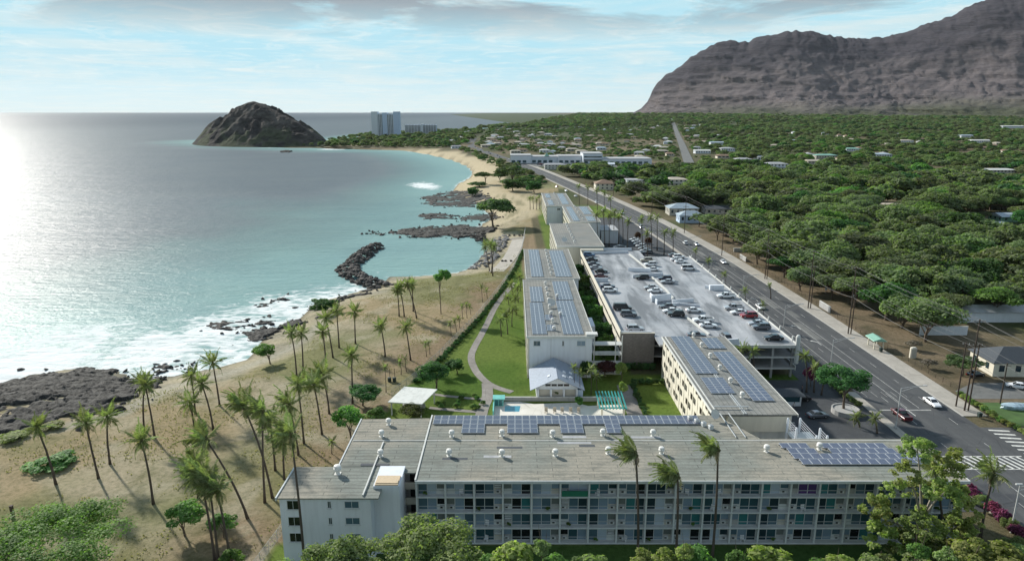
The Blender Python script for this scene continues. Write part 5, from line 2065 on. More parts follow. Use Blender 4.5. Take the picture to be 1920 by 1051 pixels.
def palm(base, top, label, group, nf=18, wind=0.0, size=1.0, r0=.21, seed=None, name='palm_tree', dead=2):
    """base, top: world points; trunk curves between them; each frond its own part"""
    global NPALM
    NPALM += 1
    g = random.Random(seed if seed is not None else NPALM * 7 + 1)
    root = thing(name, label, 'palm', base, 0, group)
    d = Vector(top) - Vector(base)
    pts, rad = [], []
    bow = d.x * .22 + g.uniform(-.25, .25)
    for i in range(9):
        s = i / 8
        q = Vector((d.x * s - bow * math.sin(s * math.pi) * .55, d.y * s + g.uniform(-.03, .03), d.z * s))
        pts.append(q)
        rad.append(r0 * (1.0 - .38 * s) * (1.45 if i == 0 else 1))
    pts[0].z -= .3
    MB().tube(pts, rad, 8).obj('trunk', M['palmtrunk'], root, True)
    cr = link('crown', CBASE_ME, root, pts[-1] + Vector((0, 0, .1)), (0, 0, g.uniform(0, 6)), size)
    for i in range(nf + dead):
        isdead = i >= nf
        az = i * 2.39996 + g.uniform(-.3, .3)
        lv = i / max(1, nf - 1)
        el = R(78 - 118 * lv ** 1.1) + g.uniform(-.2, .2)
        v = Vector((math.cos(az) * math.cos(el), math.sin(az) * math.cos(el), math.sin(el)))
        me = FR[min(2, int(lv * 3))]
        if isdead:
            v = Vector((math.cos(az) * .5, math.sin(az) * .5, -.9))
            me = FRD[0]
        elif wind:
            v = (v + Vector((-1.0, .15, .30)) * wind * g.uniform(.9, 1.7)).normalized()
            me = FRW[g.randrange(3)]
        el2, az2 = math.asin(max(-1, min(1, v.normalized().z))), math.atan2(v.y, v.x)
        s = g.uniform(.72, 1.12) * (1.08 if lv < .6 else .9)
        link('frond', me, cr, (v.x * .15, v.y * .15, .1), Matrix.Rotation(az2 - cr.rotation_euler.z, 4, 'Z').__matmul__(Matrix.Rotation(-el2, 4, 'Y')).__matmul__(Matrix.Rotation(g.uniform(-.5, .5), 4, 'X')).to_euler(), s)
    return root


def palm_px(bu, bv, cu, cv, label, group, **kw):
    p = Gt(bu, bv)
    t = at_depth(cu, cv, p.y)
    return palm(p, t, label, group, **kw)


def q3(x, y):
    return (x / 2.0, 525 + y / 2.0)


PG = 'coconut palms of the dry park'
# (base, crown) in the enlarged lower-left quarter of the photograph
PARK = [
    ((210, 765), (140, 555), 'leaning coconut palm beside the low green ground cover near the lava shelf', 0),
    ((370, 742), (322, 540), 'slightly leaning palm between the ground cover and a straight palm', 0),
    ((413, 688), (402, 515), 'straight palm at the edge of the sandy track by the lava shelf', 0),
    ((540, 560), (540, 385), 'palm of the crossed pair on the sandy bank, upright one', 0),
    ((580, 592), (545, 395), 'palm of the crossed pair on the sandy bank, leaning one', 0),
    ((575, 838), (532, 605), 'lone slender palm on bare soil behind the large feathery tree', 0),
    ((824, 470), (798, 312), 'slim palm standing apart at the top of the sandy bank', 0),
    ((800, 560), (757, 390), 'leaning palm behind the short bushy palm', 0),
    ((728, 545), (712, 460), 'short bushy palm with a thin leaning stem', 0),
    ((733, 500), (718, 362), 'palm with a dead hanging frond beside the sandy bank', 0),
    ((930, 892), (775, 600), 'tall strongly leaning palm with silvery windblown head', .55),
    ((743, 815), (738, 690), 'short palm half hidden by windblown palm heads', .35),
    ((806, 1046), (752, 735), 'tall windblown palm of the close group beside the lawn fence', .5),
    ((820, 1052), (785, 770), 'dark-headed palm of the close group beside the lawn fence', .4),
    ((866, 1052), (815, 790), 'bowed palm at the lawn edge of the close group', .4),
    ((1022, 815), (915, 475), 'long-stemmed leaning palm with wide windblown head', .55),
    ((993, 832), (985, 490), 'very tall upright palm beside the leaning windblown one', .5),
    ((1032, 712), (1010, 530), 'medium palm between windblown heads and the white annex', .3),
    ((1120, 655), (1085, 470), 'green bushy palm behind the white annex', .1),
    ((1066, 745), (1062, 610), 'low bent palm close to the white annex corner', .3),
    ((1140, 612), (1118, 395), 'slender tall palm left of the paired green palms', 0),
    ((1208, 578), (1178, 395), 'first of the paired green palms by the fence', .1),
    ((1235, 500), (1208, 355), 'second of the paired green palms by the fence', .1),
    ((1322, 462), (1318, 285), 'large full-headed palm near the shelter', 0),
    ((1113, 362), (1093, 200), 'taller of the twin palms on the bank by the round shrub', 0),
    ((1137, 346), (1130, 202), 'shorter of the twin palms on the bank by the round shrub', 0),
    ((1222, 327), (1210, 195), 'thin palm below the shore thicket', 0),
    ((1249, 290), (1222, 145), 'leaning palm under the shore thicket', 0),
    ((1272, 253), (1262, 115), 'upright palm touching the shore thicket', 0),
    ((1333, 238), (1330, 122), 'small palm standing clear beyond the shore thicket', 0),
    ((1445, 287), (1428, 175), 'rounded palm alone on the dry grass, bowed stem', 0),
    ((1540, 300), (1522, 178), 'rounded palm alone on the dry grass near the fence', 0),
    ((1497, 135), (1490, 42), 'palm at the edge of the clump of four near the cove', 0),
    ((1516, 137), (1498, 30), 'tall palm inside the clump of four near the cove', 0),
    ((1563, 142), (1528, 15), 'leaning palm inside the clump of four near the cove', 0),
    ((1550, 117), (1545, 20), 'rear palm of the clump of four near the cove', 0),
]
for i, (b, c, lab, wnd) in enumerate(PARK):
    palm_px(*q3(*b), *q3(*c), lab, PG, wind=wnd, nf=20 if wnd else 18, size=1.0 + (.12 if wnd else 0), dead=1 + i % 3)
p = at_depth(546, 815, 84.5)
palm((at_depth(568, 1020, 84.5).x, 84.5, 0), p, 'windblown palm rising in front of the white annex wall', 'palms by the front building', nf=19, wind=.5)
for bu, cu, cv, lab, y in ((1197, 1192, 852, 'windblown palm before the balconies, drooping pale frond', 87), (1268, 1271, 893, 'smaller windblown palm before the balconies', 87.5),
                           (1337, 1346, 842, 'largest windblown palm before the balconies', 88)):
    b = at_depth(bu, 1025, y)
    palm((b.x, y, 0), at_depth(cu, cv, y), lab, 'palms by the front building', nf=22, wind=.95)
palm_px(1838, 1008, 1863, 888, 'palm with curved pale stem beside the bougainvillea hedge', 'palms by the front building', nf=19, wind=.3)
b = at_depth(1742, 960, 90)
palm((64.8, 89.6, 0), at_depth(1752, 880, 89.6), 'palm head showing behind the tall open tree', 'palms by the front building', nf=16, wind=.2)
for k, (bu, bv, cu, cv) in enumerate(((918, 508, 910, 462), (924, 517, 920, 458), (921, 512, 926, 464))):
    palm_px(bu, bv, cu, cv, 'coconut palm of the trio beside the cove path', 'palm trio at the cove')
SG = 'young palms along the chain fence'
for bu, bv, cu, cv in ((868, 598, 866, 575), (876, 596, 874, 572), (856, 622, 852, 603), (862, 614, 860, 598), (905, 566, 903, 538), (914, 560, 912, 545), (800, 668, 798, 645), (806, 664, 803, 642), (752, 702, 750, 680),
                       (762, 696, 759, 672), (724, 735, 722, 690), (846, 628, 843, 606), (883, 590, 881, 575), (622, 850, 622, 828)):
    palm_px(bu, bv, cu, cv, 'young thin palm beside the chain fence', SG, nf=11, size=.5, r0=.09, dead=0)
LG = 'low palms on the lawn by the seaside wing'
for bu, bv, cu, cv in ((940, 630, 938, 600), (952, 626, 948, 592), (960, 612, 962, 580), (968, 590, 966, 560), (955, 585, 952, 558), (972, 566, 970, 540), (962, 560, 958, 535), (976, 545, 974, 520)):
    palm_px(bu, bv, cu, cv, 'low bushy palm on the lawn between path and seaside wing', LG, nf=15, size=.85, r0=.15, dead=0)
HG = 'palms between the garage and the highway'
for bu, bv, cu, cv in ((1122, 462, 1118, 402), (1134, 458, 1131, 396), (1142, 462, 1142, 404), (1150, 455, 1152, 398), (1160, 462, 1160, 408), (1168, 455, 1166, 400), (1176, 468, 1178, 415),
                       (1205, 470, 1203, 412), (1222, 475, 1220, 408), (1232, 470, 1232, 408), (1214, 482, 1213, 438), (1245, 478, 1246, 436), (1262, 480, 1262, 438), (1086, 392, 1085, 350), (1120, 408, 1119, 358),
                       (1132, 412, 1133, 362), (1145, 420, 1144, 372), (1102, 398, 1102, 352)):
    palm_px(bu, bv, cu, cv, 'palm in the planted strip between the garage and the highway', HG, nf=13, dead=1)
for bu, bv, cu, cv in ((1000, 392, 999, 372), (1006, 393, 1006, 374), (1012, 392, 1011, 370), (994, 393, 993, 372)):
    palm_px(bu, bv, cu, cv, 'palm in the row beside the farthest apartment wing', 'palms by the farthest wing', nf=11, dead=0, size=.8)
for bu, bv, cu, cv, s in ((1398, 730, 1392, 655, .8), (1415, 735, 1412, 660, .8), (1445, 560, 1443, 535, .5), (1512, 735, 1510, 668, .8), (1526, 735, 1528, 690, .7), (1540, 740, 1548, 700, .7), (1612, 800, 1605, 782, .7), (1645, 812, 1640, 785, .7)):
    palm_px(bu, bv, cu, cv, 'palm planted beside the car park and garage front', 'palms around the car park', nf=13, size=s, dead=0)
for bu, bv, cu, cv in ((1077, 745, 1076, 690), (1088, 748, 1087, 700), (1120, 735, 1118, 705), (1108, 740, 1107, 692)):
    palm_px(bu, bv, cu, cv, 'slender palm beside the gabled pavilion', 'palms by the pavilion', nf=11, size=.55, r0=.09, dead=0)
palm((45.8, 107.6, 0), (45.8, 107.6, 5.2), 'small palm in the sunken court between the roofs', 'palms by the front building', nf=13, size=.7, dead=0)
for i, (u, v, cu, cv) in enumerate(((1304, 500, 1303, 470), (1330, 525, 1328, 490), (1362, 548, 1358, 515), (1400, 590, 1396, 545), (1432, 612, 1430, 572))):
    palm_px(u, v, cu, cv, 'small palm on the verge between garage and highway lamp', 'verge palms beside the garage', nf=12, size=.65, r0=.1, dead=0)

# ------------------------------------------------------------------ broadleaf trees and shrubs near the camera
tree('feathery_tree', 'large feathery green tree spreading over the sandy corner of the park', 'tree', -64.5, 83.0, 0, 10.8, 6.2, 5.6, ('hi', 0), 0)
tree('green_sapling', 'thin green sapling with bare twigs beside the large feathery tree', 'tree', -50.8, 93.5, 0, 3.6, 2.3, 3.6, ('grape', 0), 1)
tree('green_sapling', 'small leafy sapling beside the lone slender palm', 'tree', -44.6, 93.0, 0, 2.4, 1.6, 2.6, ('shrub', 2), 2)
tree('leafy_tree', 'broad olive-green tree before the annex stairwell', 'tree', -10.8, 74.5, 0, 7.2, 5.6, 10.0, ('hi', 1), 0)
tree('leafy_tree', 'lower olive-green tree at the foot of the white annex', 'tree', -21.5, 74.0, 0, 6.0, 4.6, 9.4, ('hi', 2), 1)
t = thing('open_tree', 'tall open yellow-green tree with bare forks before the street end of the block', 'tree', (57.6, 85.2, 0))
mbt = MB()
fk = [(0, 0, -.2), (.2, 0, 4), (.1, 0, 8)]
mbt.tube(fk, [.42, .34, .28], 8)
gg = random.Random(4)
tips = []
for a, s, zz in ((0.3, 3.4, 17), (2.0, 2.6, 18.5), (3.6, 4.2, 16), (5.0, 3.5, 14), (1.2, 5.2, 11), (4.2, 6.0, 10), (2.9, 5.6, 9), (6.0, 5.0, 8)):
    e = (math.cos(a) * s, math.sin(a) * s * .7, zz)
    b = fk[2] if zz > 12 else fk[1]
    mbt.tube([b, ((b[0] + e[0]) / 2, (b[1] + e[1]) / 2, b[2] + (e[2] - b[2]) * .6), e], [.22, .14, .05], 6)
    tips.append(e)
mbt.obj('trunk', M['palebark'], t)
CR['open', 0] = crown_mesh('crown', M['lf_yellow'], 195, 1500, .085, 30, .8, (.13, .25), .9, -.8, .3)
CR['open', 1] = crown_mesh('crown', M['lf_front'], 196, 1500, .085, 30, .8, (.13, .25), .9, -.8, .3)
for i, (x, y, z, r) in enumerate([(e[0], e[1], e[2], 2.4) for e in tips] + [(-5.5, -.5, 6.0, 3.2), (-1.5, -1.5, 5.2, 3.6), (4.8, -1, 5.6, 3.4), (-6.4, 0, 10.3, 2.2), (0, -1, 8.2, 3.0), (2.5, 0, 12.6, 2.6), (-2.2, .3, 19.0, 2.2), (3.2, 0, 15.5, 2.2), (6.3, 0, 9.2, 2.6), (1.8, -1.5, 3.2, 3.0), (6.0, -1.2, 4.0, 2.8), (-4.2, 0, 13.0, 2.0), (4.6, 0, 12.2, 2.0)]):
    link('foliage_clump', CR['open', 1 if i % 4 == 1 else 0], t, (x, y, z), (0, 0, i * 1.3), (r * 1.08, r * 1.08, r * .9))
# shrubs along the lower edge, in front of the building
rs = random.Random(33)
sx = -6.0
SHB = ['olive-leaved treetop in the row before the front lawn', 'yellow-green treetop in the row before the front lawn', 'bright leafy treetop in the row before the front lawn']
while sx < 62:
    k = rs.choice((0, 0, 1, 1, 2))
    r = rs.choice((rs.uniform(1.0, 1.8), rs.uniform(1.8, 3.2)))
    top = rs.uniform(11.2, 13.0) + (1.6 if rs.random() < .3 else 0)
    tree('front_tree', SHB[k], 'tree', sx, rs.uniform(70.5, 73.5), 0, r * 1.1, r, top - r, ('shrub', k), 1, rs.uniform(0, 6), 'trees along the front lot line')
    sx += r * rs.uniform(1.0, 1.7)
for i, (x, y, r, k) in enumerate(((62, 76, 4.2, 0), (67, 79, 4.0, 0), (71, 82.5, 3.4, 0), (73.6, 87.5, 2.4, 0), (-31, 74.5, 4.2, 0), (-40.5, 86, 1.6, 2))):
    tree('dense_bush', ('dense olive bush between the tall open tree and the flowering hedge', '', 'bright bush at the chain fence corner')[k], 'bush', x, y, 0, r * 1.15, r, r * (1.2 if y < 80 else .9), ('hi', 2) if k == 0 else ('shrub', k), 1, i, 'dense bushes at the lot edge')
# bougainvillea hedge along the street
hg = thing('flowering_hedge', 'long hedge of magenta bougainvillea between lawn and street', 'hedge', (78.0, 80, 0))
for i in range(15):
    link('hedge_clump', CR['pink', 0] if i % 3 != 1 else CR['hi', 2], hg, (rs.uniform(-.3, .3), i * 2.1, 1.3), (0, 0, i), (1.7, 1.7, 1.5))

tree_px('round_tree', 'round dark-green umbrella tree in a planter beside the highway', 'tree', (1582, 772), (1583, 712), 104, 74, ('hi', 3), 0)
pl = G(1600, 776, 0)
mb = MB()
mb.lathe(0, 0, [(2.9, 0), (2.9, 1.1), (2.6, 1.1), (2.55, .9)], 20)
o = tag(mb.obj('planter', M['concrete']), 'round grey concrete planter below the umbrella tree', 'planter')
o.location = (pl.x - 1.5, pl.y + .6, 0)
for args in (
    ('shore_tree', 'round bright-green shrub tree on the sandy bank casting a dark shadow', (507, 682), (497, 657), 54, 36, ('grape', 0), 1),
    ('shore_thicket', 'dense dark thicket above the shore boulders', (610, 588), (604, 571), 54, 34, ('round', 0), 2),
    ('lollipop_tree', 'lone round-headed tree on a bare stem near the cove beach', (827, 588), (829, 516), 34, 34, ('round', 1), 3),
    ('spreading_tree', 'wide low tree beside the full-headed palm and shelter', (680, 760), (683, 737), 74, 46, ('hi', 3), 2),
    ('leafy_tree', 'deep-green tree at the corner behind the grey roof', (660, 830), (648, 785), 70, 68, ('grape', 0), 1),
    ('leafy_tree', 'low bright-green bush behind the grey roof corner', (705, 790), (702, 775), 46, 26, ('shrub', 2), None),
    ('lawn_tree', 'dark leafy tree on the lawn beside the seaside shelter', (818, 728), (812, 698), 72, 56, ('hi', 3), 2),
    ('lawn_tree', 'clipped dark-green oval tree beside the curving path', (858, 700), (852, 683), 42, 30, ('round', 2), 3),
    ('clipped_bush', 'large browning dome-shaped bush before the shelter', (772, 786), (772, 771), 56, 38, ('dome', 0), None),
    ('spreading_tree', 'dark spreading tree with forked trunk on the dry park beyond the cove', (925, 428), (930, 388), 78, 56, ('umb', 0), 3),
    ('park_tree', 'dark wind-clipped bush at the top of the brown lava point', (886, 368), (886, 358), 24, 24, ('round', 0), 1),
    ('park_tree', 'low dark tree behind the wind-clipped bush', (900, 350), (895, 345), 40, 16, ('umb', 0), 1),
    ('park_tree', 'thin forked tree at the edge of the sand beach', (910, 345), (906, 328), 34, 20, ('umb', 0), 2),
    ('park_tree', 'dark broad tree beyond the spreading tree', (962, 358), (960, 345), 46, 28, ('round', 2), 1),
    ('park_tree', 'tall airy tree beside the highway bend', (960, 345), (955, 322), 62, 32, ('umb', 0), 2),
    ('park_tree', 'dark tree between the highway and the dry park', (1002, 362), (1000, 348), 40, 30, ('round', 0), 0),
    ('park_tree', 'low tree at the highway edge by the farthest wing', (985, 350), (985, 340), 44, 20, ('round', 2), 0),
    ('park_tree', 'bushy tree at the bend of the highway', (938, 340), (938, 328), 34, 22, ('kiawe', 3), 0),
    ('low_bush', 'low green ground cover around the leaning palm', (95, 872), (95, 867), 90, 26, ('shrub', 2), None),
    ('low_bush', 'small green patch beside the lava shelf', (100, 802), (100, 798), 50, 14, ('shrub', 1), None),
    ('low_bush', 'yellowish low bush at the frame corner of the lava shelf', (22, 824), (22, 820), 60, 16, ('shrub', 1), None),
    ('clipped_bush', 'green box-shaped clipped shrub by the pool deck', (1085, 762), (1086, 750), 18, 24, ('round', 1), None),
    ('topiary', 'ball-shaped topiary before the pavilion columns', (1042, 747), (1042, 734), 15, 16, ('round', 1), 1),
    ('leafy_tree', 'slim yellow-green tree beside the teal pergola', (1168, 745), (1168, 728), 20, 34, ('shrub', 1), 1),
    ('leafy_tree', 'yellow-green tree in the garden court beside the brick wall', (1165, 715), (1163, 693), 28, 40, ('shrub', 1), 2),
    ('leafy_tree', 'dark reddish shrub in the garden court below the stair walkway', (1135, 705), (1138, 688), 52, 32, ('red', 0), 1),
    ('leafy_tree', 'dark green tree against the white wing end by the stair', (1100, 712), (1098, 690), 26, 48, ('round', 0), 1),
    ('leafy_tree', 'purple bougainvillea bush beside the gate kiosk', (1520, 724), (1518, 702), 30, 36, ('pink', 0), 1),
    ('leafy_tree', 'red-leaved tree at the rear car park', (1200, 454), (1196, 442), 16, 20, ('red', 0), 1),
    ('leafy_tree', 'reddish tree beside the rear car park palms', (1218, 462), (1216, 452), 20, 20, ('red', 0), 1),
):
    tree_px(args[0], args[1], 'bush' if 'bush' in args[0] else 'tree', *args[2:])
# planting between the seaside wings and the garage
for i, (y, x, r, k) in enumerate([(168 + q * 6.2, 24.2 + (q % 3) * .7, 2.0 + (q % 4) * .35, q) for q in range(16)]):
    tree('courtyard_tree', ('dark leafy tree in the gap between the seaside wing and garage', 'bright leafy tree in the gap between the seaside wing and garage')[k % 2], 'tree', x, y, 0, r * 1.1, r * 1.3, 3.2 + (k % 3), ('round', (0, 1)[k % 2]), 1, k,
         'trees between the seaside wing and garage')
for i in range(14):
    x, y = rs.uniform(-19, -6.5), rs.uniform(138, 147)
    tree('garden_shrub', 'small yellow-green garden shrub on the lawn bed beside the path', 'shrub', x, y, 0, .75, .6, .5, ('shrub', 2), None, i, 'garden shrubs beside the path')
hb = thing('clipped_hedge', 'low dark clipped hedge around the small lawn by the brick wall', 'hedge', (28.8, 137, 0))
for i in range(9):
    link('hedge_clump', CR['round', 0], hb, (.1, .6 + i * 1.9, .5), (0, 0, i), (.6, 1.2, .6))
for i in range(5):
    link('hedge_clump', CR['round', 0], hb, (.8 + i * 1.7, 17.2, .8), (0, 0, i), (1.2, 1.0, 1.0))
hx = thing('wall_hedge', 'tall dark hedge at the foot of the brick garage end', 'hedge', (28.4, 163.6, 0))
for i in range(5):
    link('hedge_clump', CR['round', 0], hx, (1 + i * 1.6, 0, 1.0), (0, 0, i), (1.2, 1.0, 1.5))
for bal, x, kd in BALC:
    if kd == 'plant':
        link('plant', CR['round', 1], bal, (x, .36, .5), (0, 0, x), (.42, .3, .5))
    else:
        link('chair', CHR, bal, (x, .4, .05), (0, 0, x))
for i in range(12):
    y = 141 + i * 1.9
    tree('kerb_shrub', 'small olive shrub on the strip between car park and highway', 'shrub', 76.8 + rs.uniform(-.5, .5), y, 0, 1.1, 1.0, .8, ('shrub', 0), None, i, 'shrubs between car park and highway')
yh = thing('clipped_hedge', 'yellow-green clipped hedge along the house lawn beyond the highway', 'hedge', (103.6, 124.5, 0))
for i in range(16):
    link('hedge_clump', CR['shrub', 1 if i % 3 else 2], yh, (rs.uniform(-.2, .2) + .05 * i * (i > 11), 22 - i * 1.45, .7), (0, 0, i), (1.0, 1.15, .85))
tree('frangipani', 'dark round tree dotted with white blossom beside the twin poles', 'tree', 112.2, 159.5, 0, 4.6, 2.4, 3.6, ('umb', 0), 2)


# ------------------------------------------------------------------ dry grass tufts on the park
def dry_grass():
    r = np.random.default_rng(12)
    n = 60000
    x, y = r.uniform(-110, 2, n), r.uniform(80, 330, n)
    k = (fbm(x / 9, y / 9, 141, 4) + .35 * fbm(x / 2.5, y / 2.5, 99, 2) > .74) & ~inside(FENCE + [(300, 40), (300, 700), (30, 700)], x, y)
    x, y = x[k], y[k]
    d = coast_d(x, y)
    k = d > 16
    x, y = x[k][:15000], y[k][:15000]
    P = np.stack([x, y, terr(x, y) + .10], 1)
    N = r.normal(size=(len(P), 3)) * np.array([1, 1, .35])
    me = leaves_mesh('dry_grass', leaf_mat('dry_grass_blade', (0.25, 0.225, 0.11), (0.38, 0.32, 0.19), 0.3), P, N, .24, 3, 1.3)
    tag(link('dry_grass', me), kind='stuff')


dry_grass()

# ------------------------------------------------------------------ woodland right of the highway and the town beyond
CLEAR = []          # (x, y, radius) kept open


def clear_px(u, v, r):
    p = G(u, v, 0)
    CLEAR.append((p.x, p.y, r))


for u, v, r in ((1290, 405, 24), (1275, 350, 18), (1195, 350, 16), (1140, 352, 12), (1455, 318, 18), (1874, 325, 30), (1895, 690, 26), (1760, 625, 14), (1870, 610, 18), (1440, 470, 16), (1480, 478, 10),
                (1820, 430, 22), (1870, 425, 18), (1660, 418, 18), (1885, 405, 14), (1400, 470, 14), (1860, 730, 22), (1790, 640, 12), (1850, 640, 14), (1700, 640, 10)):
    clear_px(u, v, r)
STREETS = [W([(1292, 306), (1278, 268), (1264, 240), (1250, 220)], 2)]


def free(x, y):
    for cx, cy, r in CLEAR:
        if (x - cx) ** 2 + (y - cy) ** 2 < r * r:
            return False
    return True
# ------------------------------------------------------------------ houses
def house(name, label, x, y, z, w, d, h, wall, roof, kind='hip', rot=0.0, group=None, rise=1.6, floors=1, porch=False, windows=True):
    t = thing(name, label, 'house', (x, y, z), rot, group)
    MB().box(-w / 2, w / 2, -d / 2, d / 2, -.6, h).obj('wall', M[wall], t)
    e = .6
    mb = MB()
    b = [(-w / 2 - e, -d / 2 - e, h), (w / 2 + e, -d / 2 - e, h), (w / 2 + e, d / 2 + e, h), (-w / 2 - e, d / 2 + e, h)]
    if kind == 'hip':
        rl = max(w - d, .6) / 2
        mb.loft([[(p[0], p[1], h - .12) for p in b], b, [(-rl, -.15, h + rise), (rl, -.15, h + rise), (rl, .15, h + rise), (-rl, .15, h + rise)]])
    elif kind == 'gable':
        mb.loft([[(p[0], p[1], h - .12) for p in b], b, [(-w / 2 - e, -.05, h + rise), (w / 2 + e, -.05, h + rise), (w / 2 + e, .05, h + rise), (-w / 2 - e, .05, h + rise)]])
    else:
        mb.loft([b, [(p[0], p[1], h + .3) for p in b]])
    mb.obj('roof', M[roof], t)
    fh = h / floors
    for f in range(floors if windows else 0):
        n = max(2, int(w / 3.4))
        for i in range(n):
            xx = -w / 2 + (i + .5) * w / n
            g = MB().box(xx - .65, xx + .65, -d / 2 - .05, -d / 2 + .02, f * fh + fh * .36, f * fh + fh * .80).obj('window', GL[1], t)
        n = max(1, int(d / 4))
        for i in range(n):
            yy = -d / 2 + (i + .5) * d / n
            MB().box(-w / 2 - .05, -w / 2 + .02, yy - .6, yy + .6, f * fh + fh * .36, f * fh + fh * .80).obj('window', GL[1], t)
        if porch:
            MB().box(-w / 2 - 1.0, w / 2 + 1.0, -d / 2 - 1.3, -d / 2, f * fh - .12, f * fh + .05).obj('balcony', M['louver'], t)
            for q in (.5, 1.0):
                MB().box(-w / 2 - 1.0, w / 2 + 1.0, -d / 2 - 1.3, -d / 2 - 1.24, f * fh + q, f * fh + q + .07).obj('rail', M['louver'], t)
    return t


def house_px(u, v, wpx, *a, **k):
    """centre-bottom pixel and width in pixels"""
    p = Gt(u, v)
    mpp = (p.y * _c + CAMH * _s) / FPX
    return p, wpx * mpp


def hp(name, label, u, v, wpx, d, h, wall, roof, kind='hip', rot=0.0, **kw):
    p, w = house_px(u, v, wpx)
    n = int(.085 * p.y / 8) + 1
    for k in range(n):
        q = 1 - k * 8.0 / p.y
        CLEAR.append((p.x * q, p.y * q + 2, w / 2 + 3))
    CLEAR.append((p.x, p.y + d / 2, max(w, d) / 2 + 3))
    return house(name, label, p.x, p.y + d / 2, p.z, w, d, h, wall, roof, kind, rot, **kw)


hp('apartment_house', 'three-storey white apartment house beside the leafy roadside tree', 1190, 356, 30, 12, 8.2, 'white', 'greyroof', 'flat', floors=3, porch=True)
hp('apartment_house', 'three-storey cream apartment house with tan hipped roof', 1268, 356, 40, 14, 8.6, 'cream', 'tanroof', 'hip', floors=3, porch=True)
hp('carport', 'low white carport roof before the cream apartment house', 1279, 358, 20, 4, 2.6, 'louver', 'louver', 'flat')
hp('house', 'house with brown hipped roof near the highway', 1134, 356, 34, 14, 5.2, 'cream', 'brownroof', 'hip', floors=2, rise=3)
hp('house', 'long house with pale blue metal roof above the yard wall', 1282, 404, 54, 12, 4.6, 'beige', 'paleblue', 'hip', rise=2.6)
hp('house', 'front wing with pale blue metal roof and shaded carport', 1297, 418, 46, 9, 4.4, 'hotelblue', 'paleblue', 'hip', rise=2.4)
hp('house', 'low dark-roofed house behind the pale blue roofs', 1350, 402, 52, 11, 3.6, 'beige', 'darkroof', 'gable')
hp('house', 'white two-storey house with porches among the kiawe', 1457, 320, 40, 14, 7.5, 'white', 'greyroof', 'hip', floors=2, porch=True)
hp('house', 'long two-storey house with pale flat roof and dark veranda', 1874, 331, 66, 14, 6.6, 'beige', 'offwhite', 'hip', floors=2, porch=True, rise=1.2)
hp('house', 'low pale roof in a clearing beyond the woodland', 1812, 436, 50, 10, 3.2, 'white', 'paleblue', 'gable', rise=1.6)
hp('house', 'dark grey roof beside the low pale roof in the clearing', 1866, 432, 44, 9, 3.0, 'white', 'bluegrey', 'gable', rise=1.4)
hp('house', 'small greenhouse-like roof at the woodland edge', 1893, 416, 30, 12, 3.0, 'greenroof', 'paleblue', 'gable', rise=1.8)
hp('house', 'pale roof half hidden by trees above the clearing', 1640, 412, 16, 8, 3, 'louver', 'louver', 'gable')
hp('house', 'light flat roof inside the woodland', 1674, 392, 34, 7, 3, 'beige', 'tanroof', 'flat')
house('bungalow', 'white weatherboard bungalow with dark roof across the highway', 129.6, 163.5, 0, 20, 9.5, 3.7, 'cream', 'darkroof', 'hip', R(-2), rise=2.6)
p = G(1762, 628, 0)
MB_ = thing('garden_wall', 'white block wall at the edge of the woodland', 'wall', (p.x, p.y, 0))
MB().box(-6, 8, 0, .25, -.2, 2.6).obj('wall', M['white'], MB_)
MB().box(-6.1, 8.1, -.05, .3, 2.605, 2.7).obj('coping', M['offwhite'], MB_)
sd_ = house('shed', 'long white shed with grey metal roof behind the shade tree', 152, 208, 0, 24, 8, 3.4, 'white', 'greyroof', 'gable', 0, rise=1.2, windows=False)
hp('apartment_house', 'grey-roofed low block at the corner of the town street', 1240, 318, 30, 12, 4, 'beige', 'brownroof', 'gable')
for i, (u, v, wp, d, h, wall, roof, kind, lab) in enumerate((
        (1365, 284, 26, 16, 5, 'white', 'greyroof', 'hip', 'white house row beside the town street'), (1345, 272, 24, 14, 5, 'white', 'paleblue', 'gable', 'pale blue roof beside the town street'),
        (1318, 288, 28, 14, 4.5, 'white', 'offwhite', 'gable', 'white low building near the town street end'), (1550, 298, 40, 14, 5, 'beige', 'greenroof', 'hip', 'house with pale green hipped roof in the woodland'),
        (1655, 296, 34, 14, 5, 'white', 'paleblue', 'hip', 'pale house beside tall trees in the woodland'), (1600, 284, 26, 12, 4.5, 'white', 'greenroof', 'hip', 'small green-roofed house in mid woodland'),
        (1395, 305, 30, 12, 4.5, 'beige', 'greyroof', 'hip', 'grey-roofed house left of the porch house'), (1530, 308, 30, 12, 4.0, 'beige', 'tanroof', 'gable', 'tan roof below the green hipped roof'),
        (1700, 268, 26, 16, 5, 'white', 'tanroof', 'hip', 'pale roof in the far woodland'), (1840, 268, 34, 16, 5, 'white', 'offwhite', 'gable', 'long pale roof near the far field'), (1900, 240, 40, 18, 6, 'white', 'offwhite', 'gable', 'far pale shed under the mountain'),
        (1815, 258, 26, 14, 5, 'white', 'paleblue', 'hip', 'blue-grey roof in the far woodland'))):
    hp('house', lab, u, v, wp, d, h, wall, roof, kind)
hp('white_house', 'white gabled house with two windows behind the roadside trees', 1140, 318, 24, 10, 6, 'white', 'hotelwhite', 'gable', floors=2)
hp('house', 'long low house beside the highway shops', 1040, 318, 38, 10, 5.5, 'offwhite', 'greyroof', 'hip', floors=2)
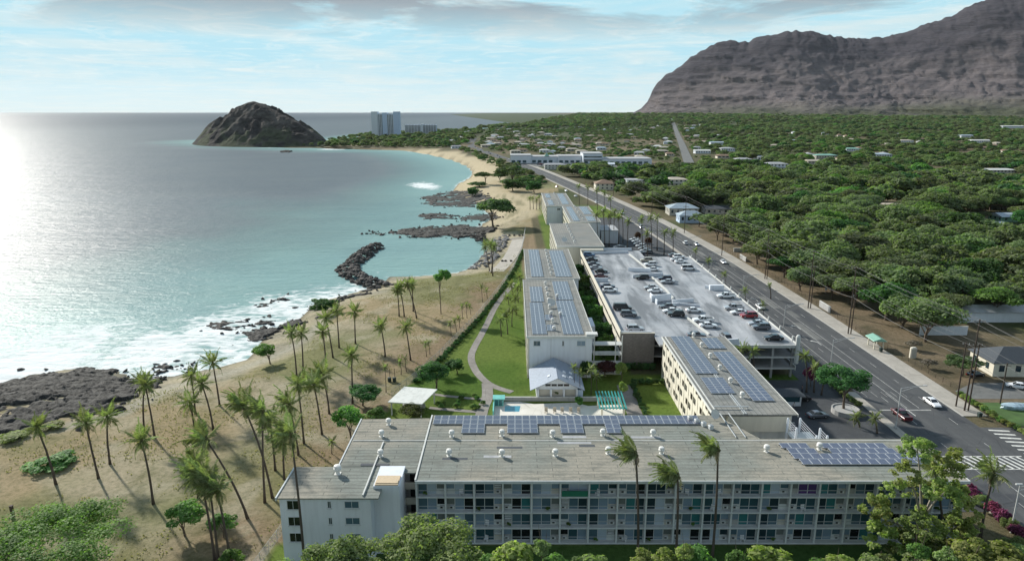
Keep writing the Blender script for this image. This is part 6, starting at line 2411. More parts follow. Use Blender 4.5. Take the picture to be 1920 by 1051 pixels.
# shopping centre
sc_ = thing('shopping_centre', 'long white shopping centre with flat roofs across the highway', 'building', (0, 870, 0))
for (xa, xb, ya, yb, h, m) in ((-2, 24, 0, 30, 10, 'white'), (24.1, 58, 4, 34, 8, 'hotelwhite'), (58.1, 88, 0, 30, 9, 'white'), (88.1, 112, -14, 22, 13, 'hotelwhite'), (112.1, 172, -20, 12, 7, 'white')):
    MB().box(xa, xb, ya, yb, -.5, h).obj('wall', M[m], sc_)
    MB().box(xa - .4, xb + .0, ya - .4, yb + .3, h, h + .6).obj('roof', M['greyroof'], sc_)
    for k in range(int((xb - xa) / 7)):
        MB().box(xa + 1.5 + k * 7, xa + 6 + k * 7, ya - .15, ya - .02, 1.0, 4.0).obj('shop_window', GL[2], sc_)
for zz in (4.5, 8.5):
    MB().box(89, 111, -14.3, -14.02, zz, zz + 1.4).obj('window_band', GL[1], sc_)
gr = MB().loft([[(38, 3.8, 5), (50, 3.8, 5), (50, 12, 5), (38, 12, 5)], [(43.8, 7.8, 13), (44.2, 7.8, 13), (44.2, 8.2, 13), (43.8, 8.2, 13)]])
gr.obj('entrance_roof', M['greenroof'], sc_)
# hotels on the headland
ht = thing('hotel_tower', 'tall pale blue resort tower with ribbed facade beyond the bay', 'hotel', (-355, 1767, 2))
MB().box(6, 66, 3, 20, -4, 56).obj('wall', M['hotelwhite'], ht)
for xa, xb, hh in ((0, 16, 61), (56, 71, 61), (28, 40, 58.5)):
    MB().box(xa, xb, 0, 22, -4, hh).obj('service_core', M['hotelblue'] if xa else M['hotelwhite'], ht)
rib = MB().box(-.7, .7, 0, 2.4, 0, 54).mesh('rib', M['hotelwhite'])
wn = MB().box(-1.5, 1.5, 0, .1, 0, 1.7).mesh('window', GL[0])
for i in range(11):
    link('rib', rib, ht, (17.5 + i * 3.75, .6, 0))
strip_me = MB().box(-1.1, 1.1, 2.85, 2.98, 0, 54).mesh('window_strip', GL[2])
for i in range(10):
    link('window_strip', strip_me, ht, (19.4 + i * 3.75, 0, 0))
for k in range(18):
    MB().box(16, 56, 1.8, 2.9, k * 3.05, k * 3.05 + .8).obj('balcony_band', M['hotelwhite'], ht)
h2_ = thing('hotel_block', 'low wide resort block beside the tall pale tower', 'hotel', (-300, 1960, 2))
for xa, xb in ((0, 44), (50, 88)):
    MB().box(xa, xb, 2, 18, -4, 25).obj('wall', M['hotelblue'], h2_)
    for k in range(8):
        MB().box(xa - .3, xb + .3, 0, 2, k * 3.1, k * 3.1 + 1.2).obj('balcony_band', M['hotelwhite'], h2_)
        MB().box(xa + .5, xb - .5, 1.8, 1.98, k * 3.1 + 1.3, k * 3.1 + 2.9).obj('window_band', GL[0], h2_)
    for q in range(6):
        MB().box(xa + q * (xb - xa) / 5.2, xa + q * (xb - xa) / 5.2 + .8, -.2, 1.9, -2, 25).obj('rib', M['hotelwhite'], h2_)
MB().box(44.1, 49.9, 1, 19, -4, 27).obj('service_core', M['hotelwhite'], h2_)

# small houses of the far town, each its own thing
rh = random.Random(77)
TOWN = []
HL = ['small white-roofed house among the town trees', 'small grey-roofed house among the town trees', 'small brown-roofed house among the town trees', 'small pale-blue-roofed house among the town trees', 'small tan-roofed house among the town trees']
proto = []
for k, (wall, roof) in enumerate((('white', 'offwhite'), ('white', 'greyroof'), ('cream', 'brownroof'), ('white', 'paleblue'), ('beige', 'tanroof'))):
    proto.append((wall, roof))
PM2 = {}


def small_house(k, x, y, z, w, d, rot):
    key = k
    if key not in PM2:
        wm = MB().box(-.5, .5, -.5, .5, -.3, .36).mesh('wall', M[proto[k][0]])
        b = [(-.56, -.58, .36), (.56, -.58, .36), (.56, .58, .36), (-.56, .58, .36)]
        rm = MB().loft([[(p[0], p[1], .345) for p in b], b, [(-.25, -.02, .58), (.25, -.02, .58), (.25, .02, .58), (-.25, .02, .58)]]).mesh('roof', M[proto[k][1]])
        gm = MB()
        for i in range(3):
            gm.box(-.42 + i * .3, -.24 + i * .3, -.508, -.495, .1, .26)
        PM2[key] = (wm, rm, gm.mesh('window', GL[1]))
    t = thing('small_house', HL[k], 'house', (x, y, z), rot, 'houses of the far town')
    s = (w, d, 9)
    link('wall', PM2[key][0], t, None, None, s)
    link('roof', PM2[key][1], t, None, None, s)
    link('window', PM2[key][2], t, None, None, s)
    return t


while len(TOWN) < 180:
    y = 720 + rh.random() ** 1.5 * 2300
    u = rh.uniform(830, 1330) if rh.random() < .72 else rh.uniform(1330, 1915)
    if u > 1330 and y < 900:
        continue
    x = (u - 960) / FPX * (y * _c + 55 * _s)
    if y < 930 and x < 200:
        continue
    if coast_d(x, y)[0] < 45 or not free(x, y) or seg_dist(STREETS[0], np.array([x]), np.array([y]))[0] < 18:
        continue
    rx = np.interp(y, [p[1] for p in ROADR], [p[0] for p in ROADR])
    if abs(x - rx + 9) < 26:
        continue
    if any((x - a) ** 2 + (y - b) ** 2 < 380 for a, b in TOWN):
        continue
    TOWN.append((x, y))
    small_house(rh.choice((0, 1, 1, 2, 2, 3, 4, 4)), x, y, tz(x, y) + .4, rh.uniform(11, 20), rh.uniform(8, 13), rh.choice((0, .2, -.25, 1.4)))
    CLEAR.append((x, y - 4, 10))
    CLEAR.append((x * (1 - 16 / y), y - 16, 9))
    CLEAR.append((x * (1 - 28 / y), y - 28, 7))

# ------------------------------------------------------------------ trees: 300 near ones as things, the rest one wood
rt = random.Random(9)
cand = []


def try_tree(x, y, r):
    if not free(x, y) or coast_d(x, y)[0] < 20:
        return False
    if seg_dist(STREETS[0], np.array([x]), np.array([y]))[0] < 12:
        return False
    rx = np.interp(y, [p[1] for p in ROADR], [p[0] for p in ROADR])
    lx = np.interp(y, [p[1] for p in ROADL], [p[0] for p in ROADL])
    if lx - 8 < x < rx + 7:
        return False
    return True


# hand-read edge of the near woodland (photo)
NEAR = [(1395, 470, 7), (1420, 495, 6.5), (1470, 520, 6.5), (1500, 545, 6), (1560, 560, 6.5), (1600, 575, 7), (1660, 600, 8), (1690, 615, 7.5), (1640, 555, 8), (1735, 640, 8), (1700, 570, 8), (1780, 600, 6.5), (1860, 598, 7.2),
        (1330, 430, 6), (1345, 450, 6), (1310, 425, 5.5), (1365, 430, 7), (1240, 372, 8), (1215, 378, 6), (1195, 385, 5), (1320, 380, 7), (1180, 330, 8), (1100, 335, 8), (1060, 330, 9), (1130, 325, 8), (1235, 360, 11), (1225, 335, 8)]
for u, v, r in NEAR:
    p = G(u, v, 0)
    cand.append((p.x, p.y, r))
yy = 185.0
while yy < 720:
    u = 1340
    x = 112 + (max(0, 260 - yy) * .25)
    if yy > 430:
        x = float(np.interp(yy, [p[1] for p in ROADR], [p[0] for p in ROADR])) + 18
    while x < .78 * (yy + 20) + 15:
        r = rt.choice((rt.uniform(3.8, 6.5), rt.uniform(6.5, 10), rt.uniform(7.5, 12)))
        qx, qy = x + rt.uniform(-3, 3), yy + rt.uniform(-4, 4)
        if rt.random() < .93 and fbm(np.array([qx / 55]), np.array([qy / 55]), 55, 2)[0] > .33 and try_tree(qx, qy, r) and not (qy < 215 and qx < 124):
            if qy > 200 or qx > 155:
                cand.append((qx, qy, r))
        x += r * rt.uniform(1.05, 1.6)
    yy += 9.5 + yy * .004
cand.sort(key=lambda c: c[1])
KL = ['broad grey-green kiawe tree in the woodland beyond the highway', 'dark green kiawe tree in the woodland beyond the highway', 'light olive kiawe tree in the woodland beyond the highway', 'deep green dense tree in the woodland beyond the highway',
      'pale feathery kiawe tree in the woodland beyond the highway', 'bright fresh-green tree among the duller kiawe trees', 'sparse grey-green kiawe with twiggy gaps among fuller trees', 'ragged-crowned green kiawe among fuller trees']
for i, (x, y, r) in enumerate(cand[:300]):
    k = rt.choice((0, 0, 1, 2, 2, 4, 4, 3, 5, 6, 6, 7, 7))
    tree('kiawe_tree', KL[k], 'tree', x, y, tz(x, y), r * 1.08, r * rt.uniform(.55, .95), r * rt.uniform(.68, .95) + .8, ('kiawe', k), rt.randrange(4), rt.uniform(0, 6), 'kiawe trees beyond the highway')
rest = cand[300:]
pts = [(x, y, r * 1.1) for x, y, r in rest]
# far wood: fill the plain with trees that read as one mass
fp = []
yy = 620.0
while yy < 4700:
    x0 = -420 if yy > 1240 else float(np.interp(yy, [p[1] for p in ROADL], [p[0] for p in ROADL])) - 30
    x = x0
    xm = .80 * yy + 60
    while x < xm:
        town = (x / yy) < .27 and yy < 2600
        r = (rt.uniform(2.6, 5.4) if town else rt.choice((rt.uniform(3.5, 6), rt.uniform(6, 10)))) * (1 + max(0, yy - 1500) / 2600)
        qx, qy = x + rt.uniform(-5, 5), yy + rt.uniform(-6, 6)
        dens = .62 if town else .8
        if yy < 720 and qx > float(np.interp(yy, [p[1] for p in ROADR], [p[0] for p in ROADR])):
            dens = 0
        if qy < 880 and qx < 190 and qy > 815 and qx > 8:
            dens = 0
        if rt.random() < dens:
            fp.append((qx, qy, r, rt.random()))
        x += r * rt.uniform(1.1, 1.9)
    yy += 9 + yy * .0085
A = np.array(fp)
ok = (coast_d(A[:, 0], A[:, 1]) > 20) & (seg_dist(STREETS[0], A[:, 0], A[:, 1]) > 12)
ok &= ~((fbm(A[:, 0] / 150, A[:, 1] / 150, 91, 3) < .45) & (A[:, 3] < .8))
ok &= ~((A[:, 0] > np.interp(A[:, 1], [p[1] for p in ROADL], [p[0] for p in ROADL]) - 8) & (A[:, 0] < np.interp(A[:, 1], [p[1] for p in ROADR], [p[0] for p in ROADR]) + 7))
for cx, cy, r in CLEAR:
    ok &= (A[:, 0] - cx) ** 2 + (A[:, 1] - cy) ** 2 > r * r
pts += [(a[0], a[1], a[2]) for a in A[ok]]
for q in range(900):
    y = rt.uniform(2400, 8200)
    d0 = float(np.interp(y, [c[1] for c in COAST[-8:]], [c[0] for c in COAST[-8:]]))
    pts.append((d0 + 60 + rt.random() ** 1.5 * 700, y, rt.uniform(9, 16)))
# neck of the headland and hotel grounds
for q in range(420):
    x, y = rt.uniform(-400, -90), rt.uniform(1275, 2300)
    if coast_d(x, y)[0] > 14 and not (-362 < x < -200 and 1740 < y < 1790) and not (-310 < x < -205 and 1940 < y < 1985):
        pts.append((x, y, rt.uniform(6, 10)))


def far_wood(name, pts):
    n = len(pts)
    A = np.array(pts)
    z = terr(A[:, 0], A[:, 1])
    r = np.random.default_rng(5)
    me = bpy.data.meshes.new(name)
    me.vertices.add(n)
    me.vertices.foreach_set('co', np.stack([A[:, 0], A[:, 1], z + A[:, 2] * .62], 1).astype(np.float32).ravel())
    a = me.attributes.new('rad', 'FLOAT', 'POINT')
    a.data.foreach_set('value', A[:, 2].astype(np.float32))
    a = me.attributes.new('pick', 'INT', 'POINT')
    a.data.foreach_set('value', r.choice([0, 0, 1, 1, 2, 2, 3, 4, 5, 6, 7, 8], n).astype(np.int32))
    a = me.attributes.new('turn', 'FLOAT', 'POINT')
    a.data.foreach_set('value', r.uniform(0, 6.28, n).astype(np.float32))
    o = link(name, me)
    tag(o, kind='stuff')
    ng = bpy.data.node_groups.new('wood_scatter', 'GeometryNodeTree')
    ng.interface.new_socket('Geometry', in_out='INPUT', socket_type='NodeSocketGeometry')
    ng.interface.new_socket('Geometry', in_out='OUTPUT', socket_type='NodeSocketGeometry')
    N, Lk = ng.nodes.new, ng.links.new
    gi, go = N('NodeGroupInput'), N('NodeGroupOutput')
    cl = bpy.data.collections.new('wood_crowns')
    for k, key in enumerate((('far', 0), ('far', 1), ('far', 2), ('kiawe', 0), ('kiawe', 2), ('kiawe', 4), ('kiawe', 5), ('kiawe', 6), ('kiawe', 7))):
        c = bpy.data.objects.new('wood_crown_%d' % k, CR[key])
        c.scale = (1, 1, .75)
        cl.objects.link(c)
    ci = N('GeometryNodeCollectionInfo')
    ci.inputs['Collection'].default_value = cl
    ci.inputs['Separate Children'].default_value = True
    ci.inputs['Reset Children'].default_value = True
    iop = N('GeometryNodeInstanceOnPoints')
    iop.inputs['Pick Instance'].default_value = True

    def at(nm, typ):
        x = N('GeometryNodeInputNamedAttribute')
        x.data_type = typ
        x.inputs['Name'].default_value = nm
        return x.outputs[0]
    m2p = N('GeometryNodeMeshToPoints')
    Lk(gi.outputs[0], m2p.inputs[0])
    Lk(m2p.outputs[0], iop.inputs['Points'])
    Lk(ci.outputs[0], iop.inputs['Instance'])
    Lk(at('pick', 'INT'), iop.inputs['Instance Index'])
    cx = N('ShaderNodeCombineXYZ')
    Lk(at('turn', 'FLOAT'), cx.inputs[2])
    Lk(cx.outputs[0], iop.inputs['Rotation'])
    sc = N('ShaderNodeCombineXYZ')
    rd = at('rad', 'FLOAT')
    mm = N('ShaderNodeMath')
    mm.operation = 'MULTIPLY'
    mm.inputs[1].default_value = .82
    Lk(rd, mm.inputs[0])
    Lk(rd, sc.inputs[0])
    Lk(rd, sc.inputs[1])
    Lk(mm.outputs[0], sc.inputs[2])
    Lk(sc.outputs[0], iop.inputs['Scale'])
    Lk(iop.outputs[0], go.inputs[0])
    md = o.modifiers.new('scatter', 'NODES')
    md.node_group = ng
    return o


print('far trees', len(pts), 'near', len(cand))
far_wood('far_woodland', pts)
# ------------------------------------------------------------------ cars
def car_meshes(kind):
    """body, glass, wheel etc. for one kind; length along x, front at +x"""
    if kind == 'sedan':
        L, Wd, belt, roof = 4.7, 1.82, .95, 1.45
        prof = [(-2.35, .45, .80), (-2.25, .28, .93), (-1.5, .22, 1.0), (-.2, .22, .97), (.95, .22, .95), (1.7, .24, .84), (2.2, .28, .72), (2.35, .42, .62)]
        cab = (-1.75, 1.05, -1.0, .25)
    elif kind == 'suv':
        L, Wd, belt, roof = 4.7, 1.92, 1.08, 1.74
        prof = [(-2.35, .5, 1.0), (-2.28, .32, 1.12), (-1.4, .28, 1.14), (-.2, .28, 1.1), (.95, .28, 1.07), (1.75, .30, 1.0), (2.22, .34, .86), (2.35, .5, .74)]
        cab = (-2.2, 1.1, -1.85, .35)
    elif kind == 'van':
        L, Wd, belt, roof = 5.3, 2.0, 1.1, 2.0
        prof = [(-2.65, .5, 1.0), (-2.6, .32, 1.15), (-1.4, .28, 1.16), (0, .28, 1.14), (1.3, .28, 1.1), (2.0, .30, 1.02), (2.5, .34, .88), (2.65, .5, .74)]
        cab = (-2.55, 1.75, -2.35, .95)
    else:
        L, Wd, belt, roof = 5.6, 1.95, 1.08, 1.78
        prof = [(-2.8, .5, .98), (-2.75, .36, 1.05), (-1.4, .34, 1.06), (-.4, .32, 1.07), (.95, .32, 1.08), (1.9, .34, 1.04), (2.6, .38, .92), (2.8, .52, .8)]
        cab = (-.75, 1.35, -.55, .65)
    body, glass = MB(), MB()
    rings = []
    for x, zb, zt in prof:
        k = 1 - .10 * max(0, abs(x) / (L / 2) - .75) / .25
        w = Wd / 2 * k
        rings.append([(x, -w * .88, zb), (x, -w, zb + .18), (x, -w, zt - .16), (x, -w * .86, zt), (x, w * .86, zt), (x, w, zt - .16), (x, w, zb + .18), (x, w * .88, zb)])
    body.loft(rings)
    x0, x1, xa, xb = cab
    wb, wt = Wd / 2 * .90, Wd / 2 * .70
    zb0 = belt - .06
    glass.loft([[(x0, -wb, zb0), (x1, -wb, zb0), (x1, wb, zb0), (x0, wb, zb0)], [(xa, -wt, roof - .05), (xb, -wt, roof - .05), (xb, wt, roof - .05), (xa, wt, roof - .05)]])
    body.loft([[(xa - .06, -wt - .03, roof - .055), (xb + .06, -wt - .03, roof - .055), (xb + .06, wt + .03, roof - .055), (xa - .06, wt + .03, roof - .055)],
               [(xa + .12, -wt + .1, roof + .02), (xb - .12, -wt + .1, roof + .02), (xb - .12, wt - .1, roof + .02), (xa + .12, wt - .1, roof + .02)]])
    for s in (-1, 1):      # pillars
        for (bx, tx) in ((x0 + .02, xa - .02), (x1 - .02, xb + .02), ((x0 + x1) / 2 - .1, (xa + xb) / 2 - .1)):
            body.tube([(bx, s * (wb + .005), zb0), (tx, s * (wt + .01), roof - .04)], .05, 4)
    if kind == 'pickup':
        body.box(-2.7, -.9, -.72, .72, 1.075, 1.082, 1)
        for s in (-1, 1):
            body.box(-2.75, -.85, s * .86 - .07, s * .86 + .07, 1.0, 1.28)
        body.box(-2.8, -2.7, -.88, .88, .9, 1.28)
    wheel = MB()
    wr = .34 if kind == 'sedan' else .38
    for y0, y1, r, mi in ((-.11, .11, wr, 0), (-.125, .125, wr * .6, 1)):
        rg = lambda y, q: [(q * math.cos(2 * math.pi * k / 14), y, q * math.sin(2 * math.pi * k / 14)) for k in range(14)]
        wheel.loft([rg(y0, r), rg(y1, r)], True, mi)
    lamp = MB().bbox(-.06, .06, -.2, .2, -.08, .08, .02)
    return dict(L=L, W=Wd, body=body, glass=glass.mesh('window_glass', M['carglass']), wheel=wheel.mesh('wheel', [M['rubber'], M['rim']]),
                head=lamp.mesh('headlight', M['headlamp']), tail=lamp.mesh('taillight', M['taillamp']), wr=wr, ax=L * .295, zl=prof[-1][2] - .1)


CARK = {k: car_meshes(k) for k in ('sedan', 'suv', 'van', 'pickup')}
CARP = {}


def car(kind, colr, loc, rz, label, group=None, small=False):
    K = CARK[kind]
    key = (kind, colr)
    cn = {'suv': 'parked_suv', 'van': 'parked_van', 'pickup': 'parked_pickup', 'sedan': 'parked_car'}[kind]
    if key not in CARP:
        CARP[key] = K['body'].mesh('body', [M['car_' + colr], M['dark']])
    t = thing(cn, label, 'car' if kind in ('sedan', 'suv') else kind, loc, rz, group)
    link('body', CARP[key], t)
    link('window_glass', K['glass'], t)
    for sx in (-1, 1):
        for sy in (-1, 1):
            link('wheel', K['wheel'], t, (sx * K['ax'], sy * (K['W'] / 2 - .10), K['wr']))
    if not small:
        for sy in (-1, 1):
            link('headlight', K['head'], t, (K['L'] / 2 - .05, sy * K['W'] * .34, K['zl'] - .02))
            link('taillight', K['tail'], t, (-K['L'] / 2 + .03, sy * K['W'] * .36, K['zl'] + .08))
    return t


def dk(x, y):
    return (1060 + x / 4.043, 430 + y / 4.043)


KN = {'sedan': 'sedan', 'suv': 'SUV', 'van': 'van', 'pickup': 'pickup'}
DECK = [  # x, y in the enlarged deck view, kind, colour, where, turned
    (180, 192, 'suv', 'blue', 'at the far corner of the seaward parapet', 0), (200, 226, 'sedan', 'black', 'along the seaward parapet', 0), (215, 260, 'sedan', 'grey', 'along the seaward parapet', 0),
    (232, 288, 'sedan', 'silver', 'along the seaward parapet', 0), (270, 313, 'sedan', 'black', 'along the seaward parapet', 0), (272, 350, 'sedan', 'maroon', 'along the seaward parapet', 0),
    (322, 428, 'sedan', 'navy', 'along the seaward parapet', 0), (340, 460, 'suv', 'white', 'along the seaward parapet', 0), (432, 593, 'van', 'black', 'along the seaward parapet', 0),
    (478, 640, 'suv', 'grey', 'along the seaward parapet', 0), (530, 752, 'suv', 'silver', 'near the brick end of the seaward parapet', 0),
    (615, 232, 'suv', 'beige', 'by the middle divider beam', 1), (645, 264, 'suv', 'white', 'by the middle divider beam', 1), (660, 300, 'sedan', 'white', 'beside the upper ramp wall', 1),
    (583, 363, 'suv', 'black', 'below the upper ramp wall', 1), (755, 372, 'suv', 'navy', 'beside the divider beam near the ramp', 1), (775, 394, 'sedan', 'silver', 'beside the divider beam near the ramp', 1),
    (650, 438, 'sedan', 'silver', 'above the lower ramp wall', 1), (680, 462, 'sedan', 'white', 'above the lower ramp wall', 1), (775, 580, 'sedan', 'grey', 'below the lower ramp wall', 1),
    (800, 614, 'sedan', 'white', 'below the lower ramp wall', 1), (838, 640, 'suv', 'black', 'below the lower ramp wall', 1), (975, 610, 'sedan', 'white', 'right of the lower ramp wall', 0),
    (1045, 685, 'pickup', 'white', 'at the lower divider beam', 1), (1085, 725, 'sedan', 'white', 'at the lower divider beam', 0), (995, 797, 'sedan', 'grey', 'against the solar-roofed wing', 0),
    (1212, 812, 'suv', 'grey', 'by the white wall of the solar-roofed wing', 2), (825, 195, 'sedan', 'grey', 'at the far street parapet', 0), (862, 207, 'suv', 'white', 'at the far street parapet', 0),
    (845, 226, 'sedan', 'white', 'at the far street parapet', 0), (876, 243, 'sedan', 'white', 'at the far street parapet', 0), (935, 294, 'van', 'white', 'at the far street parapet', 0),
    (1220, 503, 'pickup', 'white', 'along the street parapet', 1), (1275, 592, 'pickup', 'silver', 'along the street parapet', 1), (1315, 625, 'sedan', 'white', 'along the street parapet', 1),
    (1390, 651, 'suv', 'red', 'along the street parapet', 1), (1450, 708, 'sedan', 'silver', 'along the street parapet', 1), (1485, 738, 'suv', 'grey', 'along the street parapet', 1),
    (1578, 818, 'sedan', 'black', 'at the open corner of the deck', 1)]
rc = random.Random(3)
for x, y, kd, cl_, where, tn in DECK:
    u, v = dk(x, y)
    p = G(u, v, 8.6 + .6)
    car(kd, cl_, (p.x, p.y, 8.607), (math.pi if tn == 1 else 0 if tn == 0 else math.pi / 2) + rc.uniform(-.06, .06), '%s %s parked on the garage deck %s' % (cl_, KN[kd], where), 'cars on the garage deck')
for x, y, kd, cl_ in ((535, 88, 'sedan', 'white'), (552, 106, 'sedan', 'silver'), (570, 124, 'suv', 'white'), (588, 141, 'sedan', 'silver'), (602, 160, 'suv', 'white'), (562, 188, 'suv', 'navy'), (400, 130, 'sedan', 'white'), (425, 134, 'sedan', 'grey'),
                      (520, 74, 'sedan', 'white'), (625, 172, 'suv', 'grey')):
    u, v = dk(x, y)
    p = G(u, v, .7)
    car(kd, cl_, (p.x, p.y, .04), rc.uniform(-.1, .1) + math.pi, '%s %s in the row at the rear car park' % (cl_, KN[kd]), 'cars in the rear car park', True)
for u, v, kd, cl_, rz, lab in ((1748, 753, 'sedan', 'white', -1, 'white sedan driving beside the far pavement of the highway'), (1690, 776, 'pickup', 'maroon', 1, 'dark maroon pickup on the highway near the lamp'),
                               (1425, 574, 'sedan', 'white', -1, 'white car on the highway beside the garage street parapet'), (1356, 490, 'sedan', 'white', -1, 'white car on the highway between two lamps'),
                               (1285, 455, 'suv', 'white', 1, 'white SUV near the side road junction'), (1306, 457, 'sedan', 'silver', -1, 'silver car near the side road junction'),
                               (1202, 425, 'suv', 'silver', -1, 'silver SUV on the highway by the palms'), (1177, 414, 'van', 'white', 1, 'white bus-like van on the highway by the palms'), (1166, 399, 'sedan', 'silver', -1, 'silver car far along the highway'),
                               (1130, 394, 'sedan', 'white', 1, 'white car behind the white-finned block'), (1118, 379, 'suv', 'white', -1, 'white SUV far along the highway'), (1079, 367, 'sedan', 'white', 1, 'white car beyond the roofs on the highway'),
                               (1061, 357, 'sedan', 'white', -1, 'white car at the highway bend'), (1044, 349, 'sedan', 'red', -1, 'red car at the highway bend')):
    p = G(u, v, .7)
    car(kd, cl_, (p.x, p.y, .05), (math.pi / 2 if rz > 0 else -math.pi / 2) + (.18 if p.y > 420 else 0), lab, 'cars on the highway', p.y > 300)
for u, v, kd, cl_, rz, lab in ((1500, 745, 'sedan', 'black', math.pi + .1, 'black sedan in the car park by the grass strip'), (1533, 776, 'sedan', 'grey', .15, 'blue-grey sedan in the car park by the round planter'),
                               (1908, 722, 'sedan', 'white', 2.6, 'white car parked beside the weatherboard bungalow'), (1830, 700, 'sedan', 'black', .3, 'black car on the bungalow driveway')):
    p = G(u, v, .7)
    car(kd, cl_, (p.x, p.y, .04), rz, lab)
for i in range(46):
    t_ = rc.random()
    y = 830 + rc.random() * 42
    x = 30 + rc.random() * 135
    car(rc.choice(('sedan', 'suv')), rc.choice(('white', 'silver', 'grey', 'red')), (x, y - x * .09, .25), rc.choice((0, math.pi / 2)), 'car parked before the white shopping centre', 'cars before the shopping centre', True)
for i in range(10):
    y = 900 + i * 42
    x = float(np.interp(y, [p[1] for p in ROADL], [p[0] for p in ROADL])) + rc.uniform(4, 14)
    car('sedan', rc.choice(('white', 'silver', 'grey')), (x, y, .05), 1.75, 'car on the highway along the sand beach', 'cars along the sand beach', True)

# ------------------------------------------------------------------ utility poles and wires
POLES = []
for bu, bv, tu, tv, lab in ((1808, 770, 1834, 598, 'tall wooden utility pole beside the yellow-green hedge'), (1590, 626, 1604, 500, 'tall wooden utility pole near the green bus shelter'), (1515, 578, 1527, 470, 'tall wooden utility pole at the woodland edge'),
                            (1434, 523, 1441, 430, 'tall wooden utility pole by the yard wall'), (1353, 480, 1357, 398, 'tall wooden utility pole beside the side road'), (1283, 437, 1284, 368, 'utility pole by the pale blue roofs'),
                            (1222, 402, 1222, 345, 'utility pole far along the highway'), (1150, 366, 1150, 322, 'utility pole by the brown-roofed house')):
    b = G(bu, bv, 0)
    t = at_depth(tu, tv, b.y)
    POLES.append((b, t.z, lab))
POLES.insert(0, (Vector((POLES[0][0].x, 100, 0)), POLES[0][1], None))


def util_pole(b, h, lab, second=True):
    root = thing('utility_pole', lab, 'utility pole', b, 0)
    MB().cyl(0, 0, -.3, h, .19, 9, .12).obj('pole', M['polewood'], root)
    for z, w in ((h - .5, 1.3), (h * .72, 1.5)):
        a = MB().box(-w, w, -.07, .07, z - .07, z + .07).obj('crossarm', M['polewood'], root)
        for x in (-w + .1, -w * .35, w * .35, w - .1):
            MB().lathe(x, 0, [(.05, z + .07), (.08, z + .14), (.05, z + .26)], 6).obj('insulator', M['pale_pole'], a)
    if second:
        MB().cyl(.75, -.1, -.3, h * .74, .17, 9, .13).obj('pole', M['polewood'], root)
        tr = MB().lathe(.3, .35, [(.05, h * .55), (.26, h * .55 + .05), (.26, h * .55 + .75), (.1, h * .55 + .85)], 10).obj('transformer', M['steel'], root)
    return root


for i, (b, h, lab) in enumerate(POLES):
    if lab:
        util_pole(b, h, lab, i < 5)
WL = ('high-voltage wire strung between the highway poles, top line', 'wire on the seaward end of the upper crossarms', 'wire on the woodland end of the upper crossarms', 'wire on the seaward end of the lower crossarms',
      'wire on the woodland end of the lower crossarms', 'thick telephone cable slung low between the poles')
for k, (fx, fz, r) in enumerate(((0, 1.0, .022), (-1.2, .965, .022), (1.2, .965, .022), (-1.4, .73, .022), (1.4, .73, .022), (.2, .55, .04))):
    mb = MB()
    for (a, ha, _), (b, hb, _) in zip(POLES, POLES[1:]):
        pa, pb = a + Vector((fx, 0, ha * fz)), b + Vector((fx, 0, hb * fz))
        pts_ = []
        for s in range(9):
            q = s / 8
            p = pa.lerp(pb, q)
            p.z -= (1 - (2 * q - 1) ** 2) * (.6 if k < 5 else .9)
            pts_.append(p)
        mb.tube(pts_, r, 4)
    tag(mb.obj('power_line', M['wire']), WL[k], 'cable')
for bu, bv, tu, tv, lab in ((1875, 756, 1884, 680, 'dark driveway pole before the bungalow'), (1792, 762, 1806, 640, 'shorter dark pole beside the tallest pole')):
    b = G(bu, bv, 0)
    t = at_depth(tu, tv, b.y)
    root = thing('utility_pole', lab, 'utility pole', b, 0)
    MB().cyl(0, 0, -.3, t.z, .17, 9, .12).obj('pole', M['polewood'], root)
    MB().box(-.9, .9, -.06, .06, t.z - .7, t.z - .58).obj('crossarm', M['polewood'], root)
    for x in (-.7, .7):
        MB().lathe(x, 0, [(.05, t.z - .58), (.09, t.z - .5), (.05, t.z - .35)], 6).obj('insulator', M['pale_pole'], root)

# street lamps on the seaward kerb, arm over the highway
for i, (u, lab) in enumerate(((1690, 'street lamp beside the car park entrance'), (1563, 'street lamp above the round umbrella tree'), (1473, 'street lamp at the garage corner'), (1395, 'street lamp beside the middle of the garage'), (1335, 'street lamp near the far end of the garage'),
                              (1293, 'street lamp beside the garage palms'))):
    zc = FPX * 79.7 / (u - 960)
    y = (zc - (CAMH - 9) * _s) / _c
    t = thing('street_lamp', lab, 'street lamp', (79.7, y, .1))
    MB().cyl(0, 0, 0, 9.0, .12, 10, .08).obj('pole', M['pale_pole'], t)
    MB().tube([(0, 0, 8.2), (2.5, 0, 9.1), (4.6, 0, 9.5)], .05, 6).tube([(0, 0, 8.9), (2.5, 0, 9.35), (4.6, 0, 9.55)], .05, 6).obj('arm', M['pale_pole'], t)
    MB().bbox(4.4, 5.2, -.14, .14, 9.45, 9.6, .04).obj('lamp_head', M['pale_pole'], t)
    MB().bbox(-.25, .25, -.25, .25, 0, .35, .05).obj('base', M['concrete'], t)
b = G(1895, 998, 0)
t = thing('street_lamp', 'street lamp with signal arm beside the bougainvillea hedge', 'street lamp', (b.x, b.y, 0))
MB().cyl(0, 0, 0, 8.4, .13, 10, .09).obj('pole', M['pale_pole'], t)
MB().tube([(0, 0, 8.0), (3.5, .5, 8.3)], .07, 6).tube([(0, 0, 7.4), (3.5, .5, 7.7)], .05, 6).obj('arm', M['pale_pole'], t)
MB().bbox(-.7, .4, -.16, .16, 8.35, 8.55, .05).obj('lamp_head', M['pale_pole'], t)
